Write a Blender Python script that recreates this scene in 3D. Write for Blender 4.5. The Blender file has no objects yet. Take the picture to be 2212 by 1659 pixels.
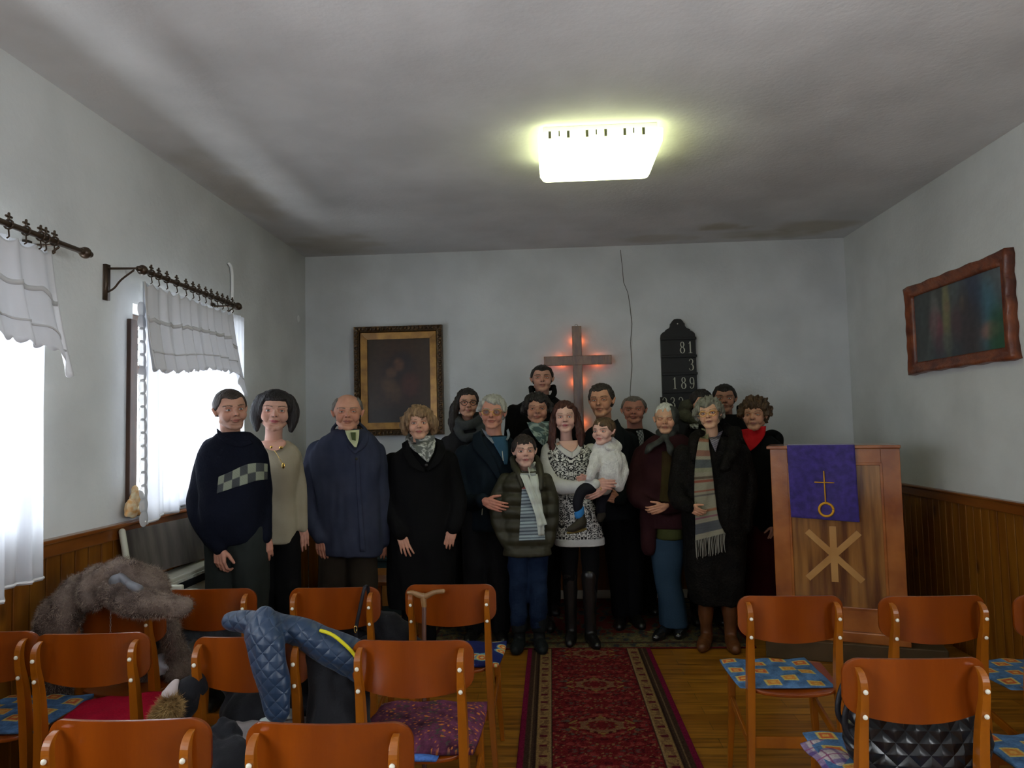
import bpy, bmesh, math, random
import numpy as np
from mathutils import Vector, Matrix
from mathutils.bvhtree import BVHTree
random.seed(7); RNG = np.random.RandomState(7)
SC = bpy.context.scene; COL = SC.collection
PI = math.pi
# ------------------------------------------------------------------ camera
IMW, IMH, FPX = 2212, 1659, 1534.0
YAW, PITCH, ROLL, CAMH = 0.05316, 0.05993, -0.02237, 1.5
XL, XR, ZC, YB = -2.203, 2.608, 3.089, 6.30          # left wall, right wall, ceiling, far wall
YF = -1.9                                          # wall behind the camera
_f = np.array([-math.sin(YAW)*math.cos(PITCH), math.cos(YAW)*math.cos(PITCH), math.sin(PITCH)])
_r = np.array([math.cos(YAW), math.sin(YAW), 0.0]); _u = np.cross(_r, _f)
CR = math.cos(ROLL)*_r + math.sin(ROLL)*_u
CU = -math.sin(ROLL)*_r + math.cos(ROLL)*_u
CF = _f; CAM = np.array([0, 0, CAMH])
cam = bpy.data.cameras.new('camera'); camo = bpy.data.objects.new('camera', cam); COL.objects.link(camo)
cam.sensor_width = 36; cam.lens = FPX/IMW*36; cam.clip_start = 0.05
camo.matrix_world = Matrix(((CR[0], CU[0], -CF[0], 0), (CR[1], CU[1], -CF[1], 0), (CR[2], CU[2], -CF[2], CAMH), (0, 0, 0, 1)))
SC.camera = camo
def ray(x, y): return CF + CR*(x-IMW/2)/FPX - CU*(y-IMH/2)/FPX
def at(x, y, Y=None, Z=None, X=None):
    d = ray(x, y)
    t = Y/d[1] if Y is not None else ((Z-CAMH)/d[2] if Z is not None else X/d[0])
    return CAM + d*t
def atz(px, z, Y):                                 # point on plane Y with image column px and height z
    py = 1100.0
    for _ in range(6):
        p = at(px, py, Y=Y); py += (p[2]-z)*FPX/Y
    return at(px, py, Y=Y)
# ------------------------------------------------------------------ world, lights, exposure
w = bpy.data.worlds.new('world'); SC.world = w; w.use_nodes = True
_wn = w.node_tree.nodes; _wl = w.node_tree.links        # white overcast sky over snowy ground
_tc = _wn.new('ShaderNodeTexCoord'); _sp = _wn.new('ShaderNodeSeparateXYZ'); _rp = _wn.new('ShaderNodeValToRGB'); _ad = _wn.new('ShaderNodeMath'); _ad.operation = 'MULTIPLY_ADD'; _ad.inputs[1].default_value = .5; _ad.inputs[2].default_value = .5
_wl.new(_tc.outputs['Generated'], _sp.inputs[0]); _wl.new(_sp.outputs[2], _ad.inputs[0]); _wl.new(_ad.outputs[0], _rp.inputs[0]); _wl.new(_rp.outputs[0], _wn['Background'].inputs[0])
_rp.color_ramp.elements[0].position = .47; _rp.color_ramp.elements[0].color = (.96, 1.0, 1.05, 1); _rp.color_ramp.elements[1].position = .53; _rp.color_ramp.elements[1].color = (.90, .95, 1.0, 1)
_wn['Background'].inputs[1].default_value = 17.5
SC.view_settings.view_transform = 'Standard'; SC.view_settings.look = 'None'
SC.view_settings.exposure = 0.0; SC.view_settings.gamma = 1.0
SC.cycles.use_denoising = True
SC.cycles.max_bounces = 8; SC.cycles.diffuse_bounces = 5; SC.cycles.transparent_max_bounces = 12
SC.cycles.sample_clamp_indirect = 6.0
def area(name, loc, rot, sx, sy, power, col):
    l = bpy.data.lights.new(name, 'AREA'); l.shape = 'RECTANGLE'; l.size = sx; l.size_y = sy; l.energy = power; l.color = col
    o = bpy.data.objects.new(name, l); COL.objects.link(o); o.location = loc; o.rotation_euler = rot; return o
WINS = [(3.63, 4.82, 1.085, 2.20), (1.72, 2.90, 1.085, 2.20), (-0.05, 1.15, 1.0, 2.30), (-1.6, -.4, 1.0, 2.30)]   # y0, y1, z0, z1 of the left wall windows
RWINS = [(0.3, 1.35, 1.05, 2.2), (-1.4, -.35, 1.05, 2.2)]                                         # the same in the right wall, beside and behind the camera
for (y0, y1, z0, z1) in WINS:                       # portals: they only tell the renderer where the sky light comes in
    o = area('portal', (XL-0.37, (y0+y1)/2, (z0+z1)/2), (0, -PI/2, 0), z1-z0, y1-y0, 1, (1, 1, 1)); o.data.cycles.is_portal = True
for (y0, y1, z0, z1) in RWINS:
    o = area('portal', (XR+0.37, (y0+y1)/2, (z0+z1)/2), (0, PI/2, 0), z1-z0, y1-y0, 1, (1, 1, 1)); o.data.cycles.is_portal = True
# ------------------------------------------------------------------ materials
def nt(name):
    m = bpy.data.materials.new(name); m.use_nodes = True
    return m, m.node_tree.nodes, m.node_tree.links, m.node_tree.nodes['Principled BSDF']
def rgb(h):                                        # sRGB 0-255 tuple to linear
    return tuple((c/255/12.92 if c/255 <= 0.04045 else ((c/255+0.055)/1.055)**2.4) for c in h)
def ramp(nodes, stops):
    r = nodes.new('ShaderNodeValToRGB'); e = r.color_ramp.elements
    while len(e) < len(stops): e.new(0.5)
    for k, (p, c) in zip(e, stops): k.position = p; k.color = (*c[:3], 1)
    return r
def mat(name, c, rough=0.6, c2=None, nscale=8, stretch=(1, 1, 1), bump=0.0, bscale=60, bstretch=None, spec=0.3, metal=0, coat=0, sheen=0, attr=False, trans=0, coord='Object', detail=4, lo=0.35, hi=0.65):
    m, N, L, b = nt(name)
    b.inputs['Roughness'].default_value = rough; b.inputs['Metallic'].default_value = metal
    b.inputs['Specular IOR Level'].default_value = spec; b.inputs['Coat Weight'].default_value = coat
    b.inputs['Coat Roughness'].default_value = 0.12
    if sheen: b.inputs['Sheen Weight'].default_value = sheen
    tc = N.new('ShaderNodeTexCoord')
    def noise(sc, st):
        mp = N.new('ShaderNodeMapping'); mp.inputs['Scale'].default_value = st; L.new(tc.outputs[coord], mp.inputs[0])
        n = N.new('ShaderNodeTexNoise'); n.inputs['Scale'].default_value = sc; n.inputs['Detail'].default_value = detail; L.new(mp.outputs[0], n.inputs[0]); return n
    if attr:
        a = N.new('ShaderNodeAttribute'); a.attribute_name = 'Col'
        if c2 is not None:
            n = noise(nscale, stretch); r = ramp(N, [(lo, (c2[0],)*3), (hi, (1, 1, 1))]); L.new(n.outputs[0], r.inputs[0])
            mx = N.new('ShaderNodeMixRGB'); mx.blend_type = 'MULTIPLY'; mx.inputs[0].default_value = 1; L.new(a.outputs[0], mx.inputs[1]); L.new(r.outputs[0], mx.inputs[2]); L.new(mx.outputs[0], b.inputs[0])
        else: L.new(a.outputs[0], b.inputs[0])
    elif c2 is not None:
        n = noise(nscale, stretch); r = ramp(N, [(lo, c), (hi, c2)]); L.new(n.outputs[0], r.inputs[0]); L.new(r.outputs[0], b.inputs[0])
    else: b.inputs[0].default_value = (*c, 1)
    if bump:
        n = noise(bscale, bstretch or stretch); bp = N.new('ShaderNodeBump'); bp.inputs['Strength'].default_value = min(1, bump); bp.inputs['Distance'].default_value = 0.004*max(1, bump)
        L.new(n.outputs[0], bp.inputs['Height']); L.new(bp.outputs[0], b.inputs['Normal'])
    return m
# ------------------------------------------------------------------ geometry collector
class G:
    def __init__(s): s.v = []; s.f = []; s.m = []; s.n = 0; s.cur = 0
    def add(s, v, f):
        v = np.asarray(v, float).reshape(-1, 3); s.v.append(v)
        for q in f: s.f.append(tuple(i+s.n for i in q)); s.m.append(s.cur)
        s.n += len(v); return s
    def box(s, a, b):
        x0, y0, z0 = a; x1, y1, z1 = b
        return s.add([(x0,y0,z0),(x1,y0,z0),(x1,y1,z0),(x0,y1,z0),(x0,y0,z1),(x1,y0,z1),(x1,y1,z1),(x0,y1,z1)],
            [(0,3,2,1),(4,5,6,7),(0,1,5,4),(1,2,6,5),(2,3,7,6),(3,0,4,7)])
    def ell(s, c, r, R=None, nu=20, nv=12, fn=None):
        v = []; f = []
        for i in range(nv+1):
            th = PI*i/nv
            for j in range(nu):
                ph = 2*PI*j/nu; v.append((math.sin(th)*math.cos(ph), math.sin(th)*math.sin(ph), math.cos(th)))
        v = np.array(v)*np.array(r if np.ndim(r) else (r, r, r))
        if R is not None: v = v @ np.asarray(R).T
        v = v+np.array(c)
        for i in range(nv):
            for j in range(nu):
                a = i*nu+j; b = i*nu+(j+1) % nu; f.append((a, a+nu, b+nu, b))
        return s.add(v, f)
    def loft(s, rings, caps=True, closed=True):
        n = len(rings[0]); f = []; k = len(rings)
        for i in range(k-1):
            for j in range(n if closed else n-1):
                a = i*n+j; b = i*n+(j+1) % n; f.append((a, b, b+n, a+n))
        if caps: f.append(tuple(range(n-1, -1, -1))); f.append(tuple((k-1)*n+j for j in range(n)))
        return s.add(np.concatenate([np.asarray(r) for r in rings]), f)
    def tube(s, pts, r, n=10, flat=1.0, dome=True, smooth=0, up=(0, 0, 1)):
        P = np.array(pts, float); R = np.array(r, float) if np.ndim(r) else np.full(len(P), float(r))
        if smooth and len(P) > 2: P, R = spline(P, R, smooth)
        if dome:
            d0 = P[0]-P[1]; d0 /= np.linalg.norm(d0)+1e-9; d1 = P[-1]-P[-2]; d1 /= np.linalg.norm(d1)+1e-9
            pre = [(P[0]+d0*R[0]*k, R[0]*math.sqrt(max(0.0, 1-k*k))) for k in (0.97, 0.8, 0.45)]
            post = [(P[-1]+d1*R[-1]*k, R[-1]*math.sqrt(max(0.0, 1-k*k))) for k in (0.45, 0.8, 0.97)]
            P = np.array([a for a, _ in pre]+list(P)+[a for a, _ in post]); R = np.array([a for _, a in pre]+list(R)+[a for _, a in post])
        T = np.gradient(P, axis=0); T /= np.linalg.norm(T, axis=1)[:, None]+1e-12
        u = np.array(up, float)
        if abs(T[0] @ u) > 0.9: u = np.array((1.0, 0, 0)) if abs(T[0][0]) < 0.9 else np.array((0, 1.0, 0))
        rings = []
        for p, t, rr in zip(P, T, R):
            a = np.cross(t, u); a /= np.linalg.norm(a)+1e-12; b = np.cross(a, t); u = b
            rings.append([p+rr*(math.cos(q)*a+flat*math.sin(q)*b) for q in np.arange(n)*2*PI/n])
        return s.loft(rings)
    def mesh(s, name, mats=(), smooth=True):
        me = bpy.data.meshes.new(name)
        V = np.concatenate(s.v) if s.v else np.zeros((0, 3))
        me.from_pydata(V.tolist(), [], s.f)
        for m in mats: me.materials.append(m)
        if len(mats) > 1: me.polygons.foreach_set('material_index', s.m)
        me.polygons.foreach_set('use_smooth', [smooth]*len(me.polygons))
        me.update(); return me
def spline(P, R, k):
    out = []; ro = []; n = len(P)
    for i in range(n-1):
        p0 = P[max(i-1, 0)]; p1 = P[i]; p2 = P[i+1]; p3 = P[min(i+2, n-1)]
        for t in np.arange(k)/k:
            out.append(0.5*((2*p1)+(-p0+p2)*t+(2*p0-5*p1+4*p2-p3)*t*t+(-p0+3*p1-3*p2+p3)*t**3)); ro.append(R[i]*(1-t)+R[i+1]*t)
    out.append(P[-1]); ro.append(R[-1]); return np.array(out), np.array(ro)
def link(name, me, parent=None, loc=None):
    o = bpy.data.objects.new(name, me); COL.objects.link(o)
    if parent is not None: o.parent = parent
    if loc is not None: o.location = loc
    return o
def obj(name, g, mats, parent=None, loc=None, smooth=True, bevel=0, bseg=2, sharp=None):
    if not isinstance(mats, (list, tuple)): mats = [mats]
    me = g if isinstance(g, bpy.types.Mesh) else g.mesh(name, mats, smooth)
    if isinstance(g, bpy.types.Mesh) and not me.materials:
        for m in mats: me.materials.append(m)
    o = link(name, me, parent, loc)
    if bevel:
        md = o.modifiers.new('bevel', 'BEVEL'); md.width = bevel; md.segments = bseg; md.limit_method = 'ANGLE'; md.angle_limit = 0.6
    return o
def empty(name, loc, label, cat, group=None, rz=0):
    o = bpy.data.objects.new(name, None); COL.objects.link(o); o.location = loc; o.rotation_euler = (0, 0, rz); o.empty_display_size = 0.1
    return tag(o, label, cat, group)
def tag(o, label, cat, group=None):
    o['label'] = label; o['category'] = cat
    if group: o['group'] = group
    return o
def struct(name, g, m, smooth=False, parent=None, bevel=0):
    o = obj(name, g, m, parent, smooth=smooth, bevel=bevel)
    if parent is None: o['kind'] = 'structure'
    return o
def copy_tree(o, parent=None):
    c = o.copy(); COL.objects.link(c)
    if parent is not None: c.parent = parent
    for ch in [x for x in o.children]: copy_tree(ch, c)
    return c
def getv(me):
    a = np.empty(len(me.vertices)*3); me.vertices.foreach_get('co', a); return a.reshape(-1, 3)
def setv(me, V): me.vertices.foreach_set('co', V.ravel()); me.update()
def getn(me):
    a = np.empty(len(me.vertices)*3); me.vertex_normals.foreach_get('vector', a) if hasattr(me, 'vertex_normals') else me.vertices.foreach_get('normal', a); return a.reshape(-1, 3)
def colour(me, C, name='Col'):
    a = me.color_attributes.new(name, 'FLOAT_COLOR', 'POINT')
    C = np.concatenate([C, np.ones((len(C), 1))], 1); a.data.foreach_set('color', C.ravel().astype(np.float32))
def remesh(g, voxel, smooth=4, factor=0.5, name='m'):
    me = g if isinstance(g, bpy.types.Mesh) else g.mesh(name)
    o = bpy.data.objects.new('tmp', me); COL.objects.link(o)
    r = o.modifiers.new('r', 'REMESH'); r.mode = 'VOXEL'; r.voxel_size = voxel; r.use_smooth_shade = True
    if smooth:
        s = o.modifiers.new('s', 'SMOOTH'); s.iterations = smooth; s.factor = factor
    dg = bpy.context.evaluated_depsgraph_get(); dg.update()
    out = bpy.data.meshes.new_from_object(o.evaluated_get(dg)); out.name = name
    bpy.data.objects.remove(o); bpy.data.meshes.remove(me)
    return out
def joinmesh(name, meshes):                        # several meshes, each with optional 'Col', into one
    V = []; F = []; C = []; n = 0
    for me in meshes:
        v = getv(me); V.append(v); fs = [tuple(i+n for i in p.vertices) for p in me.polygons]; F += fs; n += len(v)
        a = me.color_attributes.get('Col')
        if a: c = np.empty(len(v)*4, np.float32); a.data.foreach_get('color', c); C.append(c.reshape(-1, 4)[:, :3])
        else: C.append(np.full((len(v), 3), 0.3))
        bpy.data.meshes.remove(me)
    me = bpy.data.meshes.new(name); me.from_pydata(np.concatenate(V).tolist(), [], F); colour(me, np.concatenate(C))
    me.polygons.foreach_set('use_smooth', [True]*len(me.polygons)); me.update(); return me
def wob(V, freq, seed, n=7, aniso=(1, 1, 1)):      # smooth pseudo noise in -1..1
    R = np.random.RandomState(seed); o = np.zeros(len(V))
    for i in range(n):
        k = R.normal(size=3)*freq*np.array(aniso); o += np.sin(V @ k+R.uniform(0, 6.28)+1.5*np.sin(V @ (R.normal(size=3)*freq*0.4)))
    return o/math.sqrt(n)
def wrinkle(me, amp, freq, seed, aniso=(1, 1, 1)):
    V = getv(me); N = getn(me); setv(me, V+N*(wob(V, freq, seed, aniso=aniso)*amp)[:, None])
def grid(nu, nv, fn):                              # open sheet from fn(u,v)->xyz with arrays
    u, v = np.meshgrid(np.linspace(0, 1, nu), np.linspace(0, 1, nv), indexing='ij')
    P = np.stack(fn(u, v), -1).reshape(-1, 3)
    F = [(i*nv+j, (i+1)*nv+j, (i+1)*nv+j+1, i*nv+j+1) for i in range(nu-1) for j in range(nv-1)]
    return P, F, u.ravel(), v.ravel()
def slab(nu, nv, fn, thick, name='m', n=(0, 0, 1)):   # closed sheet of the given thickness along n; returns mesh,u,v (first half = top)
    P, F, u, v = grid(nu, nv, fn); k = len(P); n = np.array(n, float)
    V = np.concatenate([P+n*thick/2, P-n*thick/2]); FF = list(F)+[tuple(i+k for i in reversed(q)) for q in F]
    bd = [i*nv for i in range(nu)]+[(nu-1)*nv+j for j in range(1, nv)]+[i*nv+nv-1 for i in range(nu-2, -1, -1)]+[j for j in range(nv-2, 0, -1)]
    for a, b in zip(bd, bd[1:]+bd[:1]): FF.append((b, a, a+k, b+k))
    me = bpy.data.meshes.new(name); me.from_pydata(V.tolist(), [], FF); me.polygons.foreach_set('use_smooth', [True]*len(me.polygons)); me.update()
    return me, np.concatenate([u, u]), np.concatenate([v, v])
# ================================================================== ROOM
plaster = mat('plaster', None or (0.62, 0.63, 0.61), 0.9, attr=True, c2=(0.86,), nscale=2.2, detail=6, bump=.5, bscale=38, spec=0.15)
pine = mat('varnished_pine', (0.14, 0.042, 0.0025), 0.38, c2=(0.22, 0.082, 0.006), nscale=2.2, stretch=(9, 9, 0.8), bump=0.15, bscale=30, spec=0.45, detail=6)
pine_rail = mat('pine_rail', (0.15, 0.040, 0.005), 0.3, c2=(0.22, 0.07, 0.010), nscale=3, stretch=(6, 1, 6), spec=0.5, coat=0.3)
darkwood = mat('dark_brown_wood', (0.035, 0.018, 0.012), 0.4, c2=(0.07, 0.035, 0.02), nscale=4, stretch=(8, 8, 1), spec=0.4)
white_paint = mat('white_paint', (0.72, 0.73, 0.72), 0.6)
WT = 0.36
def wallgrid(name, fn, nu, nv, colf):
    P, F, u, v = grid(nu, nv, fn); me = bpy.data.meshes.new(name); me.from_pydata(P.tolist(), [], F)
    colour(me, colf(P)); me.materials.append(plaster); me.update(); o = link(name, me); o['kind'] = 'structure'; return o
BASEW = np.array((0.66, 0.68, 0.67))
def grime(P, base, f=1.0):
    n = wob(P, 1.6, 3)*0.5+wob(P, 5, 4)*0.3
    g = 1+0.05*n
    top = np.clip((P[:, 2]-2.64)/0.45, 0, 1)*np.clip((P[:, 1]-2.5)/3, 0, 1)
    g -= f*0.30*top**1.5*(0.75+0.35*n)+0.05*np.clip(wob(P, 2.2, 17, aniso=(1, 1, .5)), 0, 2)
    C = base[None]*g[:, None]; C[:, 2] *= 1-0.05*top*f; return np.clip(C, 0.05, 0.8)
def ccol(P):                                       # ceiling: stronger light near the camera painted in as paler colour; dusty, damp stains by the far right corner, soot along the left edge
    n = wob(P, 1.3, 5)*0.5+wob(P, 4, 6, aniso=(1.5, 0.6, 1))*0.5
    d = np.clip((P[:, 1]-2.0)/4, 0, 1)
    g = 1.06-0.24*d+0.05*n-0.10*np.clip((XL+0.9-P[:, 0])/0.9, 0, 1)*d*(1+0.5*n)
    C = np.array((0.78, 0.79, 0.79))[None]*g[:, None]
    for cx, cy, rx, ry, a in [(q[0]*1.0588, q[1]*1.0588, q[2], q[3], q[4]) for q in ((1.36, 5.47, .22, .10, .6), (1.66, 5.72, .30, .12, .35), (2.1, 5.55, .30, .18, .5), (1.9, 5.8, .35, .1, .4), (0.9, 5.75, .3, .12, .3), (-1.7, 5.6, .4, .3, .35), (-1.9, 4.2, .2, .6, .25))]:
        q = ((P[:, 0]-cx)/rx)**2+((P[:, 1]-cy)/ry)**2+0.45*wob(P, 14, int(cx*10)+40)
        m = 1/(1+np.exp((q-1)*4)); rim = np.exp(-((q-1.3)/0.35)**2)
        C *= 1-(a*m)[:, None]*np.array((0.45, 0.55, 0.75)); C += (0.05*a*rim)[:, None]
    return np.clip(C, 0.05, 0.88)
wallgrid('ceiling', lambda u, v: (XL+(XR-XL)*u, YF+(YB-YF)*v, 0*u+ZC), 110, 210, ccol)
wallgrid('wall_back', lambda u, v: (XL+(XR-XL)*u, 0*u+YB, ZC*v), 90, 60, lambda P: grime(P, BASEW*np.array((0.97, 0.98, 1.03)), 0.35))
# left wall: solid pieces around three window openings
Vs = []; Fs = []; n0 = 0
def wpiece(xw, y0, y1, z0, z1):
    global n0
    nu = max(2, int((y1-y0)/0.06)); nv = max(2, int((z1-z0)/0.06))
    P, F, u, v = grid(nu, nv, lambda u, v: (0*u+xw, y0+(y1-y0)*u, z0+(z1-z0)*v)); Vs.append(P); Fs.extend([tuple(i+n0 for i in q) for q in F]); n0 += len(P)
def wquad(a, b, c, d):
    global n0
    Vs.append(np.array([a, b, c, d], float)); Fs.append((n0, n0+1, n0+2, n0+3)); n0 += 4
def sidewall(name, xw, out, wins, colf):
    global Vs, Fs, n0
    Vs = []; Fs = []; n0 = 0; edge = YF
    for y0, y1, z0, z1 in sorted(wins):
        wpiece(xw, edge, y0, 0, ZC); wpiece(xw, y0, y1, 0, z0); wpiece(xw, y0, y1, z1, ZC); edge = y1
        a, b = xw, xw+out*WT
        wquad((a, y0, z0), (b, y0, z0), (b, y0, z1), (a, y0, z1)); wquad((a, y1, z0), (a, y1, z1), (b, y1, z1), (b, y1, z0))
        wquad((a, y0, z0), (a, y1, z0), (b, y1, z0), (b, y0, z0)); wquad((a, y0, z1), (b, y0, z1), (b, y1, z1), (a, y1, z1))
    wpiece(xw, edge, YB, 0, ZC)
    me = bpy.data.meshes.new(name); V = np.concatenate(Vs); me.from_pydata(V.tolist(), [], Fs)
    colour(me, colf(V)); me.materials.append(plaster); me.update(); o = link(name, me); o['kind'] = 'structure'
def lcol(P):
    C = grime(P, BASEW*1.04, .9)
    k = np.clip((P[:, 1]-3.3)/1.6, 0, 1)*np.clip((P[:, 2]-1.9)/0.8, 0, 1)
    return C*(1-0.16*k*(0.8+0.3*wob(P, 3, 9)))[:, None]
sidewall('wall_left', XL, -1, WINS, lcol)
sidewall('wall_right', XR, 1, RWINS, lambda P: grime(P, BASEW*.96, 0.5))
struct('wall_front', G().box((XL-.3, YF-.3, 0), (XR+.3, YF, ZC)), mat('plaster_front', (.66, .68, .67), .9))
# crack in the far wall and small plaster marks
g = G()
pts = [(1340, 540), (1344, 575), (1347, 610), (1356, 632), (1360, 655), (1365, 700), (1362, 740), (1365, 790), (1361, 850), (1363, 880)]
P_ = [at(x, y, Y=YB-0.001) for x, y in pts]
for a, b in zip(P_, P_[1:]):
    d = np.array((0.0028, 0, 0)); g.add([a-d, a+d, b+d, b-d], [(0, 1, 2, 3)])
struct('trim_1', g, mat('crack_dark', (0.10, 0.095, 0.09), 0.9)); bpy.data.objects['trim_1'].location.y = -0.002
g = G(); g.ell((XL, 6.12, 2.495), (0.008, 0.03, 0.03)); o = obj('wall_plug', g, white_paint); tag(o, 'small round white plug on the left wall near the far corner', 'plug')
g = G(); g.tube([(XL+.015, 4.73, 2.665), (XL+.015, 4.765, 2.644), (XL+.015, 4.78, 2.56), (XL+.015, 4.775, 2.29)], .011, smooth=4)
o = obj('cable_cover', g, white_paint); tag(o, 'hooked white plastic pipe on the left wall above the far curtain rod', 'pipe')
# floor: laminate planks running across the room
m, N, L, b = nt('laminate'); tc = N.new('ShaderNodeTexCoord'); br = N.new('ShaderNodeTexBrick')
br.inputs['Scale'].default_value = 1; br.inputs['Brick Width'].default_value = 1.2; br.inputs['Row Height'].default_value = 0.095; br.inputs['Mortar Size'].default_value = 0.0012; br.offset = 0.37
br.inputs['Color1'].default_value = (0.25, 0.095, 0.009, 1); br.inputs['Color2'].default_value = (0.34, 0.145, 0.014, 1); br.inputs['Mortar'].default_value = (0.05, 0.03, 0.015, 1)
mp = N.new('ShaderNodeMapping'); L.new(tc.outputs['Object'], mp.inputs[0]); L.new(mp.outputs[0], br.inputs[0])
mp2 = N.new('ShaderNodeMapping'); mp2.inputs['Scale'].default_value = (1.6, 22, 1); L.new(tc.outputs['Object'], mp2.inputs[0])
nz = N.new('ShaderNodeTexNoise'); nz.inputs['Scale'].default_value = 1.6; nz.inputs['Detail'].default_value = 7; L.new(mp2.outputs[0], nz.inputs[0])
rp = ramp(N, [(0.32, (0.45, 0.40, 0.34)), (0.62, (1.1, 1.1, 1.05))]); L.new(nz.outputs[0], rp.inputs[0])
mx = N.new('ShaderNodeMixRGB'); mx.blend_type = 'MULTIPLY'; mx.inputs[0].default_value = 1; L.new(br.outputs[0], mx.inputs[1]); L.new(rp.outputs[0], mx.inputs[2]); L.new(mx.outputs[0], b.inputs[0])
b.inputs['Roughness'].default_value = 0.33; b.inputs['Specular IOR Level'].default_value = 0.4
struct('floor', G().box((XL-.1, YF-.1, -.1), (XR+.1, YB+.1, 0)), m)
# pine wainscot boards
def boards(name, axis, a, b, fixed, z1, sgn, w=0.094, top=None):
    g = G(); x = a; t = 0.016
    while x < b-0.01:
        e = min(x+w, b)
        lo, hi = sorted((fixed, fixed+sgn*t)); l2, h2 = sorted((fixed, fixed+sgn*t*0.4))
        if axis == 'y': g.box((lo, x+.004, 0.0), (hi, e-.004, z1)); g.box((l2, e-.004, 0), (h2, e+.004, z1))
        else: g.box((x+.004, lo, 0.0), (e-.004, hi, z1)); g.box((e-.004, l2, 0), (e+.004, h2, z1))
        x = e
    return struct(name, g, pine, bevel=0.003)
# knots are in the wood itself
def add_knots(m, sc=5.0):
    N = m.node_tree.nodes; L = m.node_tree.links; b = N['Principled BSDF']; src = b.inputs[0].links[0].from_socket
    tc = N.new('ShaderNodeTexCoord'); mp = N.new('ShaderNodeMapping'); mp.inputs['Scale'].default_value = (1, 1, 0.45); L.new(tc.outputs['Object'], mp.inputs[0])
    v = N.new('ShaderNodeTexVoronoi'); v.inputs['Scale'].default_value = sc; L.new(mp.outputs[0], v.inputs[0])
    r = ramp(N, [(0.05, (0.22, 0.12, 0.08)), (0.13, (1, 1, 1))]); L.new(v.outputs['Distance'], r.inputs[0])
    x = N.new('ShaderNodeMixRGB'); x.blend_type = 'MULTIPLY'; x.inputs[0].default_value = 0.85; L.new(src, x.inputs[1]); L.new(r.outputs[0], x.inputs[2]); L.new(x.outputs[0], b.inputs[0])
add_knots(pine)
boards('trim_2', 'y', YF, YB, XL, .99, 1)
boards('trim_3', 'y', YF, YB, XR, .955, -1, w=0.078)
boards('trim_4', 'x', XL+.02, XR-.02, YB, .70, -1)
struct('trim_5', G().box((XL, YF, .98), (XL+.03, YB-.02, 1.04)).box((XL, YF, 1.04), (XL+.05, YB-.02, 1.058)), pine_rail, bevel=.005)
struct('trim_6', G().box((XR-.03, YF, .945), (XR, YB-.02, 1.003)).box((XR-.045, YF, 1.003), (XR, YB-.02, 1.018)), pine_rail, bevel=.005)
struct('trim_7', G().box((XL+.06, YB-.04, .70), (XR-.05, YB, .738)), pine_rail, bevel=.005)
struct('baseboard_back', G().box((XL+.02, YB-.035, 0), (XR-.02, YB-.016, 0.07)), mat('baseboard', (0.45, 0.40, 0.33), 0.5))
# ================================================================== WINDOWS
m, N, L, b = nt('window_glass'); mixn = N.new('ShaderNodeMixShader'); tr = N.new('ShaderNodeBsdfTransparent'); gl = N.new('ShaderNodeBsdfGlossy'); gl.inputs[1].default_value = 0.02; mixn.inputs[0].default_value = 0.06
L.new(tr.outputs[0], mixn.inputs[1]); L.new(gl.outputs[0], mixn.inputs[2]); L.new(mixn.outputs[0], N['Material Output'].inputs[0]); glass = m
for k, (y0, y1, z0, z1) in enumerate(WINS):
    fx = XL-0.20; g = G(); t = .055
    g.box((fx-.05, y0, z0), (fx, y0+t, z1)).box((fx-.05, y1-t, z0), (fx, y1, z1)).box((fx-.05, y0, z0), (fx, y1, z0+t)).box((fx-.05, y0, z1-t), (fx, y1, z1))
    ym = (y0+y1)/2; g.box((fx-.045, ym-.035, z0), (fx+.008, ym+.035, z1)); g.box((fx-.045, y0, z1-.34), (fx-.005, y1, z1-.29))
    wo = struct('window_%d' % (k+1), g, darkwood, bevel=.004)
    gp = G().box((fx-.028, y0+t, z0+t), (fx-.024, y1-t, z1-t)); obj('pane', gp, glass, wo, smooth=False)
    s = G().box((XL-.2, y0, z0-.012), (XL+.01, y1, z0+.012)); obj('window_sill', s, darkwood, wo, smooth=False)
    c = G().box((XL-.02, y0-.05, z0), (XL+.022, y0+.012, z1-.09)).box((XL-.20, y0+.0, z0+.01), (XL+.02, y0+.02, z1-.09))
    c.box((XL-.02, y0-.05, z0-.005), (XL+.03, y1+.02, z0+.055))
    obj('window_casing', c, darkwood, wo, smooth=False, bevel=.003)
for k, (y0, y1, z0, z1) in enumerate(RWINS):
    g = G(); t = .055; fx = XR+.2
    g.box((fx, y0, z0), (fx+.05, y0+t, z1)).box((fx, y1-t, z0), (fx+.05, y1, z1)).box((fx, y0, z0), (fx+.05, y1, z0+t)).box((fx, y0, z1-t), (fx+.05, y1, z1)).box((fx-.008, (y0+y1)/2-.035, z0), (fx+.045, (y0+y1)/2+.035, z1))
    wo = struct('window_%d' % (k+5), g, darkwood, bevel=.004); obj('pane', G().box((fx+.024, y0+t, z0+t), (fx+.028, y1-t, z1-t)), glass, wo, smooth=False)
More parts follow.
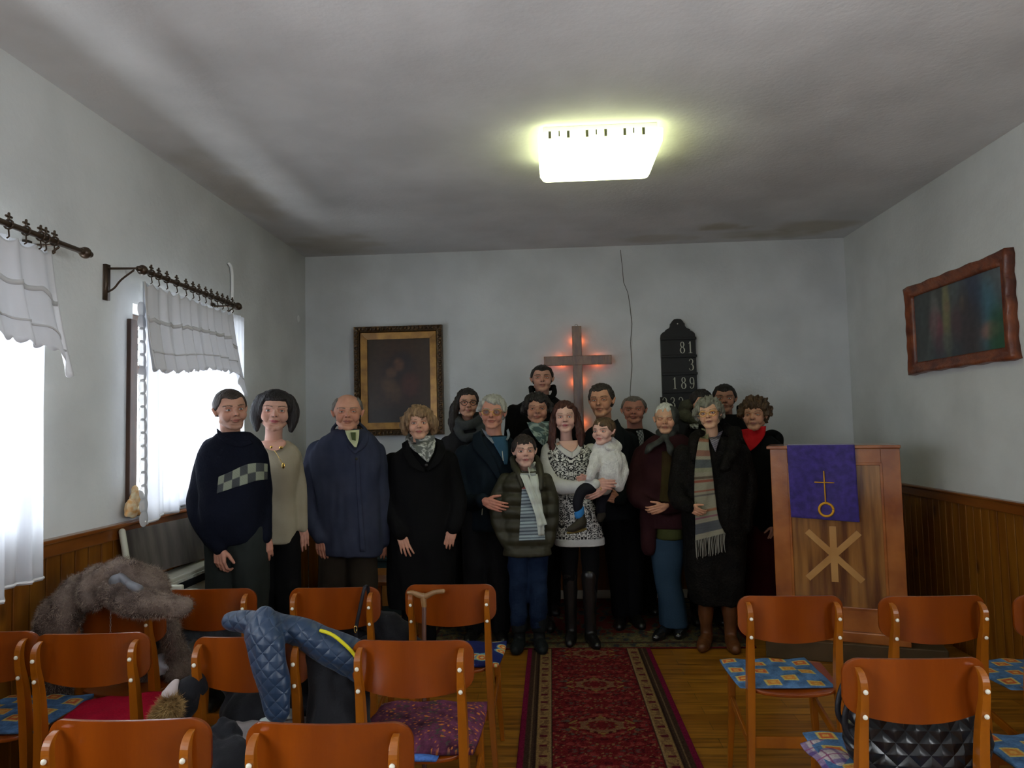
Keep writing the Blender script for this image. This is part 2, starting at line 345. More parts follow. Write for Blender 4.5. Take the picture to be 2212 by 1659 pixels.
# curtains
m, N, L, b = nt('sheer_voile'); N.remove(b); df = N.new('ShaderNodeBsdfDiffuse'); ts = N.new('ShaderNodeBsdfTranslucent'); tp = N.new('ShaderNodeBsdfTransparent')
df.inputs[0].default_value = (.85, .86, .88, 1); ts.inputs[0].default_value = (.66, .69, .74, 1); m1 = N.new('ShaderNodeMixShader'); m1.inputs[0].default_value = 0.5; m2 = N.new('ShaderNodeMixShader'); m2.inputs[0].default_value = 0.22
L.new(df.outputs[0], m1.inputs[1]); L.new(ts.outputs[0], m1.inputs[2]); L.new(m1.outputs[0], m2.inputs[1]); L.new(tp.outputs[0], m2.inputs[2]); L.new(m2.outputs[0], N['Material Output'].inputs[0]); voile = m
m, N, L, b = nt('valance_cloth'); N.remove(b); df = N.new('ShaderNodeBsdfDiffuse'); ts = N.new('ShaderNodeBsdfTranslucent'); df.inputs[0].default_value = (.80, .80, .80, 1); ts.inputs[0].default_value = (.62, .62, .64, 1)
m1 = N.new('ShaderNodeMixShader'); m1.inputs[0].default_value = 0.38; L.new(df.outputs[0], m1.inputs[1]); L.new(ts.outputs[0], m1.inputs[2]); L.new(m1.outputs[0], N['Material Output'].inputs[0]); valcloth = m
lace = mat('lace_white', (.78, .78, .79), 0.8)
rodmat = mat('dark_brass_rod', (0.055, 0.035, 0.02), 0.35, spec=0.5, metal=0.4)
def curtain(y0, y1, ztop, zbot, x, amp, nf, label, lace_left=False, seed=1, bot=None, drift=0.0):
    def fn(u, v):                                   # u along y, v down
        fold = np.sin(u*nf*2*PI+1.3*np.sin(u*9+seed))*0.6+0.4*np.sin(u*nf*4.3*PI+seed*2)
        yy = y0+(y1-y0)*u+drift*v*(u-0.5)*2; zb = zbot(u) if callable(zbot) else zbot+0*u
        return (x+amp*fold*(0.5+0.7*v)+0.01*v, yy+0.01*np.sin(u*60)*v, ztop+(zb-ztop)*v)
    me, u, v = slab(150, 30, fn, 0.001, 'curtain', n=(1, 0, 0)); me.materials.append(voile)
    o = link('sheer_curtain', me); tag(o, label, 'curtain')
    hem = G(); pts = [np.array(fn(np.array(q), np.array(0.993))) for q in np.linspace(0, 1, 90)]
    hem.tube(pts, 0.006, n=6, up=(1, 0, 0)); obj('hem', hem, lace, o)
    if lace_left:
        g = G()
        for q in np.linspace(0.12, 0.98, 17):
            p = np.array(fn(np.array(0.0), np.array(q))); g.ell(p+np.array((0, -0.012, 0)), (0.003, 0.040, 0.042), nu=14, nv=8)
        obj('lace_edge', g, voile, o)
    return o
curtain(3.53, 4.79, 2.294, lambda u: 1.076-0.05*np.exp(-((u-0.06)/0.07)**2)+0.05*np.clip((u-.3)*3, 0, 1)+0.01*np.sin(u*20), -2.10, 0.022, 9, 'white sheer curtain with scalloped lace edge over the far window', True, 1)
curtain(1.64, 2.84, 2.283, lambda u: 0.923-0.04*(u < 0.80), -2.086, 0.025, 8, 'long white sheer curtain over the near window, reaching below the rail', False, 2)
def valance(y0, y1, ztop, drop, x, label, seed, flare=0.0, nf=10):
    def fn(u, v):
        fold = np.sin(u*nf*2*PI+1.1*np.sin(u*7+seed))+0.4*np.sin(u*nf*3.1*PI+seed)
        sc = 0.018*np.abs(np.sin(u*PI*26))*(v > 0.985)
        sag = 0.022*np.abs(np.sin(u*PI*12))*(1-v)
        zz = ztop-sag-(drop+0.03*np.sin(u*5+seed)+flare*1.1*np.exp(-((u-1)/0.05)**2))*v-sc
        return (x+0.016*fold*(0.35+v*0.8)+0.045*v*v, y0+(y1-y0)*u+flare*v*(u**6), zz)
    me, u, v = slab(240, 40, fn, 0.0015, 'valance', n=(1, 0, 0)); me.materials.append(valcloth)
    o = link('valance', me); tag(o, label, 'valance')
    for vv, nm, r in ((0.42, 'heading_band', 0.010), (0.80, 'ruffle_seam', 0.004)):
        gg = G(); pts = [np.array(fn(np.array(q), np.array(vv)))+np.array((.004, 0, 0)) for q in np.linspace(0, 0.995, 120)]
        rings = [[p+np.array((0.0015*a, 0, r*bb)) for a, bb in ((1, 1), (1, -1), (-1, -1), (-1, 1))] for p in pts]
        gg.loft(rings); obj(nm, gg, valcloth, o)
    return o
valance(3.50, 4.52, 2.29, 0.42, -2.07, 'gathered white ruffled valance hanging from the far curtain rod', 1, 0.12)
valance(1.64, 2.82, 2.278, 0.38, -2.06, 'gathered white ruffled valance hanging from the near curtain rod', 3, 0.10)
def rod(y0, y1, z, ring_ys, label, brackets):
    t = empty('curtain_rod', (-2.045, (y0+y1)/2, z), label, 'curtain rod'); c = np.array((-2.045, (y0+y1)/2, z))
    obj('pole', G().tube([np.array((-2.045, y0, z))-c, np.array((-2.045, y1, z))-c], .0125, n=14), rodmat, t)
    for y in (y0, y1): obj('finial', G().ell((0, y-c[1], 0), (.026, .026, .026)).tube([(0, y-c[1]-.03, 0), (0, y-c[1]+.03, 0)], .016), rodmat, t)
    for y in ring_ys:
        g = G(); g.tube([(.018*math.cos(a), y-c[1], .018*math.sin(a)) for a in np.linspace(0, 2*PI, 13)], .004, n=6, dome=False)
        g.tube([(0, y-c[1]-.014, .030), (0, y-c[1]+.014, .030)], .005, n=6); g.tube([(0, y-c[1], .018), (0, y-c[1], .042)], .005, n=6)
        r = obj('ring', g, rodmat, t)
        h = G(); h.tube([(0, y-c[1], -.018), (.006, y-c[1]-.006, -.035), (.012, y-c[1]-.012, -.05), (.006, y-c[1]-.014, -.056)], .003, n=6, smooth=3); obj('hook', h, rodmat, r)
    for y in brackets:
        g = G().box((XL+.002+2.045, y-c[1]-.018, -.16), (XL+.018+2.045, y-c[1]+.018, .02)); g.tube([(XL+.01+2.045, y-c[1], 0.0), (0, y-c[1], -.005)], .006, n=8)
        g.tube([(XL+.015+2.045, y-c[1], -.12), (XL+.05+2.045, y-c[1], -.10), (XL+.085+2.045, y-c[1], -.06), (-.01, y-c[1], -.015)], .005, n=8, smooth=4); obj('bracket', g, rodmat, t)
    return t
rod(3.45, 4.55, 2.333, [3.53, 3.60, 3.68, 3.78, 3.88, 3.96, 4.03, 4.11, 4.18, 4.26, 4.33, 4.40, 4.47], 'dark curtain rod with ring hooks above the far window', (3.39, 4.51))
rod(1.6, 3.007, 2.313, [1.69, 1.85, 2.01, 2.17, 2.33, 2.47, 2.56, 2.65, 2.73, 2.76, 2.81], 'dark curtain rod with round end knob above the near window', (1.68, 2.85))
# crumpled orange tissue on the sill
g = G(); g.ell((-2.15, 3.535, 1.125), (.025, .04, .05)).ell((-2.15, 3.58, 1.17), (.022, .035, .06)).ell((-2.155, 3.60, 1.12), (.02, .045, .04))
me = remesh(g, .005, 2); wrinkle(me, .008, 60, 3); o = obj('cloth_flower', me, mat('peach_cloth', (.75, .38, .12), .7, c2=(.85, .75, .5), nscale=30)); tag(o, 'crumpled orange and cream cloth flower on the sill of the far window', 'ornament')
# ================================================================== CEILING LAMP
LX0, LX1, LY0, LY1 = -0.030, 0.632, 3.67, 4.22
t = empty('ceiling_lamp', ((LX0+LX1)/2, (LY0+LY1)/2, ZC), 'square fluorescent ceiling lamp glowing pale yellow with white back plate', 'lamp'); lc = np.array(((LX0+LX1)/2, (LY0+LY1)/2, ZC))
def lb(g, a, b): return g.box(np.array(a)-lc, np.array(b)-lc)
obj('back_plate', lb(G(), (LX0+.03, LY0+.03, ZC-.035), (LX1-.03, LY1-.03, ZC)), white_paint, t, smooth=False, bevel=.004)
m, N, L, b = nt('lit_diffuser'); b.inputs['Emission Color'].default_value = (0.93, 1.0, 0.50, 1); b.inputs['Emission Strength'].default_value = 5.0; b.inputs[0].default_value = (.8, .8, .7, 1); litm = m
g = G(); hx = (LX1-LX0)/2; hy = (LY1-LY0)/2
def rr(hx, hy, z, r=.03):
    out = []
    for cx, cy, a0 in ((hx-r, hy-r, 0), (-hx+r, hy-r, PI/2), (-hx+r, -hy+r, PI), (hx-r, -hy+r, 1.5*PI)):
        for k in range(5): out.append((cx+r*math.cos(a0+k*PI/8), cy+r*math.sin(a0+k*PI/8), z))
    return out
g.loft([rr(hx-.02, hy-.02, -.034), rr(hx, hy, -.040), rr(hx-.004, hy-.004, -.10), rr(hx-.02, hy-.02, -.128), rr(hx-.05, hy-.05, -.135)])
dif = obj('diffuser', g, litm, t)
ventm = mat('vent_grey', (.16, .17, .08), .8)
for px in (490, 610, 727, 965, 1083, 1200, 1440, 1553, 1675):
    x = at(1100+px/5.53, 290, Z=2.93)[0]-lc[0]; wd = .0035 if px in (610, 1083, 1553) else .0075
    obj('vent_slot', G().box((x-wd, -hy-.004, -.066 if wd < .005 else -.076), (x+wd, -hy+.004, -.040)), ventm, dif, smooth=False)
# ================================================================== WALL THINGS
def picture_mesh(w, h, nu, nv, bg, blobs, name, gain=1.0):
    P, F, u, v = grid(nu, nv, lambda u, v: (w*(u-.5), 0*u, h*(v-.5))); C = np.array(bg(u, v)).T if callable(bg) else np.tile(np.array(bg, float), (len(u), 1))
    for x, y, rx, ry, a, c, s in blobs:
        ca, sa = math.cos(a), math.sin(a); dx = u-x; dy = (v-y)*h/w; q = ((dx*ca+dy*sa)/rx)**2+((-dx*sa+dy*ca)/ry)**2
        m = (s/(1+np.exp((q-1)*3.2)))[:, None]; C = C*(1-m)+np.array(c)[None]*m
    C *= gain*(1+0.10*wob(P, 60, 2)+0.05*wob(P, 160, 5))[:, None]
    me = bpy.data.meshes.new(name); me.from_pydata(P.tolist(), [], F); colour(me, np.clip(C, 0, 1)); me.update(); return me
canvasm = mat('painted_canvas', (1, 1, 1), .4, attr=True, spec=.4)
def frame_ring(g, w, h, prof):                     # prof: list of (offset outward, y forward)
    cs = [(-1, -1), (1, -1), (1, 1), (-1, 1)]
    rings = [[(sx*(w/2+o), y, sz*(h/2+o)) for sx, sz in cs] for o, y in prof]
    f = []; V = np.concatenate([np.array(r) for r in rings])
    k = len(prof)
    for i in range(k):
        for j in range(4): a = i*4+j; b = i*4+(j+1) % 4; c = ((i+1) % k)*4; f.append((a, b, c+(j+1) % 4, c+j))
    g.add(V, f)
gold = mat('gilt_wood', (.20, .095, .012), .38, c2=(.36, .18, .03), nscale=14, spec=.6, metal=.35, bump=.3, bscale=50)
gilt_dark = mat('dark_carved_gilt', (.045, .022, .006), .35, c2=(.20, .10, .02), nscale=55, spec=.6, metal=.3, bump=1.5, bscale=70, lo=.5, hi=.75)
t = empty('framed_painting', (-1.345, YB, 1.934), 'dark brown painting in a wide gilt carved frame, left of the cross', 'painting')
g = G(); frame_ring(g, .66, .83, [(0, -.03), (.0, -.055), (.02, -.05), (.045, -.062), (.048, -.005), (0, -.005)])
for s in range(26):
    for sx in (-1, 1): g.ell((sx*(.33+.026), -.058, -.41+.82*s/25), (.016, .010, .014), nu=8, nv=6)
for s in range(21):
    for sz in (-1, 1): g.ell((-.33+.66*s/20, -.058, sz*(.415+.026)), (.014, .010, .016), nu=8, nv=6)
obj('outer_frame', g, gilt_dark, t, smooth=False)
g = G(); frame_ring(g, .535, .705, [(0, -.02), (0, -.035), (.055, -.045), (.062, -.03), (.062, -.01)]); obj('inner_frame', g, gold, t, smooth=False)
me = picture_mesh(.54, .71, 70, 90, lambda u, v: (0.040+.018*np.exp(-((u-.5)**2+(v-.75)**2)*8), 0.019+.006*v, 0.011+0*u), [
    (.55, .50, .33, .42, 0, (.028, .012, .010), .8), (.50, .63, .24, .2, .3, (.016, .010, .009), .8), (.56, .72, .14, .17, -.3, (.018, .012, .014), .9), (.50, .69, .08, .10, .3, (.13, .055, .03), .85),
    (.38, .60, .08, .08, 0, (.12, .055, .028), .8), (.38, .40, .12, .20, .5, (.10, .05, .022), .8), (.68, .45, .14, .18, 0, (.075, .020, .014), .8), (.36, .25, .1, .14, 0, (.05, .025, .014), .5), (.5, .05, .7, .18, 0, (.012, .010, .010), .7)], 'canvas', .8)
obj('canvas', me, canvasm, t, (0, -.022, 0)) if False else None
c = link('canvas', me, t, (0, -.022, 0)); me.materials.append(canvasm)
# right wall picture in a shaped frame
t = empty('framed_picture', (XR, 4.632, 2.119), 'dark devotional scene in a wavy carved reddish frame on the right wall', 'picture', rz=-PI/2)
redwood = mat('carved_red_wood', (.09, .020, .010), .35, c2=(.24, .065, .02), nscale=10, spec=.5, bump=1, bscale=40)
g = G(); W2, H2 = 1.05, .56; prof = [(0, -.03), (.012, -.055), (.045, -.065)]
def wavy(o, y, k):
    out = []
    for sx0, sz0, sx1, sz1 in ((-1, -1, 1, -1), (1, -1, 1, 1), (1, 1, -1, 1), (-1, 1, -1, -1)):
        for q in np.arange(24)/24:
            x = (sx0+(sx1-sx0)*q)*(W2/2-.06+o); z = (sz0+(sz1-sz0)*q)*(H2/2-.06+o); b = k*(.007*math.sin(q*5*PI)**2+.014*max(0, 1-min(q, 1-q)*12))
            x += (sx0 if sx0 == sx1 else 0)*b+(np.sign(x)*b*.5 if abs(abs(x)-(W2/2-.06+o)) < .01 else 0); z += (sz0 if sz0 == sz1 else 0)*b
            out.append((x, y, z))
    return out
rings = [wavy(0, -.015, 0), wavy(0, -.03, 0), wavy(.02, -.045, 0), wavy(.035, -.035, 0), wavy(.05, -.055, .6), wavy(.065, -.05, 1), wavy(.068, -.002, 1), wavy(0, -.002, 0)]
g.loft(rings, caps=False); obj('frame', g, redwood, t)
me = picture_mesh(W2-.12, H2-.12, 110, 60, lambda u, v: (0.035+.03*u*v, 0.042+.035*u*v, 0.042+.04*u*v), [
    (.25, .5, .12, .42, 0, (.022, .026, .022), .6), (.82, .45, .12, .2, 0, (.03, .10, .14), .8), (.85, .25, .1, .05, 0, (.26, .13, .10), .8), (.93, .15, .10, .18, 0, (.008, .05, .02), .9),
    (.27, .62, .055, .16, .1, (.11, .11, .10), .7), (.28, .38, .08, .15, .2, (.13, .028, .045), .8), (.20, .2, .05, .25, -.3, (.08, .09, .08), .5), (.40, .52, .045, .28, 0, (.14, .13, .05), .75), (.40, .22, .07, .06, 0, (.15, .15, .10), .7), (.41, .70, .035, .04, 0, (.12, .08, .05), .7),
    (.66, .55, .12, .28, -.2, (.015, .02, .045), .85), (.60, .75, .05, .09, 0, (.03, .03, .03), .8), (.58, .68, .03, .05, 0, (.10, .07, .05), .6), (.62, .3, .18, .2, 0, (.03, .022, .02), .8), (.5, .42, .06, .12, 0, (.06, .03, .035), .6), (.35, .05, .2, .14, 0, (.02, .03, .04), .7)], 'canvas', 1.5)
c = link('canvas', me, t, (0, -.02, 0)); me.materials.append(canvasm)
# cross with small lamps behind
crossm = mat('lacquered_wood', (.10, .030, .008), .16, c2=(.20, .075, .02), nscale=5, stretch=(6, 6, 1.2), spec=.6, coat=.8, bump=.5, bscale=25)
t = empty('wall_cross', (.246, YB-.075, 1.9235), 'glossy wooden cross glowing orange from small lights behind it', 'cross')
obj('upright', G().box((-.038, -.02, -.52), (.040, .02, .42)), crossm, t, smooth=False, bevel=.003)
obj('crossbar', G().box((-.275, -.022, .095), (.282, .018, .172)), crossm, t, smooth=False, bevel=.003)
obj('wall_mount', G().box((-.015, .02, -.1), (.015, .069, .3)), darkwood, t, smooth=False)
obj('hanging_loop', G().tube([(.012*math.cos(a), .01, .425+.012*math.sin(a)) for a in np.linspace(0, 2*PI, 11)], .002, n=6, dome=False), rodmat, t)
m, N, L, b = nt('amber_bulb'); b.inputs['Emission Color'].default_value = (1.0, 0.16, 0.03, 1); b.inputs['Emission Strength'].default_value = 26; bulbm = m
for x, z in ((-.022, .30), (.026, .30), (-.022, -.04), (.026, -.03), (-.13, .118), (.17, .118), (-.14, .152), (.17, .152), (.028, -.38)):
    obj('bulb', G().ell((x, .040, z), (.006, .006, .022), nu=8, nv=6), bulbm, t)
# hymn board
black = mat('black_board', (.010, .011, .012), .45, spec=.3)
boneW = mat('bone_white', (.50, .50, .42), .6)
hc = np.array((1.133, YB-.03, 1.9235)); t = empty('hymn_board', hc, 'black hymn number board with crown top and pale numerals', 'sign')
half = [(0, .462), (.028, .458), (.045, .440), (.050, .428), (.058, .424), (.060, .400), (.072, .385), (.098, .372), (.102, .362), (.125, .350), (.138, .335), (.142, .310), (.142, -.56), (0, -.56)]
outl = half+[(-x, z) for x, z in half[-2::-1]][:-1]
g = G(); n = len(outl); g.add([(x, -.010, z) for x, z in outl]+[(x, .028, z) for x, z in outl], [tuple(range(n-1, -1, -1)), tuple(range(n, 2*n))]+[(i, (i+1) % n, (i+1) % n+n, i+n) for i in range(n)])
obj('board', g, black, t, smooth=False)
for z in (.295, .148, .003, -.145): obj('rail', G().box((-.145, -.022, z-.010), (.148, -.008, z+.012)), black, t, smooth=False, bevel=.003)
obj('number_card', G().box((-.165, -.020, -.30), (.095, -.011, -.185)), black, t, smooth=False)
obj('nail', G().ell((.0, -.012, .42), .005), boneW, t)
def ribbon(g, pts, ws, y=-.016, th=.004, k=8):
    P = np.array(pts, float); Wd = np.array(ws, float)
    if len(P) > 2: P, Wd = spline(np.c_[P, np.zeros(len(P))], Wd, k); P = P[:, :2]
    T = np.gradient(P, axis=0); T /= np.linalg.norm(T, axis=1)[:, None]+1e-9; Nn = np.c_[-T[:, 1], T[:, 0]]
    A = P+Nn*Wd[:, None]/2; B = P-Nn*Wd[:, None]/2
    g.loft([[(a[0], y, a[1]), (b_[0], y, b_[1]), (b_[0], y+th, b_[1]), (a[0], y+th, a[1])] for a, b_ in zip(A, B)])
def digit(ch):
    D = {'1': [([(.16, .78), (.30, .86), (.42, 1.0)], [.03, .06, .10]), ([(.44, 1.0), (.44, .03)], [.17, .17]), ([(.18, .03), (.72, .03)], [.06, .06])],
         '8': [([(.5+.24*math.sin(a), .755+.215*math.cos(a)) for a in np.linspace(0, 2*PI, 13)], [.07, .10, .14, .15, .14, .10, .07, .10, .14, .15, .14, .10, .07]), ([(.5+.30*math.sin(a), .27+.245*math.cos(a)) for a in np.linspace(0, 2*PI, 13)], [.07, .10, .15, .18, .15, .10, .06, .10, .15, .18, .15, .10, .07])],
         '3': [([(.22, .80), (.30, .93), (.50, .975), (.70, .88), (.72, .72), (.60, .58), (.42, .54)], [.12, .08, .06, .13, .15, .10, .05]), ([(.42, .54), (.66, .49), (.78, .30), (.70, .10), (.48, .03), (.28, .07), (.20, .20)], [.05, .10, .18, .14, .06, .07, .12])],
         '9': [([(.5+.27*math.sin(a), .68+.28*math.cos(a)) for a in np.linspace(0, 2*PI, 13)], [.06, .09, .14, .17, .14, .09, .06, .09, .14, .16, .14, .09, .06]), ([(.78, .68), (.78, .42), (.68, .14), (.46, .03), (.28, .08), (.22, .20)], [.16, .16, .13, .06, .07, .12])],
         '2': [([(.24, .76), (.28, .90), (.48, .975), (.70, .88), (.76, .70), (.62, .46), (.36, .24), (.22, .06)], [.12, .08, .06, .13, .17, .12, .06, .04]), ([(.22, .07), (.80, .07)], [.14, .14])]}
    return D[ch]
def numeral(ch, x, z, w=.052, h=.098):
    g = G()
    for pts, ws in digit(ch): ribbon(g, [(x+px*w*1.05, z+pz*h) for px, pz in pts], [q*w for q in ws], y=(-.016 if z > -.2 else -.025))
    obj('numeral', g, boneW, t, smooth=False)
for s, z in (('81', .172), ('3', .028), ('189', -.122)):
    for i, ch in enumerate(s): numeral(ch, .140-.068*(len(s)-i), z)
for i, ch in enumerate('232'): numeral(ch, -.157+.066*i, -.285)
for n_ in ('framed_painting', 'framed_picture', 'wall_cross', 'hymn_board'): bpy.data.objects[n_].scale = (1.0588,)*3
# ================================================================== PULPIT
A2 = np.array((1.43, 4.76)); B2 = np.array((2.135, 4.50)); ang = math.atan2(B2[1]-A2[1], B2[0]-A2[0]); PW = np.linalg.norm(B2-A2)
PZ = .12; podm = mat('podium_brown', (.05, .032, .012), .55, c2=(.085, .05, .02), nscale=5, stretch=(1, 6, 1))
t = empty('podium', (1.33, 4.69, 0), 'low dark brown wooden platform under the pulpit', 'platform', rz=math.radians(-16))
obj('platform', G().box((0, 0, 0), (1.02, .62, PZ)), podm, t, smooth=False, bevel=.006)
vene = mat('figured_veneer', (.10, .030, .008), .22, c2=(.34, .15, .035), nscale=2.6, stretch=(7, 7, .55), spec=.5, coat=.6, bump=.35, bscale=12, detail=5)
fram = mat('orange_veneer', (.24, .062, .012), .25, c2=(.40, .13, .025), nscale=3.5, stretch=(1.5, 1.5, 1.5), spec=.5, coat=.7, bump=.5, bscale=14, detail=3)
t = empty('pulpit', (A2[0], A2[1], PZ), 'tall wooden pulpit with inset veneer panel and lighter inlaid rays', 'pulpit', rz=ang); PH = 1.335-PZ; D3 = .36
obj('carcass', G().box((.0, .012, .05), (PW, D3, PH-.03)), fram, t, smooth=False)
g = G().box((0, 0, .06), (.105, .014, PH-.02)).box((PW-.105, 0, .06), (PW, .014, PH-.02)).box((.105, 0, PH-.115), (PW-.105, .014, PH-.02)).box((.105, 0, .06), (PW-.105, .014, .20))
obj('front_frame', g, fram, t, smooth=False, bevel=.003)
g = G(); gx0, gx1, gz0, gz1 = .105, PW-.105, .20, PH-.115
g.box((gx0-.006, -.006, gz0-.006), (gx0+.010, .012, gz1+.006)).box((gx1-.010, -.006, gz0-.006), (gx1+.006, .012, gz1+.006)).box((gx0, -.006, gz0-.006), (gx1, .012, gz0+.010)).box((gx0, -.006, gz1-.010), (gx1, .012, gz1+.006))
obj('moulding', g, fram, t, smooth=False, bevel=.004)
obj('panel', G().box((gx0, .004, gz0), (gx1, .013, gz1)), vene, t, smooth=False)
obj('top', G().box((-.02, -.02, PH-.02), (PW+.005, D3+.02, PH)), fram, t, smooth=False, bevel=.004)
obj('plinth', G().box((-.012, -.03, 0), (PW+.005, D3, .065)), fram, t, smooth=False, bevel=.006)
inl = mat('pale_inlay', (.42, .20, .055), .35, c2=(.50, .26, .08), nscale=6, spec=.4, coat=.3)
g = G(); cx, cz = PW*.47, .525
g.box((cx-.02, -.002, cz-.165), (cx+.02, .006, cz+.18))
for sg in (1, -1):
    dd = np.array((sg*.155, .0, .150)); nn = np.array((-.150, 0, sg*.155)); nn = nn/np.linalg.norm(nn)*.019
    for s2 in (1, -1):
        k = 1.0 if s2 > 0 else 1.05; a = np.array((cx, 0, cz)); e = a+dd*s2*k*.97
        g.add([a+nn+(0, -.001, 0), a-nn+(0, -.001, 0), e-nn+(0, -.001, 0), e+nn+(0, -.001, 0), a+nn+(0, .005, 0), a-nn+(0, .005, 0), e-nn+(0, .005, 0), e+nn+(0, .005, 0)], [(0, 1, 2, 3), (7, 6, 5, 4), (0, 3, 7, 4), (1, 0, 4, 5), (2, 1, 5, 6), (3, 2, 6, 7)])
obj('inlay', g, inl, t, smooth=False)
# purple antependium hanging over the front
purple = mat('purple_brocade', (.020, .010, .125), .55, c2=(.045, .022, .22), nscale=9, stretch=(3, 3, 3), sheen=.4, bump=.4, bscale=40)
t2 = empty('pulpit_cloth', (A2[0], A2[1], PZ), 'purple brocade cloth with embroidered yellow cross over a ring, on the pulpit front', 'cloth', rz=ang)
cx0, cx1 = .105, .105+.425*PW/.75
cx1 = .50; zb0, zb1 = PH-.455, PH-.475
def cl(u, v):
    x = cx0+(cx1-cx0)*u+.008*v
    k = np.clip(v/.22, 0, 1); s = np.clip((v-.22)/.78, 0, 1); zb = zb0+(zb1-zb0)*u
    return (x, np.where(v < .22, D3*.5*(1-k)-.028*k, -.028-.004*np.sin(u*7+s*3)), np.where(v < .22, PH+.004-0*u, (PH+.004)+(zb-PH-.004)*s))
me, u, v = slab(40, 60, cl, .003, 'cloth', n=(0, -.7, .7)); me.materials.append(purple); link('cloth', me, t2)
yel = mat('yellow_embroidery', (.62, .30, .015), .6)
ex = (cx0+cx1)/2+.015; yy = -.035; ez = PH-.165
g = G(); g.tube([(ex, yy, ez), (ex+.002, yy, ez-.195)], .008, n=8, flat=.5); g.tube([(ex-.052, yy, ez-.065), (ex+.052, yy, ez-.068)], .007, n=8, flat=.5)
g.tube([(ex+.004+.041*math.cos(a), yy, ez-.237+.041*math.sin(a)) for a in np.linspace(0, 2*PI, 33)], .0075, n=8, dome=False); obj('emblem', g, yel, t2)
# ================================================================== RUGS
rugm = mat('woven_wool', (1, 1, 1), .95, attr=True, c2=(.55,), nscale=160, detail=2, spec=.05, bump=.8, bscale=300)
def mirror_pat(x, y, seed, f):
    P = np.stack([np.abs(x), y, 0*x], 1); return wob(P, f, seed, n=9)
def runner_col(x, y, w):
    C = np.tile(np.array((.14, .012, .014)), (len(x), 1)); a = np.abs(x); ym = np.abs((y % .56)-.28)
    P1 = mirror_pat(x, ym, 3, 70); P2 = mirror_pat(x, ym, 8, 110); P3 = mirror_pat(x, ym, 12, 55)
    C[P1 > .7] = (.24, .035, .03); C[P1 < -.85] = (.07, .008, .012); C[P2 > 1.05] = (.22, .13, .05); C[P3 > 1.25] = (.26, .17, .04); C[(P2 < -1.15)] = (.09, .07, .05)
    d = np.hypot(a/.11, ym/.075); C[(d < 1) & (d > .72)] = (.20, .10, .05)
    b = w/2-a
    def band(lo, hi, c): C[(b >= lo) & (b < hi)] = c
    band(.075, .16, (.03, .015, .012)); band(.082, .152, (.26, .16, .06)); q = (b >= .095) & (b < .14)
    s = (np.abs(((y*1.0) % .105)-.0525) < .012)*(np.abs(b-.117) < .02); C[q & (mirror_pat(y, b, 5, 120) > .2)] = (.17, .085, .04); C[s > 0] = (.10, .012, .02)
    band(.149, .153, (.30, .2, .1)); band(.028, .075, (.05, .028, .018)); band(.052, .058, (.16, .10, .05)); band(.0, .028, (.16, .008, .035))
    return C
def rug(name, x0, x1, y0, y1, nx, ny, colf, label, z0=.002):
    w = x1-x0; cx = (x0+x1)/2
    me, u, v = slab(nx, ny, lambda u, v: (x0+w*u, y0+(y1-y0)*v, 0*u+z0+.004), .008, name)
    V = getv(me); colour(me, colf(V[:, 0]-cx, V[:, 1], w)); me.materials.append(rugm); o = link(name, me); tag(o, label, 'rug'); return o
rug('runner_rug', -.19, .622, .6, 4.86, 130, 640, runner_col, 'long dark red runner rug with beige borders down the middle aisle')
def far_col(x, y, w):
    C = np.tile(np.array((.10, .085, .045)), (len(x), 1)); P1 = mirror_pat(x, y, 21, 45); P2 = mirror_pat(x, y, 22, 90); P3 = mirror_pat(x, y, 23, 30)
    C[P1 > .6] = (.16, .13, .06); C[P1 < -.7] = (.035, .04, .045); C[P2 > 1.0] = (.12, .03, .02); C[P3 > 1.2] = (.20, .16, .06); C[P2 < -1.1] = (.04, .05, .06)
    b = np.minimum(w/2-np.abs(x), y-4.85); C[b < .025] = (.11, .008, .014); m = (b > .12) & (b < .14); C[m] = (.05, .02, .02); mm = (b > .36) & (P1 > -.2); C[mm] = (.12, .022, .018)
    return C
rug('carpet', -1.0, 1.32, 4.87, 6.22, 300, 170, far_col, 'dark patterned carpet with a red edge under the standing group')
bpy.data.objects['carpet'].location.z = .001
# ================================================================== FURNITURE AT THE BACK
cream = mat('cream_plastic', (.50, .50, .40), .45, spec=.4); smoked = mat('smoked_lid', (.055, .048, .042), .25, c2=(.13, .115, .10), nscale=3, stretch=(1, 3, .7), spec=.5)
t = empty('electric_organ', (XL+.02, 3.46, 0), 'cream electric organ with raised smoky lid under the far window', 'organ')
obj('cabinet', G().box((.01, .0, .0), (.16, .80, .735)).box((.0, .0, .60), (.345, .03, .755)).box((.29, 0, .60), (.345, .18, .70)).box((.06, .0, .735), (.09, .03, .80)), cream, t, smooth=False, bevel=.008)
obj('side_panel', G().box((.02, -.006, .02), (.30, .0, .58)), mat('grey_speaker_cloth', (.20, .20, .20), .8), t, smooth=False)
g = G(); g.add([(.075, 0.02, .785), (.075, .80, .745), (.03, .80, 1.005), (.03, .02, 1.02), (.06, 0.02, .782), (.06, .80, .742), (.015, .80, 1.002), (.015, .02, 1.017)], [(0, 1, 2, 3), (7, 6, 5, 4), (0, 3, 7, 4), (1, 0, 4, 5), (2, 1, 5, 6), (3, 2, 6, 7)])
obj('lid', g, smoked, t, smooth=False)
g = G(); g.tube([(.078, .01, .77), (.034, .01, 1.02)], .016, n=8); obj('lid_edge', g, cream, t)
obj('key_bed', G().box((.08, .03, .66), (.175, .79, .70)), black, t, smooth=False)
for k in range(22): obj('key', G().box((.10, .06+k*.033, .70), (.17, .09+k*.033, .714)), boneW, t, smooth=False)
teal = mat('dark_teal_paint', (.010, .022, .024), .5); t = empty('storage_chest', (-1.56, 5.98, 0), 'dark teal chest with pale top board behind the man in the blue coat', 'chest')
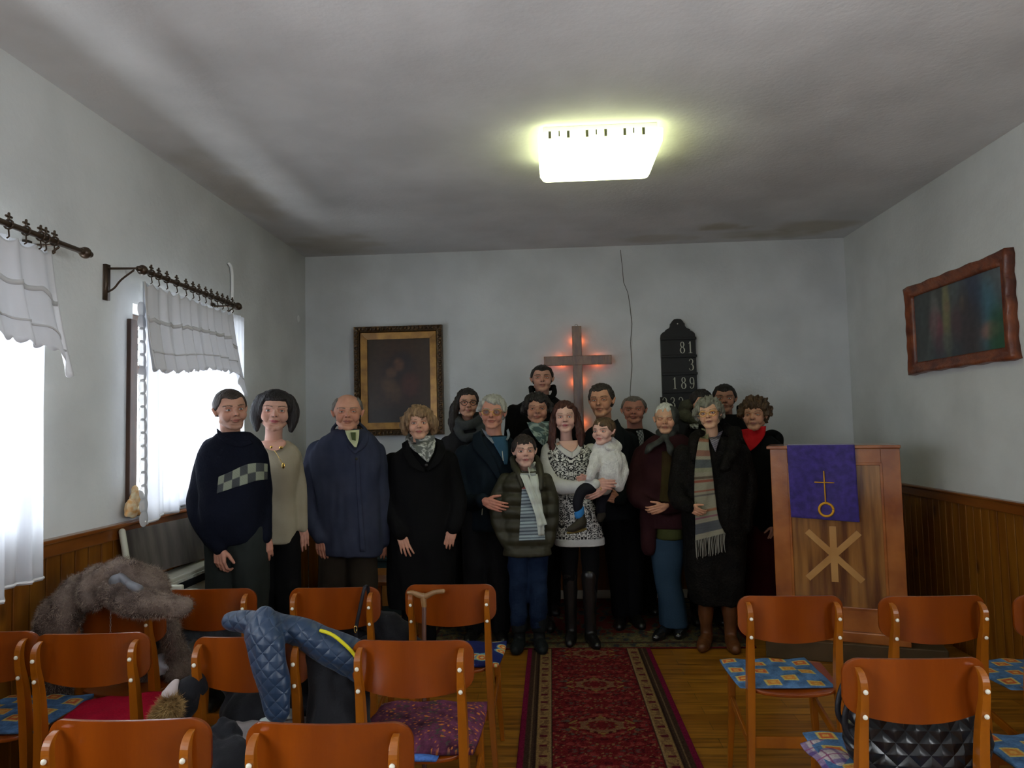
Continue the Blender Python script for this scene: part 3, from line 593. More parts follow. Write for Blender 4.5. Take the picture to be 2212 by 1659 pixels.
obj('body', G().box((-.32, -.22, 0), (.36, .24, .44)), teal, t, smooth=False, bevel=.006); obj('lid', G().box((-.34, -.24, .44), (.38, .26, .465)), teal, t, smooth=False, bevel=.005); obj('panel', G().box((-.2, -.228, .08), (.25, -.22, .38)), mat('pine_panel', (.25, .10, .02), .5), t, smooth=False)
g = G(); g.ell((-1.32, 5.93, .53), (.10, .08, .07)); g.ell((-1.26, 5.90, .56), (.06, .06, .06)); me = remesh(g, .008, 2); wrinkle(me, .012, 30, 8); o = obj('carrier_bag', me, mat('printed_bag', (.12, .10, .11), .5, c2=(.36, .36, .36), nscale=22, lo=.45, hi=.55)); tag(o, 'crumpled printed carrier bag on the teal chest', 'bag')
t = empty('side_table', (.84, 6.04, 0), 'small dark table with turned legs behind the standing group', 'table')
obj('top', G().box((-.36, -.16, .60), (.36, .18, .63)), darkwood, t, smooth=False, bevel=.006)
glossd = mat('turned_dark_wood', (.03, .012, .008), .2, spec=.6, coat=.5)
for sx in (-1, 1):
    for sy in (-1, 1):
        g = G(); x = sx*.30; y = .01+sy*.13; prof = [(0, .02), (.03, .026), (.08, .018), (.14, .030), (.22, .018), (.30, .034), (.38, .018), (.44, .030), (.50, .020), (.60, .026)]
        g.loft([[(x+r*math.cos(a), y+r*math.sin(a), z) for a in np.arange(14)*2*PI/14] for z, r in prof]); obj('leg', g, glossd, t)
t = empty('wooden_stool', (-1.12, 5.15, 0), 'low reddish wooden stool behind the woman in the black coat', 'stool')
obj('seat', G().box((-.2, -.12, .40), (.2, .12, .425)), pine_rail, t, smooth=False, bevel=.005)
for x in (-.17, .17):
    for y in (-.09, .09): obj('leg', G().box((x-.017, y-.017, 0), (x+.017, y+.017, .40)), pine_rail, t, smooth=False)
# ================================================================== CHAIRS
ply = mat('honey_plywood', (.165, .029, .0004), .28, c2=(.225, .044, .0008), nscale=2.2, stretch=(5, 1, .8), spec=.5, coat=.35, bump=.12, bscale=30)
beech = mat('honey_beech', (.23, .062, .0015), .3, c2=(.31, .09, .003), nscale=4, stretch=(5, 5, .6), spec=.5, coat=.3)
capm = mat('white_bolt_cap', (.75, .72, .60), .35, spec=.5)
def rrect(w, h, r, n=6, bow=0.0):
    out = []
    for cx, cz, a0 in ((w/2-r, h/2-r, 0), (-w/2+r, h/2-r, PI/2), (-w/2+r, -h/2+r, PI), (w/2-r, -h/2+r, 1.5*PI)):
        for k in range(n+1): out.append((cx+r*math.cos(a0+k*PI/2/n), cz+r*math.sin(a0+k*PI/2/n)))
    return out
KS = .938                                           # chair proportions: 0.40 wide, 0.44 seat, 0.82 high
def zmap(z): return np.interp(z, [0, .45, .60, 2.0], [0, .457, .656, 1.969])
def make_chair():
    t = empty('wooden_chair', (0, 0, 0), 'x', 'chair')
    # backrest: bent plywood, filled as a grid clipped to a rounded outline
    W_, H_ = .428, .172; zc = .685
    nu, nv = 36, 26
    def fn(u, v):
        x = (u-.5)*2; z = np.sin((v-.5)*PI)*.999; Rr = .052; Z = z*H_/2; e = np.clip(np.abs(Z)-(H_/2-Rr), 0, Rr); wv_ = W_/2-Rr+np.sqrt(np.maximum(Rr*Rr-e*e, 1e-9))
        X = x*wv_; Z = Z+.004*(1-x**2)-np.where(z < 0, .016*(1-x**2)*np.abs(z), 0)
        return (X, -.208+.040*(X/(W_/2))**2-.035*(Z+zc-.6), zc+Z)
    me, u, v = slab(nu, nv, fn, .011, 'backrest', n=(0, 1, 0)); me.materials.append(ply)
    o = link('backrest', me, t); md = o.modifiers.new('bevel', 'BEVEL'); md.width = .004; md.segments = 3; md.angle_limit = 1.0
    for sx in (-1, 1):                              # rear legs run up behind the backrest
        pts = [(.205, -.225, 0), (.186, -.195, .24), (.178, -.190, .44), (.176, -.205, .56), (.176, -.230, .66), (.177, -.233, .715), (.177, -.220, .740), (.177, -.202, .748)]
        hw = [(.011, .012), (.014, .017), (.016, .020), (.0145, .017), (.012, .012), (.011, .011), (.010, .008), (.008, .003)]
        P = np.array(pts); Hh = np.array(hw); k = 4; P2, a = spline(P, Hh[:, 0], k); _, b = spline(P, Hh[:, 1], k)
        rings = [[(sx*p[0]+dx*aa, p[1]+dy*bb, p[2]) for dx, dy in ((1, 1), (1, -1), (-1, -1), (-1, 1))] for p, aa, bb in zip(P2, a, b)]
        g = G(); g.loft(rings if sx > 0 else rings); obj('leg', g, beech, t, smooth=False, bevel=.004, bseg=2)
        g = G(); g.loft([[(sx*x+dx*a_, y+dy*a_, z) for dx, dy in ((1, 1), (1, -1), (-1, -1), (-1, 1))] for x, y, z, a_ in ((.200, .185, 0, .011), (.185, .165, .24, .015), (.180, .160, .425, .017))])
        obj('leg', g, beech, t, smooth=False, bevel=.004)
        g = G(); g.loft([[(sx*x, y, z-.016), (sx*x, y, z+.016), (sx*x-sx*.016, y, z+.016), (sx*x-sx*.016, y, z-.016)] for x, y, z in ((.193, -.20, .235), (.193, .168, .30))]); obj('side_stretcher', g, beech, t, smooth=False, bevel=.003)
        for z in (.690, .613):
            y = -.208+.040*(.177/.214)**2-.035*(z-.6)-.038
            yy = -.2495 if z > .65 else -.238
            obj('bolt_cap', G().ell((sx*.176, yy, z), (.0075, .006, .0075), nu=12, nv=8), capm, t)
    obj('rear_rail', G().box((-.185, -.203, .235), (.185, -.187, .278)), beech, t, smooth=False, bevel=.003)
    obj('front_rail', G().box((-.18, .150, .385), (.18, .168, .425)), beech, t, smooth=False, bevel=.003)
    def sf(u, v):
        x = (u-.5)*2; y = (v-.5)*2; w = .188+.034*(y+1)/2; c = np.clip((np.abs(y)-.6)/.4, 0, 1); w = w*(1-.10*c**2.5); l = .21*(1-.10*np.clip((np.abs(x)-.6)/.4, 0, 1)**2.5)
        return (x*w, y*l-.0, .436+.008*x**2-.012*np.clip(-y-.6, 0, 1)**1.2*2.2*(1-x**2)-.012*np.clip(y-.75, 0, 1)*3+.004)
    me, u, v = slab(24, 24, sf, .013, 'seat'); me.materials.append(ply); o = link('seat', me, t); md = o.modifiers.new('bevel', 'BEVEL'); md.width = .004; md.segments = 3; md.angle_limit = 1.0
    return t
chair0 = make_chair()
for ch in chair0.children:
    V = getv(ch.data); V[:, :2] *= KS; V[:, 2] = zmap(V[:, 2]); setv(ch.data, V); used0 = [False]
CH = {}
def chair(key, x, y, rz, label):                    # x, y = top centre of the backrest
    o = chair0 if not used0[0] else copy_tree(chair0); used0[0] = True
    c, s = math.cos(rz), math.sin(rz); off = np.array((0, -.216*KS)); x *= KS; y *= KS; o.location = (x-(c*off[0]-s*off[1]), y-(s*off[0]+c*off[1]), 0); o.rotation_euler = (0, 0, rz)
    tag(o, label, 'chair', 'varnished wooden chairs in rows'); CH[key] = (np.array(o.location), rz); return o
chair('A1', -1.11, 1.795, 0.02, 'nearest wooden chair on the left, only its backrest top in frame')
chair('A2', -.578, 1.773, 0.0, 'nearest wooden chair beside the aisle, only its backrest in frame')
chair('B0', -2.165, 2.60, 0.0, 'wooden chair cut by the left edge with blue patchwork cushion')
chair('B1', -1.72, 2.566, 0.05, 'wooden chair with bright red cloth on its seat')
chair('B2', -1.094, 2.511, 0.01, 'wooden chair with quilted blue jacket draped over its backrest')
chair('B3', -.501, 2.455, -0.03, 'wooden chair with purple floral cushion and white button, left of the aisle')
chair('C0', -1.915, 3.04, -0.10, 'wooden chair under the brown fur coat by the left wall')
chair('C1', -1.616, 3.278, 0.03, 'wooden chair with slate coat hanging at its left side, right of the fur coat')
chair('C2', -1.027, 3.28, 0.02, 'wooden chair with thin black bag strap over its backrest')
chair('C3', -.49, 3.321, -0.01, 'wooden chair with walking cane hooked on it and navy cushion')
chair('CR1', .977, 3.038, -0.03, 'wooden chair right of the aisle with blue patchwork cushion, in front of the pulpit')
chair('CR2', 1.543, 3.015, 0.02, 'wooden chair with red knitted pad, in front of the right side wall')
chair('CR3', 2.08, 3.02, 0.05, 'wooden chair cut by the right edge in the far right row')
chair('BR', 1.087, 2.243, 0.01, 'wooden chair holding the black quilted handbag')
chair('BR2', 1.66, 2.20, 0.03, 'wooden chair at the lower right corner with blue patchwork cushion, mostly out of frame')
def onchair(key, p):                                # chair-local point to the world
    o, rz = CH[key]; c, s = math.cos(rz), math.sin(rz); x, y = p[0]*KS, p[1]*KS; return np.array((o[0]+c*x-s*y, o[1]+s*x+c*y, float(zmap(p[2]))))
# cushions
clothm = mat('printed_cotton', (1, 1, 1), .85, attr=True, c2=(.75,), nscale=120, detail=2, spec=.1, bump=.5, bscale=200)
def cushion(key, w, d, th, colf, label, dx=0, dy=0, rz=0, puff=.6, z=.447, name='seat_cushion', seed=1, n=70):
    w *= KS; d *= KS
    def fn(u, v):
        x = (u-.5)*2; y = (v-.5)*2; e = (1-np.abs(x)**6)*(1-np.abs(y)**6)
        return (x*w/2*(1-.03*np.abs(y)**3), y*d/2*(1-.03*np.abs(x)**3), 0*x+puff*th*e)
    P, F, u, v = grid(n, n, fn); k = len(P); bot = P.copy(); bot[:, 2] = -.25*th*(1-np.abs((u-.5)*2)**6)*(1-np.abs((v-.5)*2)**6); bot[:, 2] = 0
    P[:, 2] += th*.4+ .004*wob(P, 22, seed)*1.0
    V = np.concatenate([P, bot]); FF = list(F)+[tuple(i+k for i in reversed(q)) for q in F]; nn = n
    bd = [i*nn for i in range(nn)]+[(nn-1)*nn+j for j in range(1, nn)]+[i*nn+nn-1 for i in range(nn-2, -1, -1)]+[j for j in range(nn-2, 0, -1)]
    for a, b in zip(bd, bd[1:]+bd[:1]): FF.append((b, a, a+k, b+k))
    me = bpy.data.meshes.new(name); me.from_pydata(V.tolist(), [], FF); me.polygons.foreach_set('use_smooth', [True]*len(FF))
    uu = np.concatenate([u, u]); vv = np.concatenate([v, v]); colour(me, colf(uu, vv, V)); me.update(); me.materials.append(clothm)
    o = link(name, me); p = onchair(key, (dx, dy, z+.004)); o.location = p; o.rotation_euler = (0, 0, CH[key][1]+rz); tag(o, label, 'cushion'); return o
def patchwork(seed):
    R = np.random.RandomState(seed); pts = []
    for i in range(4):
        for j in range(3): pts.append(((i+.3+.4*R.rand())/4, (j+(.25 if i % 2 else .65)+.2*R.rand())/3, R.rand()))
    def f(u, v, V):
        n = wob(V, 40, seed)*.5+wob(V, 90, seed+1)*.4; C = np.array((.075, .16, .31))[None]*(1+.35*n)[:, None]
        for cx, cy, s in pts:
            dx = np.abs(u-cx); dy = np.abs(v-cy); m = (dx < .080) & (dy < .078); C[m] = (.55, .42, .12); m2 = (dx < .060) & (dy < .056); C[m2] = (.50, .11, .03) if s < .6 else (.55, .22, .04); m3 = (dx < .028) & (dy < .024); C[m3] = (.60, .33, .07)
        return np.clip(C, 0, 1)
    return f
cushion('CR1', .40, .36, .012, patchwork(1), 'thin blue cushion with orange squares on the chair right of the aisle', dx=-.03, dy=.0, rz=.04, n=90)
cushion('CR3', .40, .36, .012, patchwork(2), 'thin blue cushion with orange squares by the right edge of the far row', dx=-.05, dy=.0, n=90)
cushion('BR2', .40, .38, .014, patchwork(3), 'thin blue cushion with orange squares at the lower right corner', dx=-.02, dy=.02, n=90)
cushion('BR', .41, .38, .010, patchwork(4), 'thin blue cushion with orange squares under the checked cloth and handbag', dx=-.02, dy=0, n=90)
cushion('B0', .40, .37, .02, patchwork(5), 'blue cushion with orange patches on the chair at the left edge', dx=.0, n=90)
def floral(u, v, V):
    P1 = wob(V, 150, 3); P2 = wob(V, 190, 4); C = np.tile(np.array((.115, .030, .065)), (len(u), 1)); C *= (1+.3*wob(V, 60, 9))[:, None]
    C[P2 > .9] = (.07, .06, .05); C[P1 > 1.15] = (.55, .17, .03); C[(P1 < -1.35)] = (.30, .10, .06); return np.clip(C, 0, 1)
cushion('B3', .43, .42, .040, floral, 'puffy purple floral cushion with a white button', dy=.01, n=110)
o = obj('button', G().ell((.0, -.14, .033), (.009, .009, .004)), capm, [x for x in bpy.data.objects if x.get('label', '').startswith('puffy purple')][0])
def plain(c, s=.12):
    return lambda u, v, V: np.clip(np.array(c)[None]*(1+s*wob(V, 30, 2))[:, None], 0, 1)
cushion('B3', .30, .10, .012, plain((.06, .14, .40)), 'folded blue cloth under the purple floral cushion', dx=-.06, dy=-.175, z=.437, name='folded_cloth', n=20)
def navy(u, v, V):
    P = wob(V, 80, 5); C = np.tile(np.array((.012, .018, .10)), (len(u), 1)); C[P > 1.1] = (.12, .25, .35)
    R = np.random.RandomState(4)
    for i in range(9):
        cx, cy = R.rand(2); d = np.hypot((u-cx), (v-cy)*.9); C[d < .085] = (.10, .28, .40); C[d < .068] = (.60, .38, .08); C[d < .045] = (.50, .09, .03); C[d < .02] = (.6, .5, .2)
    return C
cushion('C3', .40, .36, .022, navy, 'navy cushion with orange and turquoise motifs behind the cane', dx=.03, dy=.0, rz=-.05, n=90)
def redknit(u, v, V):
    C = np.tile(np.array((.40, .012, .035)), (len(u), 1)); C *= (1+.25*np.sin(u*220)*np.sin(v*200))[:, None]; C[(V[:, 2] < .010) & (V[:, 2] > .003)] = (.5, .45, .42); C[V[:, 2] < .003] = (.03, .015, .04); return np.clip(C, 0, 1)
cushion('CR2', .36, .32, .028, redknit, 'thick red knitted seat pad with pale edging', dx=-.06, dy=-.03, rz=.06, n=70)
cushion('B1', .46, .42, .018, plain((.42, .006, .028), .06), 'bright red cloth laid over the seat of a left-hand chair', dx=.02, dy=.03, rz=.22, name='red_cloth', n=40)
# ================================================================== THINGS LEFT ON THE CHAIRS
def drape(name, g, m, label, cat, voxel=.010, wr=(.006, 14), seed=1, aniso=(1, 1, 1), smooth=5, parent=None):
    me = remesh(g, voxel, smooth, name=name); wrinkle(me, wr[0], wr[1], seed, aniso); wrinkle(me, wr[0]*.4, wr[1]*2.7, seed+5, aniso)
    o = obj(name, me, m, parent)
    if label: tag(o, label, cat)
    return o
def furblades(me, n, ln, seed, wd=.0018, down=.5):
    R = np.random.RandomState(seed); V = getv(me); N = getn(me); idx = R.randint(0, len(V), n); P = V[idx]+R.normal(size=(n, 3))*.003; D = N[idx]+R.normal(size=(n, 3))*.55-np.array((0, 0, down)); D /= np.linalg.norm(D, axis=1)[:, None]
    S = np.cross(D, R.normal(size=(n, 3))); S /= np.linalg.norm(S, axis=1)[:, None]; L = ln*(.5+R.rand(n))[:, None]
    a = P+S*wd; b = P-S*wd; c = P+D*L; return np.stack([a, b, c], 1).reshape(-1, 3), [(3*i, 3*i+1, 3*i+2) for i in range(n)]
def fur_obj(name, me, m, n, ln, seed, parent, wd=.0018, down=.5):
    V, F = furblades(me, n, ln, seed, wd, down); f = bpy.data.meshes.new(name); f.from_pydata(V.tolist(), [], F); f.materials.append(m); o = link(name, f, parent); o['kind'] = 'stuff'; return o
furm = mat('grey_brown_fur', (.10, .068, .052), .8, c2=(.30, .23, .18), nscale=16, sheen=.0, lo=.38, hi=.62); furdark = mat('fur_base', (.055, .036, .03), .9, c2=(.20, .15, .12), nscale=9, bump=2, bscale=80)
# fur coat over chair C0
cx = onchair('C0', (0, -.21, .76))
def C0(x, y, z): return onchair('C0', (x, y-.21, z))
g = G()
for pts, r in (([(-.235, -.02, .60), (-.23, -.02, .72), (-.12, .0, .835), (.02, .01, .865), (.14, .02, .85), (.20, .02, .82)], [.070, .078, .074, .070, .060, .045]),
               ([(-.26, -.03, .72), (-.275, -.03, .60), (-.265, -.02, .46), (-.25, 0, .35)], [.07, .075, .075, .07]),
               ([(-.06, -.04, .84), (-.03, -.06, .89), (.05, -.04, .925), (.12, -.02, .88)], [.045, .042, .045, .05]),
               ([(-.10, -.05, .89), (-.075, -.075, .82), (-.02, -.075, .795)], [.032, .036, .028]),
               ([(.02, -.06, .845), (.12, -.11, .825), (.24, -.12, .80), (.37, -.10, .785)], [.045, .058, .055, .035]), ([(.02, .10, .80), (-.05, .16, .62), (0, .2, .48)], [.08, .09, .08]), ([(.16, .12, .66), (.19, .15, .56), (.19, .18, .48)], [.04, .05, .05])):
    g.tube([C0(*p) for p in pts], r, n=12, smooth=4)
fc = drape('fur_coat', g, furdark, 'thick grey brown fur coat heaped over the backrest of a chair by the left wall', 'coat', .010, (.010, 18), 3)
fur_obj('fur_pile', fc.data, furm, 60000, .013, 5, fc, wd=.0007)
g = G(); g.ell(C0(.075, -.085, .885), (.035, .02, .028)).tube([C0(.09, -.085, .91), C0(.14, -.10, .875), C0(.20, -.12, .86)], [.012, .018, .02]); obj('lining', remesh(g, .005, 3), mat('grey_satin', (.13, .13, .14), .35), fc)
obj('sleeve_band', G().box(C0(-.205, -.098, .72)-(.022, 0, .035), C0(-.195, -.095, .74)+(.01, 0, .04)), mat('brown_leather', (.03, .012, .01), .4), fc, smooth=False)
# chain hanging on the backrest
g = G()
for k in range(16): q = C0(.035, -.072, .745-.016*k); g.tube([q+np.array((.003*math.cos(a)*(k % 2), .003*math.cos(a)*((k+1) % 2), .008*math.sin(a))) for a in np.linspace(0, 2*PI, 9)], .0012, n=5, dome=False)
o = obj('chain', g, mat('steel', (.4, .4, .38), .3, metal=1)); tag(o, 'fine metal chain hanging down from the fur coat', 'chain')
# slate coat hanging left of C1
slate = mat('slate_wool', (.045, .055, .065), .85, sheen=.2, bump=.5, bscale=120)
def C1(x, y, z): return onchair('C1', (x, y-.21, z))
g = G(); g.tube([C1(-.20, -.01, .74), C1(-.26, -.03, .66), C1(-.27, -.03, .52), C1(-.255, -.02, .38), C1(-.25, -.02, .22)], [.030, .055, .06, .06, .055], n=12, smooth=4); g.tube([C1(-.19, .06, .72), C1(-.20, .08, .55), C1(-.20, .10, .45)], [.04, .05, .05]); g.tube([C1(-.18, .09, .58), C1(0, .12, .57), C1(.18, .10, .55)], [.05, .06, .05])
drape('slate_coat', g, slate, 'slate grey coat hanging from the left side of a chair beside the fur coat', 'coat', .009, (.009, 22), 6, aniso=(1.5, 1.5, .4))
g = G(); g.ell(C1(-.05, .0+.18, .50), (.09, .09, .05)); drape('pink_scarf', g, mat('pink_print', (.35, .05, .10), .8, c2=(.45, .42, .40), nscale=50), 'small pink and white printed scarf on a chair seat behind the blue jacket', 'scarf', .009, (.01, 30), 4)
g = G(); g.ell(onchair('C0', (.02, -.02, .495)), (.13, .09, .045)).ell(onchair('C0', (.14, -.06, .50)), (.06, .04, .05)); drape('plastic_bag', g, mat('pale_plastic', (.30, .33, .36), .4, c2=(.5, .52, .54), nscale=12), 'pale crumpled plastic bag on the seat under the fur coat', 'bag', .008, (.012, 22), 7)
# black bag with strap on C2
blk = mat('black_nylon', (.010, .010, .013), .5, bump=.8, bscale=45); blkw = mat('black_wool', (.006, .0065, .009), .9, sheen=.05, bump=.4, bscale=150)
def C2(x, y, z): return onchair('C2', (x, y-.21, z))
t = empty('shoulder_bag', onchair('C2', (.0, .0, .45)), 'black shoulder bag on a chair, its thin strap looped over the backrest', 'bag'); o0 = np.array(t.location)
g = G(); g.ell(onchair('C2', (.03, -.02, .53))-o0, (.17, .09, .085)); me = remesh(g, .01, 3); wrinkle(me, .006, 20, 3); obj('body', me, blk, t)
def C2r(x, y, z): return C2(x, y, z)-o0
for pts in ([(.155, .03, .60), (.162, .012, .755), (.160, .000, .781), (.152, -.016, .772), (.128, -.030, .66), (.115, -.034, .595)], [(.115, -.034, .595), (.116, -.02, .54), (.11, .05, .52)]):
    g = G(); P, _ = spline(np.array([C2r(*p) for p in pts]), np.zeros(len(pts)), 6); g.loft([[p+np.array(d) for d in ((.008, 0, 0), (.0, .002, .002), (-.008, 0, 0), (0, -.002, -.002))] for p in P]); obj('strap', g, blk, t)
obj('buckle', G().tube([C2r(.115+.006*math.cos(a), -.038, .597+.012*math.sin(a)) for a in np.linspace(0, 2*PI, 11)], .002, n=6, dome=False), mat('brass', (.7, .5, .15), .3, metal=1), t)
g = G(); g.tube([C2(.16, .10, .60), C2(.24, .12, .56), C2(.33, .12, .50), C2(.36, .14, .42)], [.05, .075, .07, .05], smooth=4); g.tube([C2(-.2, .1, .58), C2(-.05, .16, .56), C2(.1, .16, .57)], [.06, .06, .06]); drape('black_jacket', g, blkw, 'black jacket heaped on the seat of the chair with the bag strap', 'jacket', .01, (.012, 18), 9)
# blue quilted jacket over B2
m, N, L, b = nt('blue_quilt'); b.inputs[0].default_value = (.008, .028, .068, 1); b.inputs['Roughness'].default_value = .45; b.inputs['Sheen Weight'].default_value = .1
tc = N.new('ShaderNodeTexCoord'); mp = N.new('ShaderNodeMapping'); mp.inputs['Rotation'].default_value = (0, .75, 0); L.new(tc.outputs['Object'], mp.inputs[0])
ws = []
for ax in ('X', 'Z'):
    wv = N.new('ShaderNodeTexWave'); wv.wave_type = 'BANDS'; wv.bands_direction = ax; wv.inputs['Scale'].default_value = 9; wv.inputs['Distortion'].default_value = .8; L.new(mp.outputs[0], wv.inputs[0]); ws.append(wv)
mn = N.new('ShaderNodeMath'); mn.operation = 'MINIMUM'; L.new(ws[0].outputs['Fac'], mn.inputs[0]); L.new(ws[1].outputs['Fac'], mn.inputs[1]); pw = N.new('ShaderNodeMath'); pw.operation = 'POWER'; pw.inputs[1].default_value = .35; L.new(mn.outputs[0], pw.inputs[0])
bp = N.new('ShaderNodeBump'); bp.inputs['Distance'].default_value = .0035; L.new(pw.outputs[0], bp.inputs['Height']); L.new(bp.outputs[0], b.inputs['Normal']); quilt = m
def B2(x, y, z): return onchair('B2', (x, y-.21, z))
t = None
g = G(); g.tube([B2(.02, .06, .76), B2(.03, .025, .800), B2(.07, -.03, .795), B2(.10, -.060, .72), B2(.118, -.068, .64), B2(.130, -.070, .575)], [.06, .070, .080, .076, .070, .062], n=14, flat=.6, smooth=5, up=(1, 0, 0))
g.tube([B2(.0, .08, .78), B2(.12, .03, .80), B2(.24, .02, .755), B2(.36, .03, .69), B2(.43, .06, .62)], [.04, .045, .058, .065, .05], n=14, smooth=5); g.tube([B2(-.12, .13, .80), B2(-.03, .08, .81), B2(.08, .02, .81)], [.03, .04, .05], smooth=4)
bj = drape('quilted_jacket', g, quilt, 'blue quilted jacket slung over a chair back with one sleeve hanging towards the camera', 'jacket', .008, (.004, 18), 12)
g = G(); g.tube([B2(.27, -.02, .80), B2(.32, -.032, .785), B2(.38, -.035, .735), B2(.405, -.03, .695)], .006, n=8, smooth=4); obj('zip', g, mat('yellow_zip', (.55, .50, .01), .5), bj)
g = G(); g.ell(B2(.132, -.078, .520), (.046, .034, .006)); obj('cuff_lining', g, mat('dark_lining', (.006, .012, .04), .8), bj)
g = G(); g.tube([B2(.22, .10, .72), B2(.30, .06, .60), B2(.32, .03, .48), B2(.34, .03, .36)], [.06, .10, .115, .12], smooth=4); g.tube([B2(.25, .2, .62), B2(.1, .22, .55), B2(-.15, .22, .57)], [.07, .06, .06]); g.ell(B2(.02, .17, .50), (.20, .12, .07))
drape('black_coat', g, blkw, 'big black coat piled between the blue jacket and the floral cushion', 'coat', .011, (.013, 15), 14, aniso=(1.3, 1.3, .6))
g = G(); g.tube([B2(-.05, -.01, .455), B2(.02, .03, .475), B2(.20, .05, .47)], [.02, .03, .03]).tube([B2(-.08, -.02, .47), B2(.18, -.01, .455)], [.025, .028]).tube([B2(-.1, .05, .475), B2(.18, .06, .49)], [.03, .03])
drape('grey_garment', g, mat('grey_beige_knit', (.24, .21, .21), .85, bump=.8, bscale=60, bstretch=(.4, 3, 3)), 'folded pale grey garment on the seat under the black coat', 'garment', .007, (.006, 25), 15)
g = G(); g.ell(B2(.12, .03, .525), (.06, .03, .02)).ell(B2(.06, .02, .515), (.03, .02, .012)); drape('white_cloth', g, mat('pale_cyan_cloth', (.42, .48, .47), .8), 'small pale cloth peeking out under the blue sleeve', 'cloth', .006, (.005, 30), 16)
# dark coat with fur trimmed hood between B1 and B2, hanging low in front
g = G(); g.tube([B2(-.20, -.00, .60), B2(-.27, -.02, .52), B2(-.25, -.06, .42)], [.05, .055, .05], smooth=3); hd = drape('hooded_coat', g, blkw, 'dark hooded coat with a tan fur trim hanging between two left-hand chairs', 'coat', .009, (.008, 20), 17)
g = G(); g.tube([B2(-.235, -.085, .575), B2(-.262, -.095, .53), B2(-.255, -.10, .46)], [.030, .036, .030], smooth=3); me = remesh(g, .008, 2); tan = mat('tan_fur', (.16, .085, .025), .8, c2=(.42, .28, .11), nscale=16); ft = obj('fur_trim', me, tan, hd); fur_obj('fur_pile', me, tan, 12000, .022, 8, ft, wd=.0009)
g = G(); g.tube([B2(-.245, -.03, .63), B2(-.255, -.06, .60), B2(-.24, -.08, .585)], [.012, .028, .012]); drape('pale_lining', g, mat('pale_pink_cloth', (.45, .38, .36), .8), None, None, .006, (.004, 30), 18, parent=hd)
def A(x, y, z): return np.array((x*KS, y*KS, .093+.938*z))
g = G(); g.tube([A(-1.13, 2.38, .53), A(-1.12, 2.31, .47), A(-1.05, 2.26, .40), A(-.96, 2.20, .28), A(-.92, 2.18, .1)], [.024, .055, .085, .11, .12], n=14, smooth=4); g.tube([A(-1.09, 2.37, .50), A(-1.05, 2.30, .46), A(-.98, 2.25, .36)], [.04, .06, .08], smooth=3)
drape('dark_garment', g, blkw, 'dark coat hanging down between the two nearest chair backs', 'coat', .009, (.012, 20), 19, aniso=(1.5, 1.5, .5))
g = G(); g.tube([A(-1.28, 2.34, .475), A(-1.22, 2.30, .48), A(-1.16, 2.28, .455)], [.015, .022, .02], n=10, smooth=3); drape('glove', g, blkw, 'black glove lying by the corner of the red cloth', 'glove', .006, (.004, 30), 20)
# walking cane hooked on C3
canem = mat('cane_wood', (.20, .105, .04), .3, c2=(.28, .15, .06), nscale=8, spec=.5, coat=.4); shaft = mat('cane_shaft', (.10, .045, .03), .25, spec=.5, coat=.5)
def K(x, y, z): return onchair('C3', (x, y-.21, z))
t = empty('walking_cane', K(-.105, -.055, 0), 'brown walking cane with a curved T handle leaning on a chair back', 'cane'); c0 = np.array(t.location)
g = G(); g.tube([K(-.180, -.058, .752)-c0, K(-.155, -.058, .750)-c0, K(-.125, -.058, .738)-c0, K(-.10, -.058, .735)-c0, K(-.06, -.058, .752)-c0, K(-.020, -.058, .757)-c0], [.008, .010, .013, .013, .010, .010], n=12, smooth=5); g.tube([K(-.112, -.058, .735)-c0, K(-.108, -.058, .69)-c0], [.014, .011], n=12); obj('handle', g, canem, t)
obj('shaft', G().tube([K(-.108, -.058, .70)-c0, K(-.112, -.09, .02)-c0], .010, n=12), shaft, t); obj('ferrule', G().tube([K(-.112, -.09, .035)-c0, K(-.112, -.091, .012)-c0], .012, n=12), blk, t)
# handbag and checked cloth on BR
def chk(u, v, V):
    C = np.tile(np.array((.46, .40, .40)), (len(u), 1)); a = (u*5.0) % 1; b = (v*4.0) % 1
    C[(a < .22)] *= np.array((.55, .45, .75)); C[(b < .25)] *= np.array((.45, .40, .72)); C[(np.abs(a-.5) < .025)] = (.18, .04, .12); C[np.abs(b-.55) < .03] = (.25, .05, .15); return C
me, u, v = slab(70, 70, lambda u, v: (-.22+.32*u, -.20+.31*v, .454+.010*np.sin(u*9)+.006*np.sin(v*12)-.05*np.clip(.12-u, 0, 1)*4*(1-v)+.02*np.clip(v-.8, 0, 1)), .004, 'checked_cloth')
colour(me, chk(u, v, None)); me.materials.append(clothm); o = link('checked_cloth', me); o.location = CH['BR'][0]+np.array((-.01, .01, .004)); o.rotation_euler = (0, 0, .12); tag(o, 'checked white, violet and pink cloth under the black handbag', 'cloth')
t = empty('handbag', onchair('BR', (.045, -.085, .462)), 'black quilted leather handbag with looped handles on a chair', 'handbag')
m, N, L, b = nt('quilted_leather'); b.inputs[0].default_value = (.008, .009, .011, 1); b.inputs['Roughness'].default_value = .32; b.inputs['Specular IOR Level'].default_value = .5
tc = N.new('ShaderNodeTexCoord'); mp = N.new('ShaderNodeMapping'); mp.inputs['Rotation'].default_value = (0, .785, 0); L.new(tc.outputs['Object'], mp.inputs[0]); ws = []
for ax in ('X', 'Z'):
    wv = N.new('ShaderNodeTexWave'); wv.bands_direction = ax; wv.inputs['Scale'].default_value = 7.5; wv.inputs['Distortion'].default_value = .3; L.new(mp.outputs[0], wv.inputs[0]); ws.append(wv)
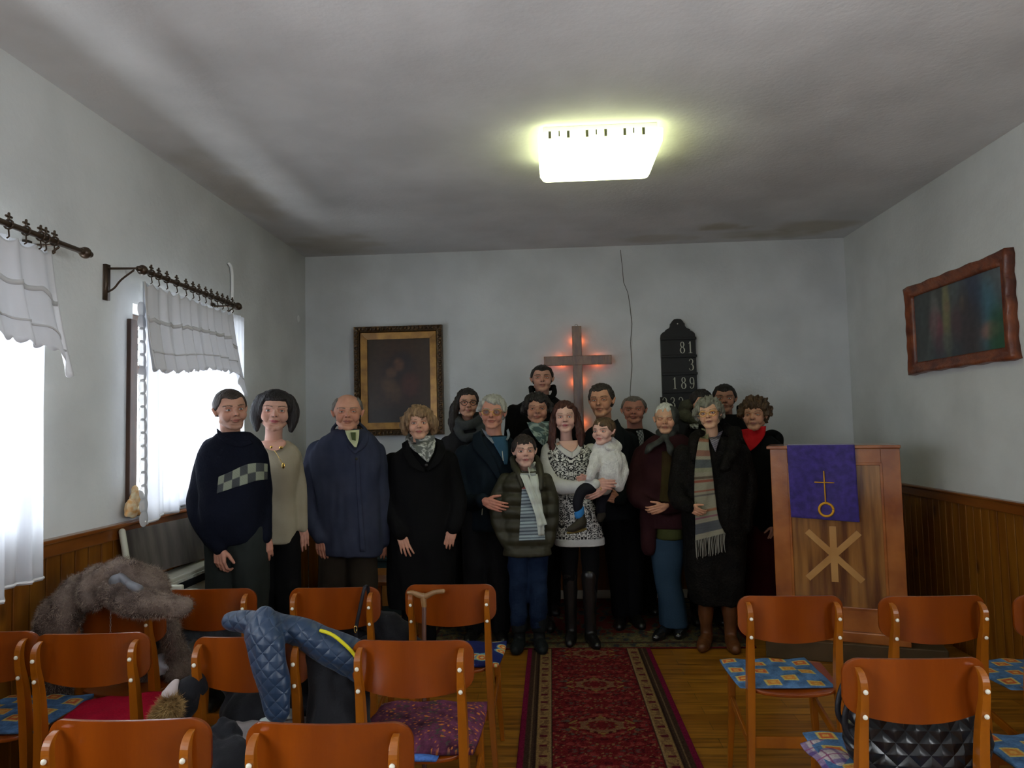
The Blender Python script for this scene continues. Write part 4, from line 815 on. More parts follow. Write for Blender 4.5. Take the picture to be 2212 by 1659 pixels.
mn = N.new('ShaderNodeMath'); mn.operation = 'MINIMUM'; L.new(ws[0].outputs['Fac'], mn.inputs[0]); L.new(ws[1].outputs['Fac'], mn.inputs[1]); pw = N.new('ShaderNodeMath'); pw.operation = 'POWER'; pw.inputs[1].default_value = .5; L.new(mn.outputs[0], pw.inputs[0])
bp = N.new('ShaderNodeBump'); bp.inputs['Distance'].default_value = .012; L.new(pw.outputs[0], bp.inputs['Height']); L.new(bp.outputs[0], b.inputs['Normal']); ql = m
P, F, u, v = grid(40, 20, lambda u, v: (u, v, 0*u)); g = G(); rings = []
for z, wx, wy in ((0, .165, .075), (.02, .185, .085), (.07, .20, .085), (.12, .19, .07), (.165, .165, .045), (.185, .14, .02)):
    rings.append([(wx*np.sign(math.cos(a))*abs(math.cos(a))**.7, wy*np.sign(math.sin(a))*abs(math.sin(a))**.8, z) for a in np.arange(40)*2*PI/40])
g.loft(rings); obj('body', g, ql, t)
for yy, dxx in ((-.06, 0), (.05, .02)):
    g = G(); g.tube([(-.165+dxx, yy, .06), (-.215+dxx, yy, .12), (-.20+dxx, yy, .20), (-.16, yy*.6, .225)], .008, n=10, smooth=6); g.tube([(-.16, yy*.6, .225), (-.09, yy*.4, .20), (-.05, yy*.5, .16)], .008, n=10, smooth=5); obj('handle', g, blk, t)
silver = mat('silver_fitting', (.6, .58, .5), .25, metal=1)
t.scale = (1.06, .94, 1.06)
obj('zip_pull', G().ell((-.055, -.038, .168), (.005, .004, .010)), silver, t); obj('buckle', G().tube([(.05+.016*math.cos(a), -.088, .012+.008*math.sin(a)) for a in np.linspace(0, 2*PI, 13)], .003, n=6, dome=False), silver, t)
# ================================================================== PEOPLE
skinm = mat('skin', (1, 1, 1), .5, attr=True, spec=.35, bump=.12, bscale=180)
skinm.node_tree.nodes['Principled BSDF'].inputs['Subsurface Weight'].default_value = .06
skinm.node_tree.nodes['Principled BSDF'].inputs['Subsurface Radius'].default_value = (.012, .005, .003)
eyem = mat('eye', (1, 1, 1), .22, attr=True, spec=.5)
HAIRC = {}
def hairmat(c, c2):
    k = (c, c2)
    if k not in HAIRC: HAIRC[k] = mat('hair_%d' % len(HAIRC), c, .5, c2=c2, nscale=26, stretch=(2.2, 2.2, .35), spec=.4, bump=2.2, bscale=55, bstretch=(2.5, 2.5, .22), lo=.3, hi=.7)
    return HAIRC[k]
def fabric(name, c, c2=None, rough=.85, nscale=6, bump=.35, bscale=140, sheen=.0, **k):
    return mat(name, c, rough, c2=c2 or tuple(min(1, x*1.3+.0005) for x in c), nscale=nscale, bump=bump, bscale=bscale, sheen=sheen, spec=.12, **k)
def rotm(yaw, pitch, roll):                        # head frame: x image right, y back, z up
    cy, sy = math.cos(yaw), math.sin(yaw); cp, sp = math.cos(pitch), math.sin(pitch); cr, sr = math.cos(roll), math.sin(roll)
    Rz = np.array([[cy, -sy, 0], [sy, cy, 0], [0, 0, 1]]); Rx = np.array([[1, 0, 0], [0, cp, -sp], [0, sp, cp]]); Ry = np.array([[cr, 0, sr], [0, 1, 0], [-sr, 0, cr]])
    return Rz @ Rx @ Ry
def gs(d, s): return np.exp(-(d/s)**2)
class Head:
    def __init__(s, c, H, yaw=0, pitch=0, roll=0, wide=1.0, female=False, child=False, age=0, skin=(.50, .27, .19), lip=None, brow=(.05, .03, .02), stubble=0, eye='open', iris=(.05, .035, .025), smile=0):
        s.c = np.array(c); s.H = H; s.R = rotm(yaw+math.atan2(-s.c[0], s.c[1]), pitch, roll); s.S = np.array((wide*1.05, 1, 1)); s.__dict__.update(female=female, child=child, age=age, skin=skin, lip=lip or tuple(a*b for a, b in zip(skin, (.72, .45, .50))), brow=brow, stubble=stubble, eye=eye, iris=iris, smile=smile)
    def w(s, p): return s.c+s.H*((np.asarray(p, float)*s.S) @ s.R.T)
    def loc(s, P): return ((P-s.c) @ s.R)/s.H/s.S
    def prims(s, g, neck_to):
        def E(c, r, **k): g.ell(s.w(c), np.array(r)*s.H*s.S, R=s.R, **k)
        ch = s.child
        E((0, .065, .125), (.335 if not ch else .345, .40, .375), nu=32, nv=20); E((0, -.085, -.05), (.275, .275, .33), nu=28, nv=18)
        jw = .232 if not s.female else .205
        E((0, -.055, -.27), (jw*(1.05 if ch else 1), .245, .17)); E((0, -.235, -.405), (.095 if not s.female else .078, .095, .085))
        for x in (-1, 1): E((x*.155, -.215, -.12), (.122, .115, .15)); g.tube([s.w((x*.20, .03, -.25)), s.w((x*.08, -.25, -.39))], [.085*s.H, .08*s.H], n=10)
        g.tube([s.w((-.17, -.265, .105)), s.w((-.06, -.325, .09)), s.w((.06, -.325, .09)), s.w((.17, -.265, .105))], [.045*s.H]*4, n=10)
        nl = .075 if ch else .10
        g.tube([s.w((0, -.325, .06)), s.w((0, -.375, -.03)), s.w((0, -.44 if not ch else -.42, -nl))], [.030*s.H, .036*s.H, .046*s.H], n=12)
        for x in (-1, 1): E((x*.048, -.375, -.105), (.036, .045, .032), nu=10, nv=8)
        g.tube([s.w((-.085, -.315, -.225)), s.w((0, -.36, -.215)), s.w((.085, -.315, -.225))], [.018*s.H, .030*s.H, .018*s.H], n=10, smooth=3)
        g.tube([s.w((-.07, -.315, -.262)), s.w((0, -.35, -.268)), s.w((.07, -.315, -.262))], [.018*s.H, .032*s.H, .018*s.H], n=10, smooth=3)
        for x in (-1, 1):
            g.tube([s.w((x*.325, .02, -.10)), s.w((x*.355, .045, -.02)), s.w((x*.375, .075, .07)), s.w((x*.365, .11, .05)), s.w((x*.345, .10, -.03))], [.022*s.H, .03*s.H, .032*s.H, .026*s.H, .02*s.H], n=10, smooth=3)
        nk = np.array(neck_to); nr = (.225 if not s.female else .185)*s.H*(.85 if ch else 1)*s.S[0]
        g.tube([s.w((0, .15, -.12)), (s.w((0, .15, -.42))*.75+nk*.25), nk], [nr, nr*.97, nr*1.15], n=18)
    def finish(s, me):
        V = getv(me); L = s.loc(V); N = getn(me); fr = L[:, 1] < -.05
        d = np.zeros(len(V)); x, y, z = L[:, 0], L[:, 1], L[:, 2]; ax = np.abs(x)
        d -= .050*gs(ax-.135, .070)*gs(z-.012, .050)*fr                      # eye sockets
        d -= .020*gs(ax, .03)*gs(z-.06, .04)*fr
        d -= .014*gs(x, .10)*gs(z+.242, .010)*fr                             # mouth line
        d -= .010*gs(x, .018)*gs(z+.185, .025)*fr
        d -= .014*gs(x, .09)*gs(z+.325, .028)*fr
        nl = (.008+.018*s.age)*gs(ax-(.085+.35*np.clip(-.10-z, 0, .2)), .014)*((z < -.08) & (z > -.27))*fr; d -= nl
        if s.age: d -= .010*s.age*gs(z-(-.065), .012)*gs(ax-.13, .06)*fr; d -= .006*s.age*(gs(z-.20, .008)+gs(z-.25, .008))*gs(x, .15)*fr
        V = V+N*(d*s.H)[:, None]; setv(me, V)
        C = np.tile(np.array(s.skin), (len(V), 1))
        C *= (1+.05*wob(V, 60, 4))[:, None]
        red = .35*gs(ax-.17, .09)*gs(z+.11, .09)*fr+.35*gs(x, .07)*gs(z+.10, .05)*fr+.25*(ax > .33)*(np.abs(z) < .15); red = np.clip(red, 0, 1)*(.7+.4*s.age)
        C = C*(1-red[:, None])+C*red[:, None]*np.array((1.05, .62, .62))
        if s.stubble:
            m = s.stubble*fr*np.clip((-.12-z)*9, 0, 1)*(1-gs(x, .05)*gs(z+.24, .03))*(ax < .3); C = C*(1-m[:, None]*np.array((.45, .42, .38)))
        # lips
        mz = z+.243-s.smile*.35*ax**1.5; up = (mz > 0) & (mz < .034*(1-(ax/.10)**2)+.002-.008*gs(x, .015)); lo = (mz <= 0) & (mz > -.038*(1-(ax/.09)**2)); m = (up | lo) & fr & (ax < .10); C[m] = np.array(s.lip)
        m = (np.abs(mz) < .006) & (ax < .105) & fr; C[m] = np.array(s.lip)*.35
        # nostrils
        m = (np.hypot(ax-.030, (z+.128)*1.2) < .016) & fr & (y < -.3); C[m] = np.array(s.skin)*.18
        # brows
        bz = .098+.022*np.sin((ax-.05)/.19*PI*.8)-(.0 if not s.female else -.012); th = (.019 if not s.female else .012)*(1-.45*np.clip((ax-.05)/.19, 0, 1)); m = (np.abs(z-bz) < th) & (ax > .055) & (ax < .245) & fr
        C[m] = np.array(s.brow)*.8+np.array(s.skin)*.15
        # lids and skin around the eyes, darker and redder
        m = (np.hypot((ax-.135)/.085, (z-.012)/.05) < 1) & fr; C[m] = C[m]*np.array((.86, .72, .70))
        colour(me, np.clip(C, 0, 1))
    def eyes(s, parent, base):
        for x in (-1, 1):
            g = G(); r = .078*s.H*(1.1 if s.child else 1); c = s.w((x*.135, -.232, .010)); g.ell(c-base, r, nu=48, nv=40); me = g.mesh('eye', [eyem])
            V = getv(me)+base; L = (V-c) @ s.R/r; X = L[:, 0]; Z = L[:, 2]; F = L[:, 1] < 0
            op = {'open': .33, 'narrow': .20, 'closed': .0}[s.eye]*(1.0 if s.child else 1); w = np.clip(1-(X/.80)**2, 0, 1); upz = op*w+.03; loz = -op*.75*w+.03
            C = np.tile(np.array(s.skin)*np.array((.80, .66, .64)), (len(V), 1)); inside = (Z < upz) & (Z > loz) & F & (np.abs(X) < .80) & (op > 0)
            C[inside] = (.50, .46, .43); di = np.hypot(X, Z-.04); C[inside & (di < .33)] = s.iris; C[inside & (di < .15)] = (.004, .004, .004)
            lash = (np.abs(Z-upz-.03) < (.055 if s.female else .04)) & F & (np.abs(X) < .82); C[lash] = (.02, .012, .010)
            C[(np.abs(Z-loz+.02) < .02) & F & (np.abs(X) < .75)] = np.array(s.skin)*.55
            colour(me, C); link('eye', me, parent)
def hair_shell(H, m, parent, base, hairline=.27, side=-.02, thick=.05, back=-.25, bald=0, extra=None, fringe=None, seed=1, voxel=.006, rough=.004, temple=.10, part=0, vol=(1, 1, 1)):
    thick = max(thick, .030); g = G(); c = (0, .075, .125)
    g.ell(H.w(c), np.array((.335+thick, .40+thick, .375+thick))*H.H*H.S*np.array(vol), R=H.R, nu=36, nv=24)
    g.ell(H.w((0, .20, -.05)), np.array((.29+thick*.8, .27+thick, .26))*H.H*H.S, R=H.R, nu=24, nv=16)
    if extra: extra(g)
    me = remesh(g, voxel, 4, name='hair'); V = getv(me); L = H.loc(V); x, y, z = L[:, 0], L[:, 1], L[:, 2]; ax = np.abs(x)
    hl = hairline+(0 if H.female or H.child else .045)*np.clip((ax-.06)/.10, 0, 1)-2.4*np.clip(ax-.235, 0, 1)+part*.06*np.exp(-((x-.02)/.05)**2)
    if fringe is not None: hl = hl+fringe(x)
    inface = np.clip((hl-z)/.05, 0, 1)*np.clip((-temple-y+.06)/.08, 0, 1)
    if side is None: inface = inface*np.clip((.33-ax)/.05, 0, 1)
    if side is not None: inface = np.maximum(inface, np.clip((side-z)/.05, 0, 1)*np.clip((.10-y)/.06, 0, 1))
    if back is not None: inface = np.maximum(inface, np.clip((back-z)/.05, 0, 1))
    if bald: inface = np.maximum(inface, np.clip((z-(.26-bald*.1))/.08, 0, 1)*np.clip((.25-ax+.25*np.clip(.22-z, 0, 1))/.06, 0, 1)*np.clip((.32-y)/.1, 0, 1))
    cen = np.array((0, .06, .02)); k = 1-.30*inface; L2 = cen+(L-cen)*k[:, None]
    V2 = H.c+H.H*((L2*H.S) @ H.R.T); setv(me, V2); N = getn(me)
    amp = rough*(1-inface)*(H.H/.23); V2 = V2+N*(amp*(wob(V2, 70, seed, aniso=(1.6, 1.6, .4))+.7*wob(V2, 150, seed+1, aniso=(1.6, 1.6, .35))))[:, None]-base
    setv(me, V2); return obj('hair', me, m, parent)
def hand_prims(g, wrist, d, thumb, palm=(0, 1, 0), curl=.35, size=.185, spread=.10, curls=None, thumb_open=.75):
    d = np.array(d, float); d /= np.linalg.norm(d); t = np.array(thumb, float); t -= d*(t @ d); t /= np.linalg.norm(t); n = np.cross(d, t)    # palm normal
    k = size/.185; w = np.array(wrist, float); R3 = lambda a: a*k
    nrm = n if n @ np.array(palm, float) > 0 else -n
    kn = []
    for i, off in enumerate((.030, .010, -.011, -.030)):                      # index .. little
        L = (.088, .091, .086, .078)[i]; p = w+d*R3(L)+t*R3(off); kn.append(p); g.tube([w+t*R3(off*.55), w+d*R3(L*.55)+t*R3(off*.9), p], [R3(.0155), R3(.0145), R3(.0115)], n=10)
    g.tube([w-d*R3(.022), w, w+d*R3(.03)], [R3(.022), R3(.025), R3(.024)], n=12, flat=.8, up=nrm)
    for i, p in enumerate(kn):
        off = (.6, .2, -.25, -.7)[i]*spread; q = d*math.cos(off)+t*math.sin(off); ls = np.array((.044, .027, .021))*(.96, 1.05, .98, .78)[i]; c = (curls[i] if curls else curl*(1, 1.05, 1.15, 1.3)[i]); a = c*.6; P = [p]; r = [.0098, .0090, .0080, .0070]
        for j in range(3):
            dirv = q*math.cos(a)+nrm*math.sin(a); P.append(P[-1]+dirv*R3(ls[j])); a += c
        g.tube(P, [R3(x*(.9 if i == 3 else 1)) for x in r], n=10)
    b0 = w+d*R3(.022)+t*R3(.022)+nrm*R3(.006); th = thumb_open; q1 = d*math.cos(th)+t*math.sin(th)+nrm*.25; q1 /= np.linalg.norm(q1); q2 = d*math.cos(th*.55)+t*math.sin(th*.55)+nrm*.35; q2 /= np.linalg.norm(q2)
    g.tube([b0, b0+q1*R3(.042), b0+q1*R3(.042)+q2*R3(.030), b0+q1*R3(.042)+q2*R3(.052)], [R3(.0145), R3(.0120), R3(.0105), R3(.0085)], n=10)
    return w
PEOPLE = {}
class Person:
    """All positions come in as image columns/rows on the person's own depth plane Y and become metres."""
    def __init__(s, label, Y, xfoot, face_yaw=0, group=None, z0=0.0):
        s.Y = Y; s.base = atz(xfoot, z0, Y); s.base[2] = z0; s.label = label; s.parts = []; s.yaw = face_yaw; s.bodyg = []; s.group = group
        s.body = None
    def W(s, x, y, dy=0.0): return at(x, y, Y=s.Y+dy)
    def head(s, cx, top, chin, neck=None, dy=-.03, **k):
        a = s.W(cx, top, dy); b = s.W(cx, chin, dy); H = np.linalg.norm(a-b); s.H = Head((a+b)/2, H, **k)
        ny = s.W(*(neck or (cx, chin+.35*(chin-top))), .04); g = G(); s.H.prims(g, ny); me = remesh(g, .0042, 3, .5); s.H.finish(me); s.bodyg.append(me); return s.H
    def hand(s, wrist, d, thumb, **k):
        k['size'] = k.get('size', .185)*.90; g = G(); hand_prims(g, wrist, d, thumb, **k); me = remesh(g, .0032, 2, .4); V = getv(me); sk = np.array(s.H.skin)*np.array((.95, .82, .80)); C = np.tile(sk, (len(V), 1))*(1+.06*wob(V, 120, 3))[:, None]; colour(me, np.clip(C, 0, 1)); s.bodyg.append(me)
    def inner(s, torso, limbs):                     # the body under the clothes
        g = G(); g.tube([np.array(p) for p in torso[0]], torso[1], n=14, flat=.7, up=(0, 1, 0))
        for P, r in limbs: g.tube(P, r, n=10)
        me = remesh(g, .014, 3); colour(me, np.tile(np.array(s.H.skin), (len(me.vertices), 1))); s.bodyg.append(me)
    def build(s):
        me = joinmesh('person', s.bodyg); setv(me, getv(me)-s.base); me.materials.append(skinm); o = link('person', me); o.location = s.base; tag(o, s.label, 'person', s.group); s.body = o
        s.H.eyes(o, s.base)
        for fn in s.parts: fn(o)
        return o
    def later(s, fn): s.parts.append(fn)
    def rings(s, secs, n=40, pw=2.5, yaw=None):
        out = []; yaw = s.yaw if yaw is None else yaw; c, q = math.cos(yaw), math.sin(yaw)
        for sec in secs:
            y, xl, xr, ry = sec[:4]; dy = sec[4] if len(sec) > 4 else 0; L = s.W(xl, y); R = s.W(xr, y); ce = (L+R)/2; rx = np.linalg.norm(R-L)/2
            a = np.arange(n)*2*PI/n; X = rx*np.sign(np.cos(a))*np.abs(np.cos(a))**(2/pw); Yv = ry*np.sign(np.sin(a))*np.abs(np.sin(a))**(2/pw)
            xx = X*1.0; yy = Yv+X*math.tan(yaw)*.6
            out.append(np.stack([ce[0]+xx, ce[1]+dy+yy, np.full(n, ce[2])], 1))
        return out
    def garment(s, name, m, secs=None, tubes=(), ells=(), voxel=.009, smooth=6, wr=(.005, 13), seed=1, aniso=(1.2, 1.2, .5), pw=2.5, label=None, extra=None, fn=None, lower=None):
        g = G()
        if secs:
            S = np.array([list(q)+[0]*(5-len(q)) for q in secs], float); k = 4; P, R = spline(S, np.zeros(len(S)), k); g.loft(s.rings(P, pw=pw))
        for P, r in tubes: g.tube(P, r, n=16, smooth=5)
        for c, r in ells: g.ell(c, r)
        if extra: extra(g)
        me = remesh(g, voxel, smooth, name=name); wrinkle(me, wr[0], wr[1], seed, aniso); wrinkle(me, wr[0]*.45, wr[1]*2.8, seed+9, aniso)
        if fn: V = getv(me); setv(me, fn(V))
        V = getv(me); polys = [tuple(p.vertices) for p in me.polygons]; bvh = BVHTree.FromPolygons(V.tolist(), polys); setv(me, V-s.base)
        def add(o, me=me): obj(name, me, m, o)
        s.later(add); s.bvh = bvh; return bvh
    def hit(s, bv, x, y):
        d = Vector(ray(x, y)).normalized(); best = None
        for b in (bv if isinstance(bv, list) else [bv]):
            h = b.ray_cast(Vector(CAM), d)
            if h[0] is not None and (best is None or h[3] < best[2]): best = (np.array(h[0]), np.array(h[1]), h[3])
        return best
    def strip(s, name, m, Le, Re, bv, off=.006, th=.004, rows=24, cols=8, waves=0, colf=None, attr=False, lift=None, parent_fn=None):
        """cloth lying on the clothes: two edge lines given in image points, laid onto the surface behind them"""
        def res(E):
            E = np.array(E, float)
            if len(E) > 2: E, _ = spline(E, np.zeros(len(E)), 6)
            dl = np.r_[0, np.cumsum(np.linalg.norm(np.diff(E, axis=0), axis=1))]; t = np.linspace(0, dl[-1], rows); return np.stack([np.interp(t, dl, E[:, 0]), np.interp(t, dl, E[:, 1])], 1)
        A = res(Le); B = res(Re); P = np.zeros((rows, cols, 3)); M = np.zeros((rows, cols), bool); dist = np.zeros((rows, cols))
        for i in range(rows):
            for j in range(cols):
                q = A[i]*(1-j/(cols-1))+B[i]*j/(cols-1); h = s.hit(bv, q[0], q[1])
                if h: dist[i, j] = (h[0]-CAM)[1]; M[i, j] = True
        if not M.any(): print('strip miss', name, s.label); return
        mean = np.median(dist[M]); D = np.where(M, dist, np.nan)
        for i in range(rows):                       # fill misses from neighbours along the row, then from the median
            r = D[i]; ok = ~np.isnan(r)
            if ok.any(): D[i] = np.interp(np.arange(cols), np.arange(cols)[ok], r[ok])
        ok = ~np.isnan(D[:, 0])
        for j in range(cols): D[:, j] = np.interp(np.arange(rows), np.arange(rows)[ok], D[ok, j])
        for _ in range(3): D[1:-1] = (D[:-2]+2*D[1:-1]+D[2:])/4
        for i in range(rows):
            for j in range(cols):
                q = A[i]*(1-j/(cols-1))+B[i]*j/(cols-1); o_ = off+(lift(i/(rows-1), j/(cols-1)) if lift else 0)
                if waves: o_ += .004*math.sin(j/(cols-1)*waves*PI+i*.15)
                P[i, j] = at(q[0], q[1], Y=D[i, j]-o_)
        P = P-s.base; k = rows*cols; V = np.concatenate([P.reshape(-1, 3), P.reshape(-1, 3)+np.array((0, th, 0))]); F = []
        for i in range(rows-1):
            for j in range(cols-1): a = i*cols+j; F += [(a, a+cols, a+cols+1, a+1), (a+k, a+1+k, a+cols+1+k, a+cols+k)]
        bd = [j for j in range(cols)]+[i*cols+cols-1 for i in range(1, rows)]+[(rows-1)*cols+j for j in range(cols-2, -1, -1)]+[i*cols for i in range(rows-2, 0, -1)]
        for a, b in zip(bd, bd[1:]+bd[:1]): F.append((a, b, b+k, a+k))
        me = bpy.data.meshes.new(name); me.from_pydata(V.tolist(), [], F); me.polygons.foreach_set('use_smooth', [True]*len(F))
        if colf is not None:
            ii, jj = np.meshgrid(np.linspace(0, 1, rows), np.linspace(0, 1, cols), indexing='ij'); c = colf(ii.ravel(), jj.ravel()); colour(me, np.concatenate([c, c]))
        me.update()
        def add(o, me=me): obj(name, me, m, o)
        s.later(add); return P+s.base
    def piece(s, name, m, build, voxel=0, smooth=3, wr=None, seed=2, label=None, bevel=0, flat=False):
        g = G(); build(g)
        if voxel:
            me = remesh(g, voxel, smooth, name=name)
            if wr: wrinkle(me, wr[0], wr[1], seed)
            setv(me, getv(me)-s.base)
        else: me = g.mesh(name, [], smooth=not flat); setv(me, getv(me)-s.base)
        def add(o, me=me):
            q = obj(name, me, m, o, bevel=bevel)
            if label: q['label'] = label
        s.later(add)
def glasses(p, m, tint=None, r=.095, thick=.010):
    H = p.H
    def b(g):
        for x in (-1, 1):
            g.tube([H.w((x*.145+r*1.05*math.cos(a)*(1+.1*math.sin(a)), -.345-.02*math.sin(a)*0, .005+r*.82*math.sin(a))) for a in np.linspace(0, 2*PI, 25)], thick*H.H, n=6, dome=False)
            g.tube([H.w((x*(.145+r*1.03), -.34, .03)), H.w((x*.33, -.2, .03)), H.w((x*.365, .05, .02))], thick*H.H, n=6)
        g.tube([H.w((-.05, -.36, .02)), H.w((0, -.372, .03)), H.w((.05, -.36, .02))], thick*H.H, n=6)
    p.piece('glasses', m, b)
    if tint:
        def b2(g):
            for x in (-1, 1): g.ell(H.w((x*.145, -.347, .005)), np.array((r*1.03, .006, r*.80))*H.H, R=H.R, nu=24, nv=10)
        p.piece('lenses', tint, b2)
lens_tint = None
m, N, L, b = nt('tinted_lens'); tr = N.new('ShaderNodeBsdfTransparent'); tr.inputs[0].default_value = (.72, .52, .42, 1); gl = N.new('ShaderNodeBsdfGlossy'); gl.inputs[1].default_value = .05; mixn = N.new('ShaderNodeMixShader'); mixn.inputs[0].default_value = .06
L.new(tr.outputs[0], mixn.inputs[1]); L.new(gl.outputs[0], mixn.inputs[2]); L.new(mixn.outputs[0], N['Material Output'].inputs[0]); lens_tint = m
goldw = mat('gold_wire', (.65, .42, .10), .25, metal=1); darkw = mat('dark_wire', (.02, .015, .015), .3, metal=.5)
def legs(p, name, m, pts, voxel=.010, wr=(.006, 12), seed=4, hip=None, **k):
    """pts: list of legs, each [(column, z, radius, dy)] from hip to ankle"""
    T = []
    for L_ in pts:
        P = [atz(x, z, p.Y+dy) for x, z, r, dy in L_]; T.append((P, [r for _, _, r, _ in L_]))
    ex = None
    if hip:
        x0, x1, z, ry = hip
        def ex(g): c = (atz(x0, z, p.Y)+atz(x1, z, p.Y))/2; g.ell(c, (abs(atz(x1, z, p.Y)[0]-atz(x0, z, p.Y)[0])/2, ry, .13), nu=24, nv=12)
    p.garment(name, m, tubes=T, voxel=voxel, wr=wr, seed=seed, extra=ex, **k); return T
def shoes(p, name, m, ankles, ln=.25, w=.045, d=(0, -1), h=.07, shaft=0, sr=.060, toe=.03):
    for x, dy in ankles:
        def b(g, x=x, dy=dy):
            a = atz(x, .09, p.Y+dy); a[2] = 0; dv = np.array((d[0]+(.15 if x > ankles[0][0] else -.15), d[1], 0.0)); dv /= np.linalg.norm(dv); h0 = p.base[2]
            heel = a-dv*.05+(0, 0, .035+h0); ball = a+dv*(ln-.13)+(0, 0, .032+h0); tip = a+dv*(ln-.075)+(0, 0, toe+h0)
            g.tube([heel, a+(0, 0, .045+h0), ball, tip], [.034, .040, w, w*.72], n=16, smooth=4)
            if shaft: g.tube([a+(0, 0, .03+h0), a+(0, 0, .12+h0), a+(0, 0, shaft*.6+h0), a+(0, 0, shaft+h0)], [.042, .040, sr-.008, sr], n=16, smooth=4)
            else: g.tube([a+(0, 0, .04+h0), a+(0, 0, h+.02+h0)], [.042, .038], n=14)
        def fl(g): pass
        g = G(); b(g); me = remesh(g, .006, 3, name=name); V = getv(me); V[:, 2] = np.maximum(V[:, 2], p.base[2]+.006); setv(me, V); wrinkle(me, .0015, 40, 3); V = getv(me); V[:, 2] = np.maximum(V[:, 2], p.base[2]+.006); setv(me, V-p.base)
        def add(o, me=me): obj(name, me, m, o)
        p.later(add)
SK = (.52, .275, .185); SKP = (.60, .36, .27); SKR = (.50, .22, .15); SKD = (.42, .21, .13)
def proj(P):
    d = np.array(P, float)-CAM; z = d @ CF; return np.array((IMW/2+FPX*(d @ CR)/z, IMH/2-FPX*(d @ CU)/z))
def legs2(p, name, m, xc, hz=.90, r=(.10, .075, .060), gap=.095, dy=0, hip=True, shoe=None, voxel=.012, **k):
    c = atz(xc, p.base[2]+.5, p.Y+dy); T = []; A_ = []; z0 = p.base[2]; s = hz/.9
    for sx in (-1, 1):
        P = [(c[0]+sx*gap*.75, c[1], z0+hz), (c[0]+sx*gap*.9, c[1]-.01, z0+.49*s), (c[0]+sx*gap, c[1], z0+.08)]; T.append(([np.array(q) for q in P], list(r))); A_.append(P)
        p.bodyg.append(limb([(q[0], q[1], q[2]) for q in P], (.06*s, .045*s, .035*s), p))
    p.garment(name, m, tubes=T, voxel=voxel, ells=[((c[0], c[1], z0+hz-.02), (.15*s, .105*s, .12*s))] if hip else [], **k)
    if shoe: shoes(p, 'shoe', shoe, [(proj((q[2][0], q[2][1], .09))[0], dy) for q in A_])
def limb(P, r, p):
    g = G(); g.tube([np.array(q) for q in P], list(r), n=10, smooth=3); me = remesh(g, .012, 2); colour(me, np.tile(np.array(p.H.skin), (len(me.vertices), 1))); return me
def torso(p, top, bot, r=.10, w=1.0):               # hidden trunk of the body
    a = p.W(*top, .02); b = p.W(*bot, .01); g = G(); g.loft([[(c[0]+rx*math.cos(q), c[1]+ry*math.sin(q), c[2]) for q in np.arange(16)*2*PI/16] for c, rx, ry in ((a, .05*w, .05*w), (a*.9+b*.1, .12*w, .07*w), (a*.5+b*.5, .12*w, .085*w), (b, .125*w, .085*w))])
    me = remesh(g, .014, 3); colour(me, np.tile(np.array(p.H.skin), (len(me.vertices), 1))); p.bodyg.append(me)
def arm(p, pts):                                    # pts (x, y, dy, r): returns the world path for a sleeve
    P = [p.W(x, y, dy) for x, y, dy, r in pts]; p.bodyg.append(limb(P, [min(.028, r*.5) for *_, r in pts], p)); return (P, [r for *_, r in pts])
blacksh = mat('black_leather', (.010, .009, .009), .3, spec=.5)
# ---- 1 man in the navy sweater ------------------------------------------------------------
p = Person('man in navy sweater with checkered chest band, standing leftmost beside the window', 3.92, 512, face_yaw=.35)
H = p.head(499, 842, 931, neck=(497, 965), yaw=.30, roll=-.10, pitch=.02, skin=(.46, .245, .17), stubble=.5, brow=(.04, .025, .015), wide=1.02)
torso(p, (500, 955), (510, 1160)); sw = fabric('navy_sweater', (.0025, .0035, .009), bump=.8, bscale=90)
al = arm(p, [(453, 990, .02, .068), (437, 1040, .0, .070), (428, 1095, -.03, .066), (445, 1140, -.09, .056), (474, 1183, -.13, .043)])
ar = arm(p, [(556, 985, .03, .060), (566, 1050, .06, .055), (570, 1110, .02, .048), (573, 1160, -.02, .038)])
bv = p.garment('sweater', sw, [(934, 474, 536, .055), (944, 466, 546, .07), (960, 446, 560, .09, .0), (1000, 436, 571, .115), (1050, 442, 576, .13, -.01), (1105, 448, 577, .14, -.02), (1150, 452, 574, .135, -.02), (1172, 458, 568, .125, -.01)], [al, ar], seed=11)
p.strip('collar', sw, [(468, 926), (490, 944), (515, 952), (540, 950)], [(470, 944), (490, 958), (515, 966), (546, 958)], bv, off=.008, th=.010, rows=30)
def chess(i, j): c = ((i*6.2+.2).astype(int)+(j*1.999).astype(int)) % 2; n = 1+.1*np.sin(i*150)*np.sin(j*40); return np.where(c[:, None] == 0, np.array((.22, .24, .18)), np.array((.055, .06, .062)))*n[:, None]
knit = mat('knit_pattern', (1, 1, 1), .9, attr=True, bump=.7, bscale=140, spec=.1)
p.strip('check_band', knit, [(472, 1030), (500, 1018), (530, 1004), (556, 1000), (578, 1002)], [(468, 1066), (498, 1056), (530, 1046), (556, 1038), (578, 1036)], bv, off=.002, th=.002, rows=70, cols=16, colf=chess)
tr_ = fabric('grey_green_corduroy', (.016, .019, .017), bscale=60)
legs2(p, 'trousers', tr_, 512, hz=.93, r=(.115, .088, .070), gap=.095, shoe=blacksh)
p.hand(p.W(474, 1183, -.13), (.12, -.15, -1), (1, -.3, 0), palm=(.3, 1, 0), curl=.75, size=.19)
p.hand(p.W(573, 1160, -.02), (.12, -.05, -1), (-1, -.5, 0), palm=(-.5, 1, 0), curl=.5, size=.185)
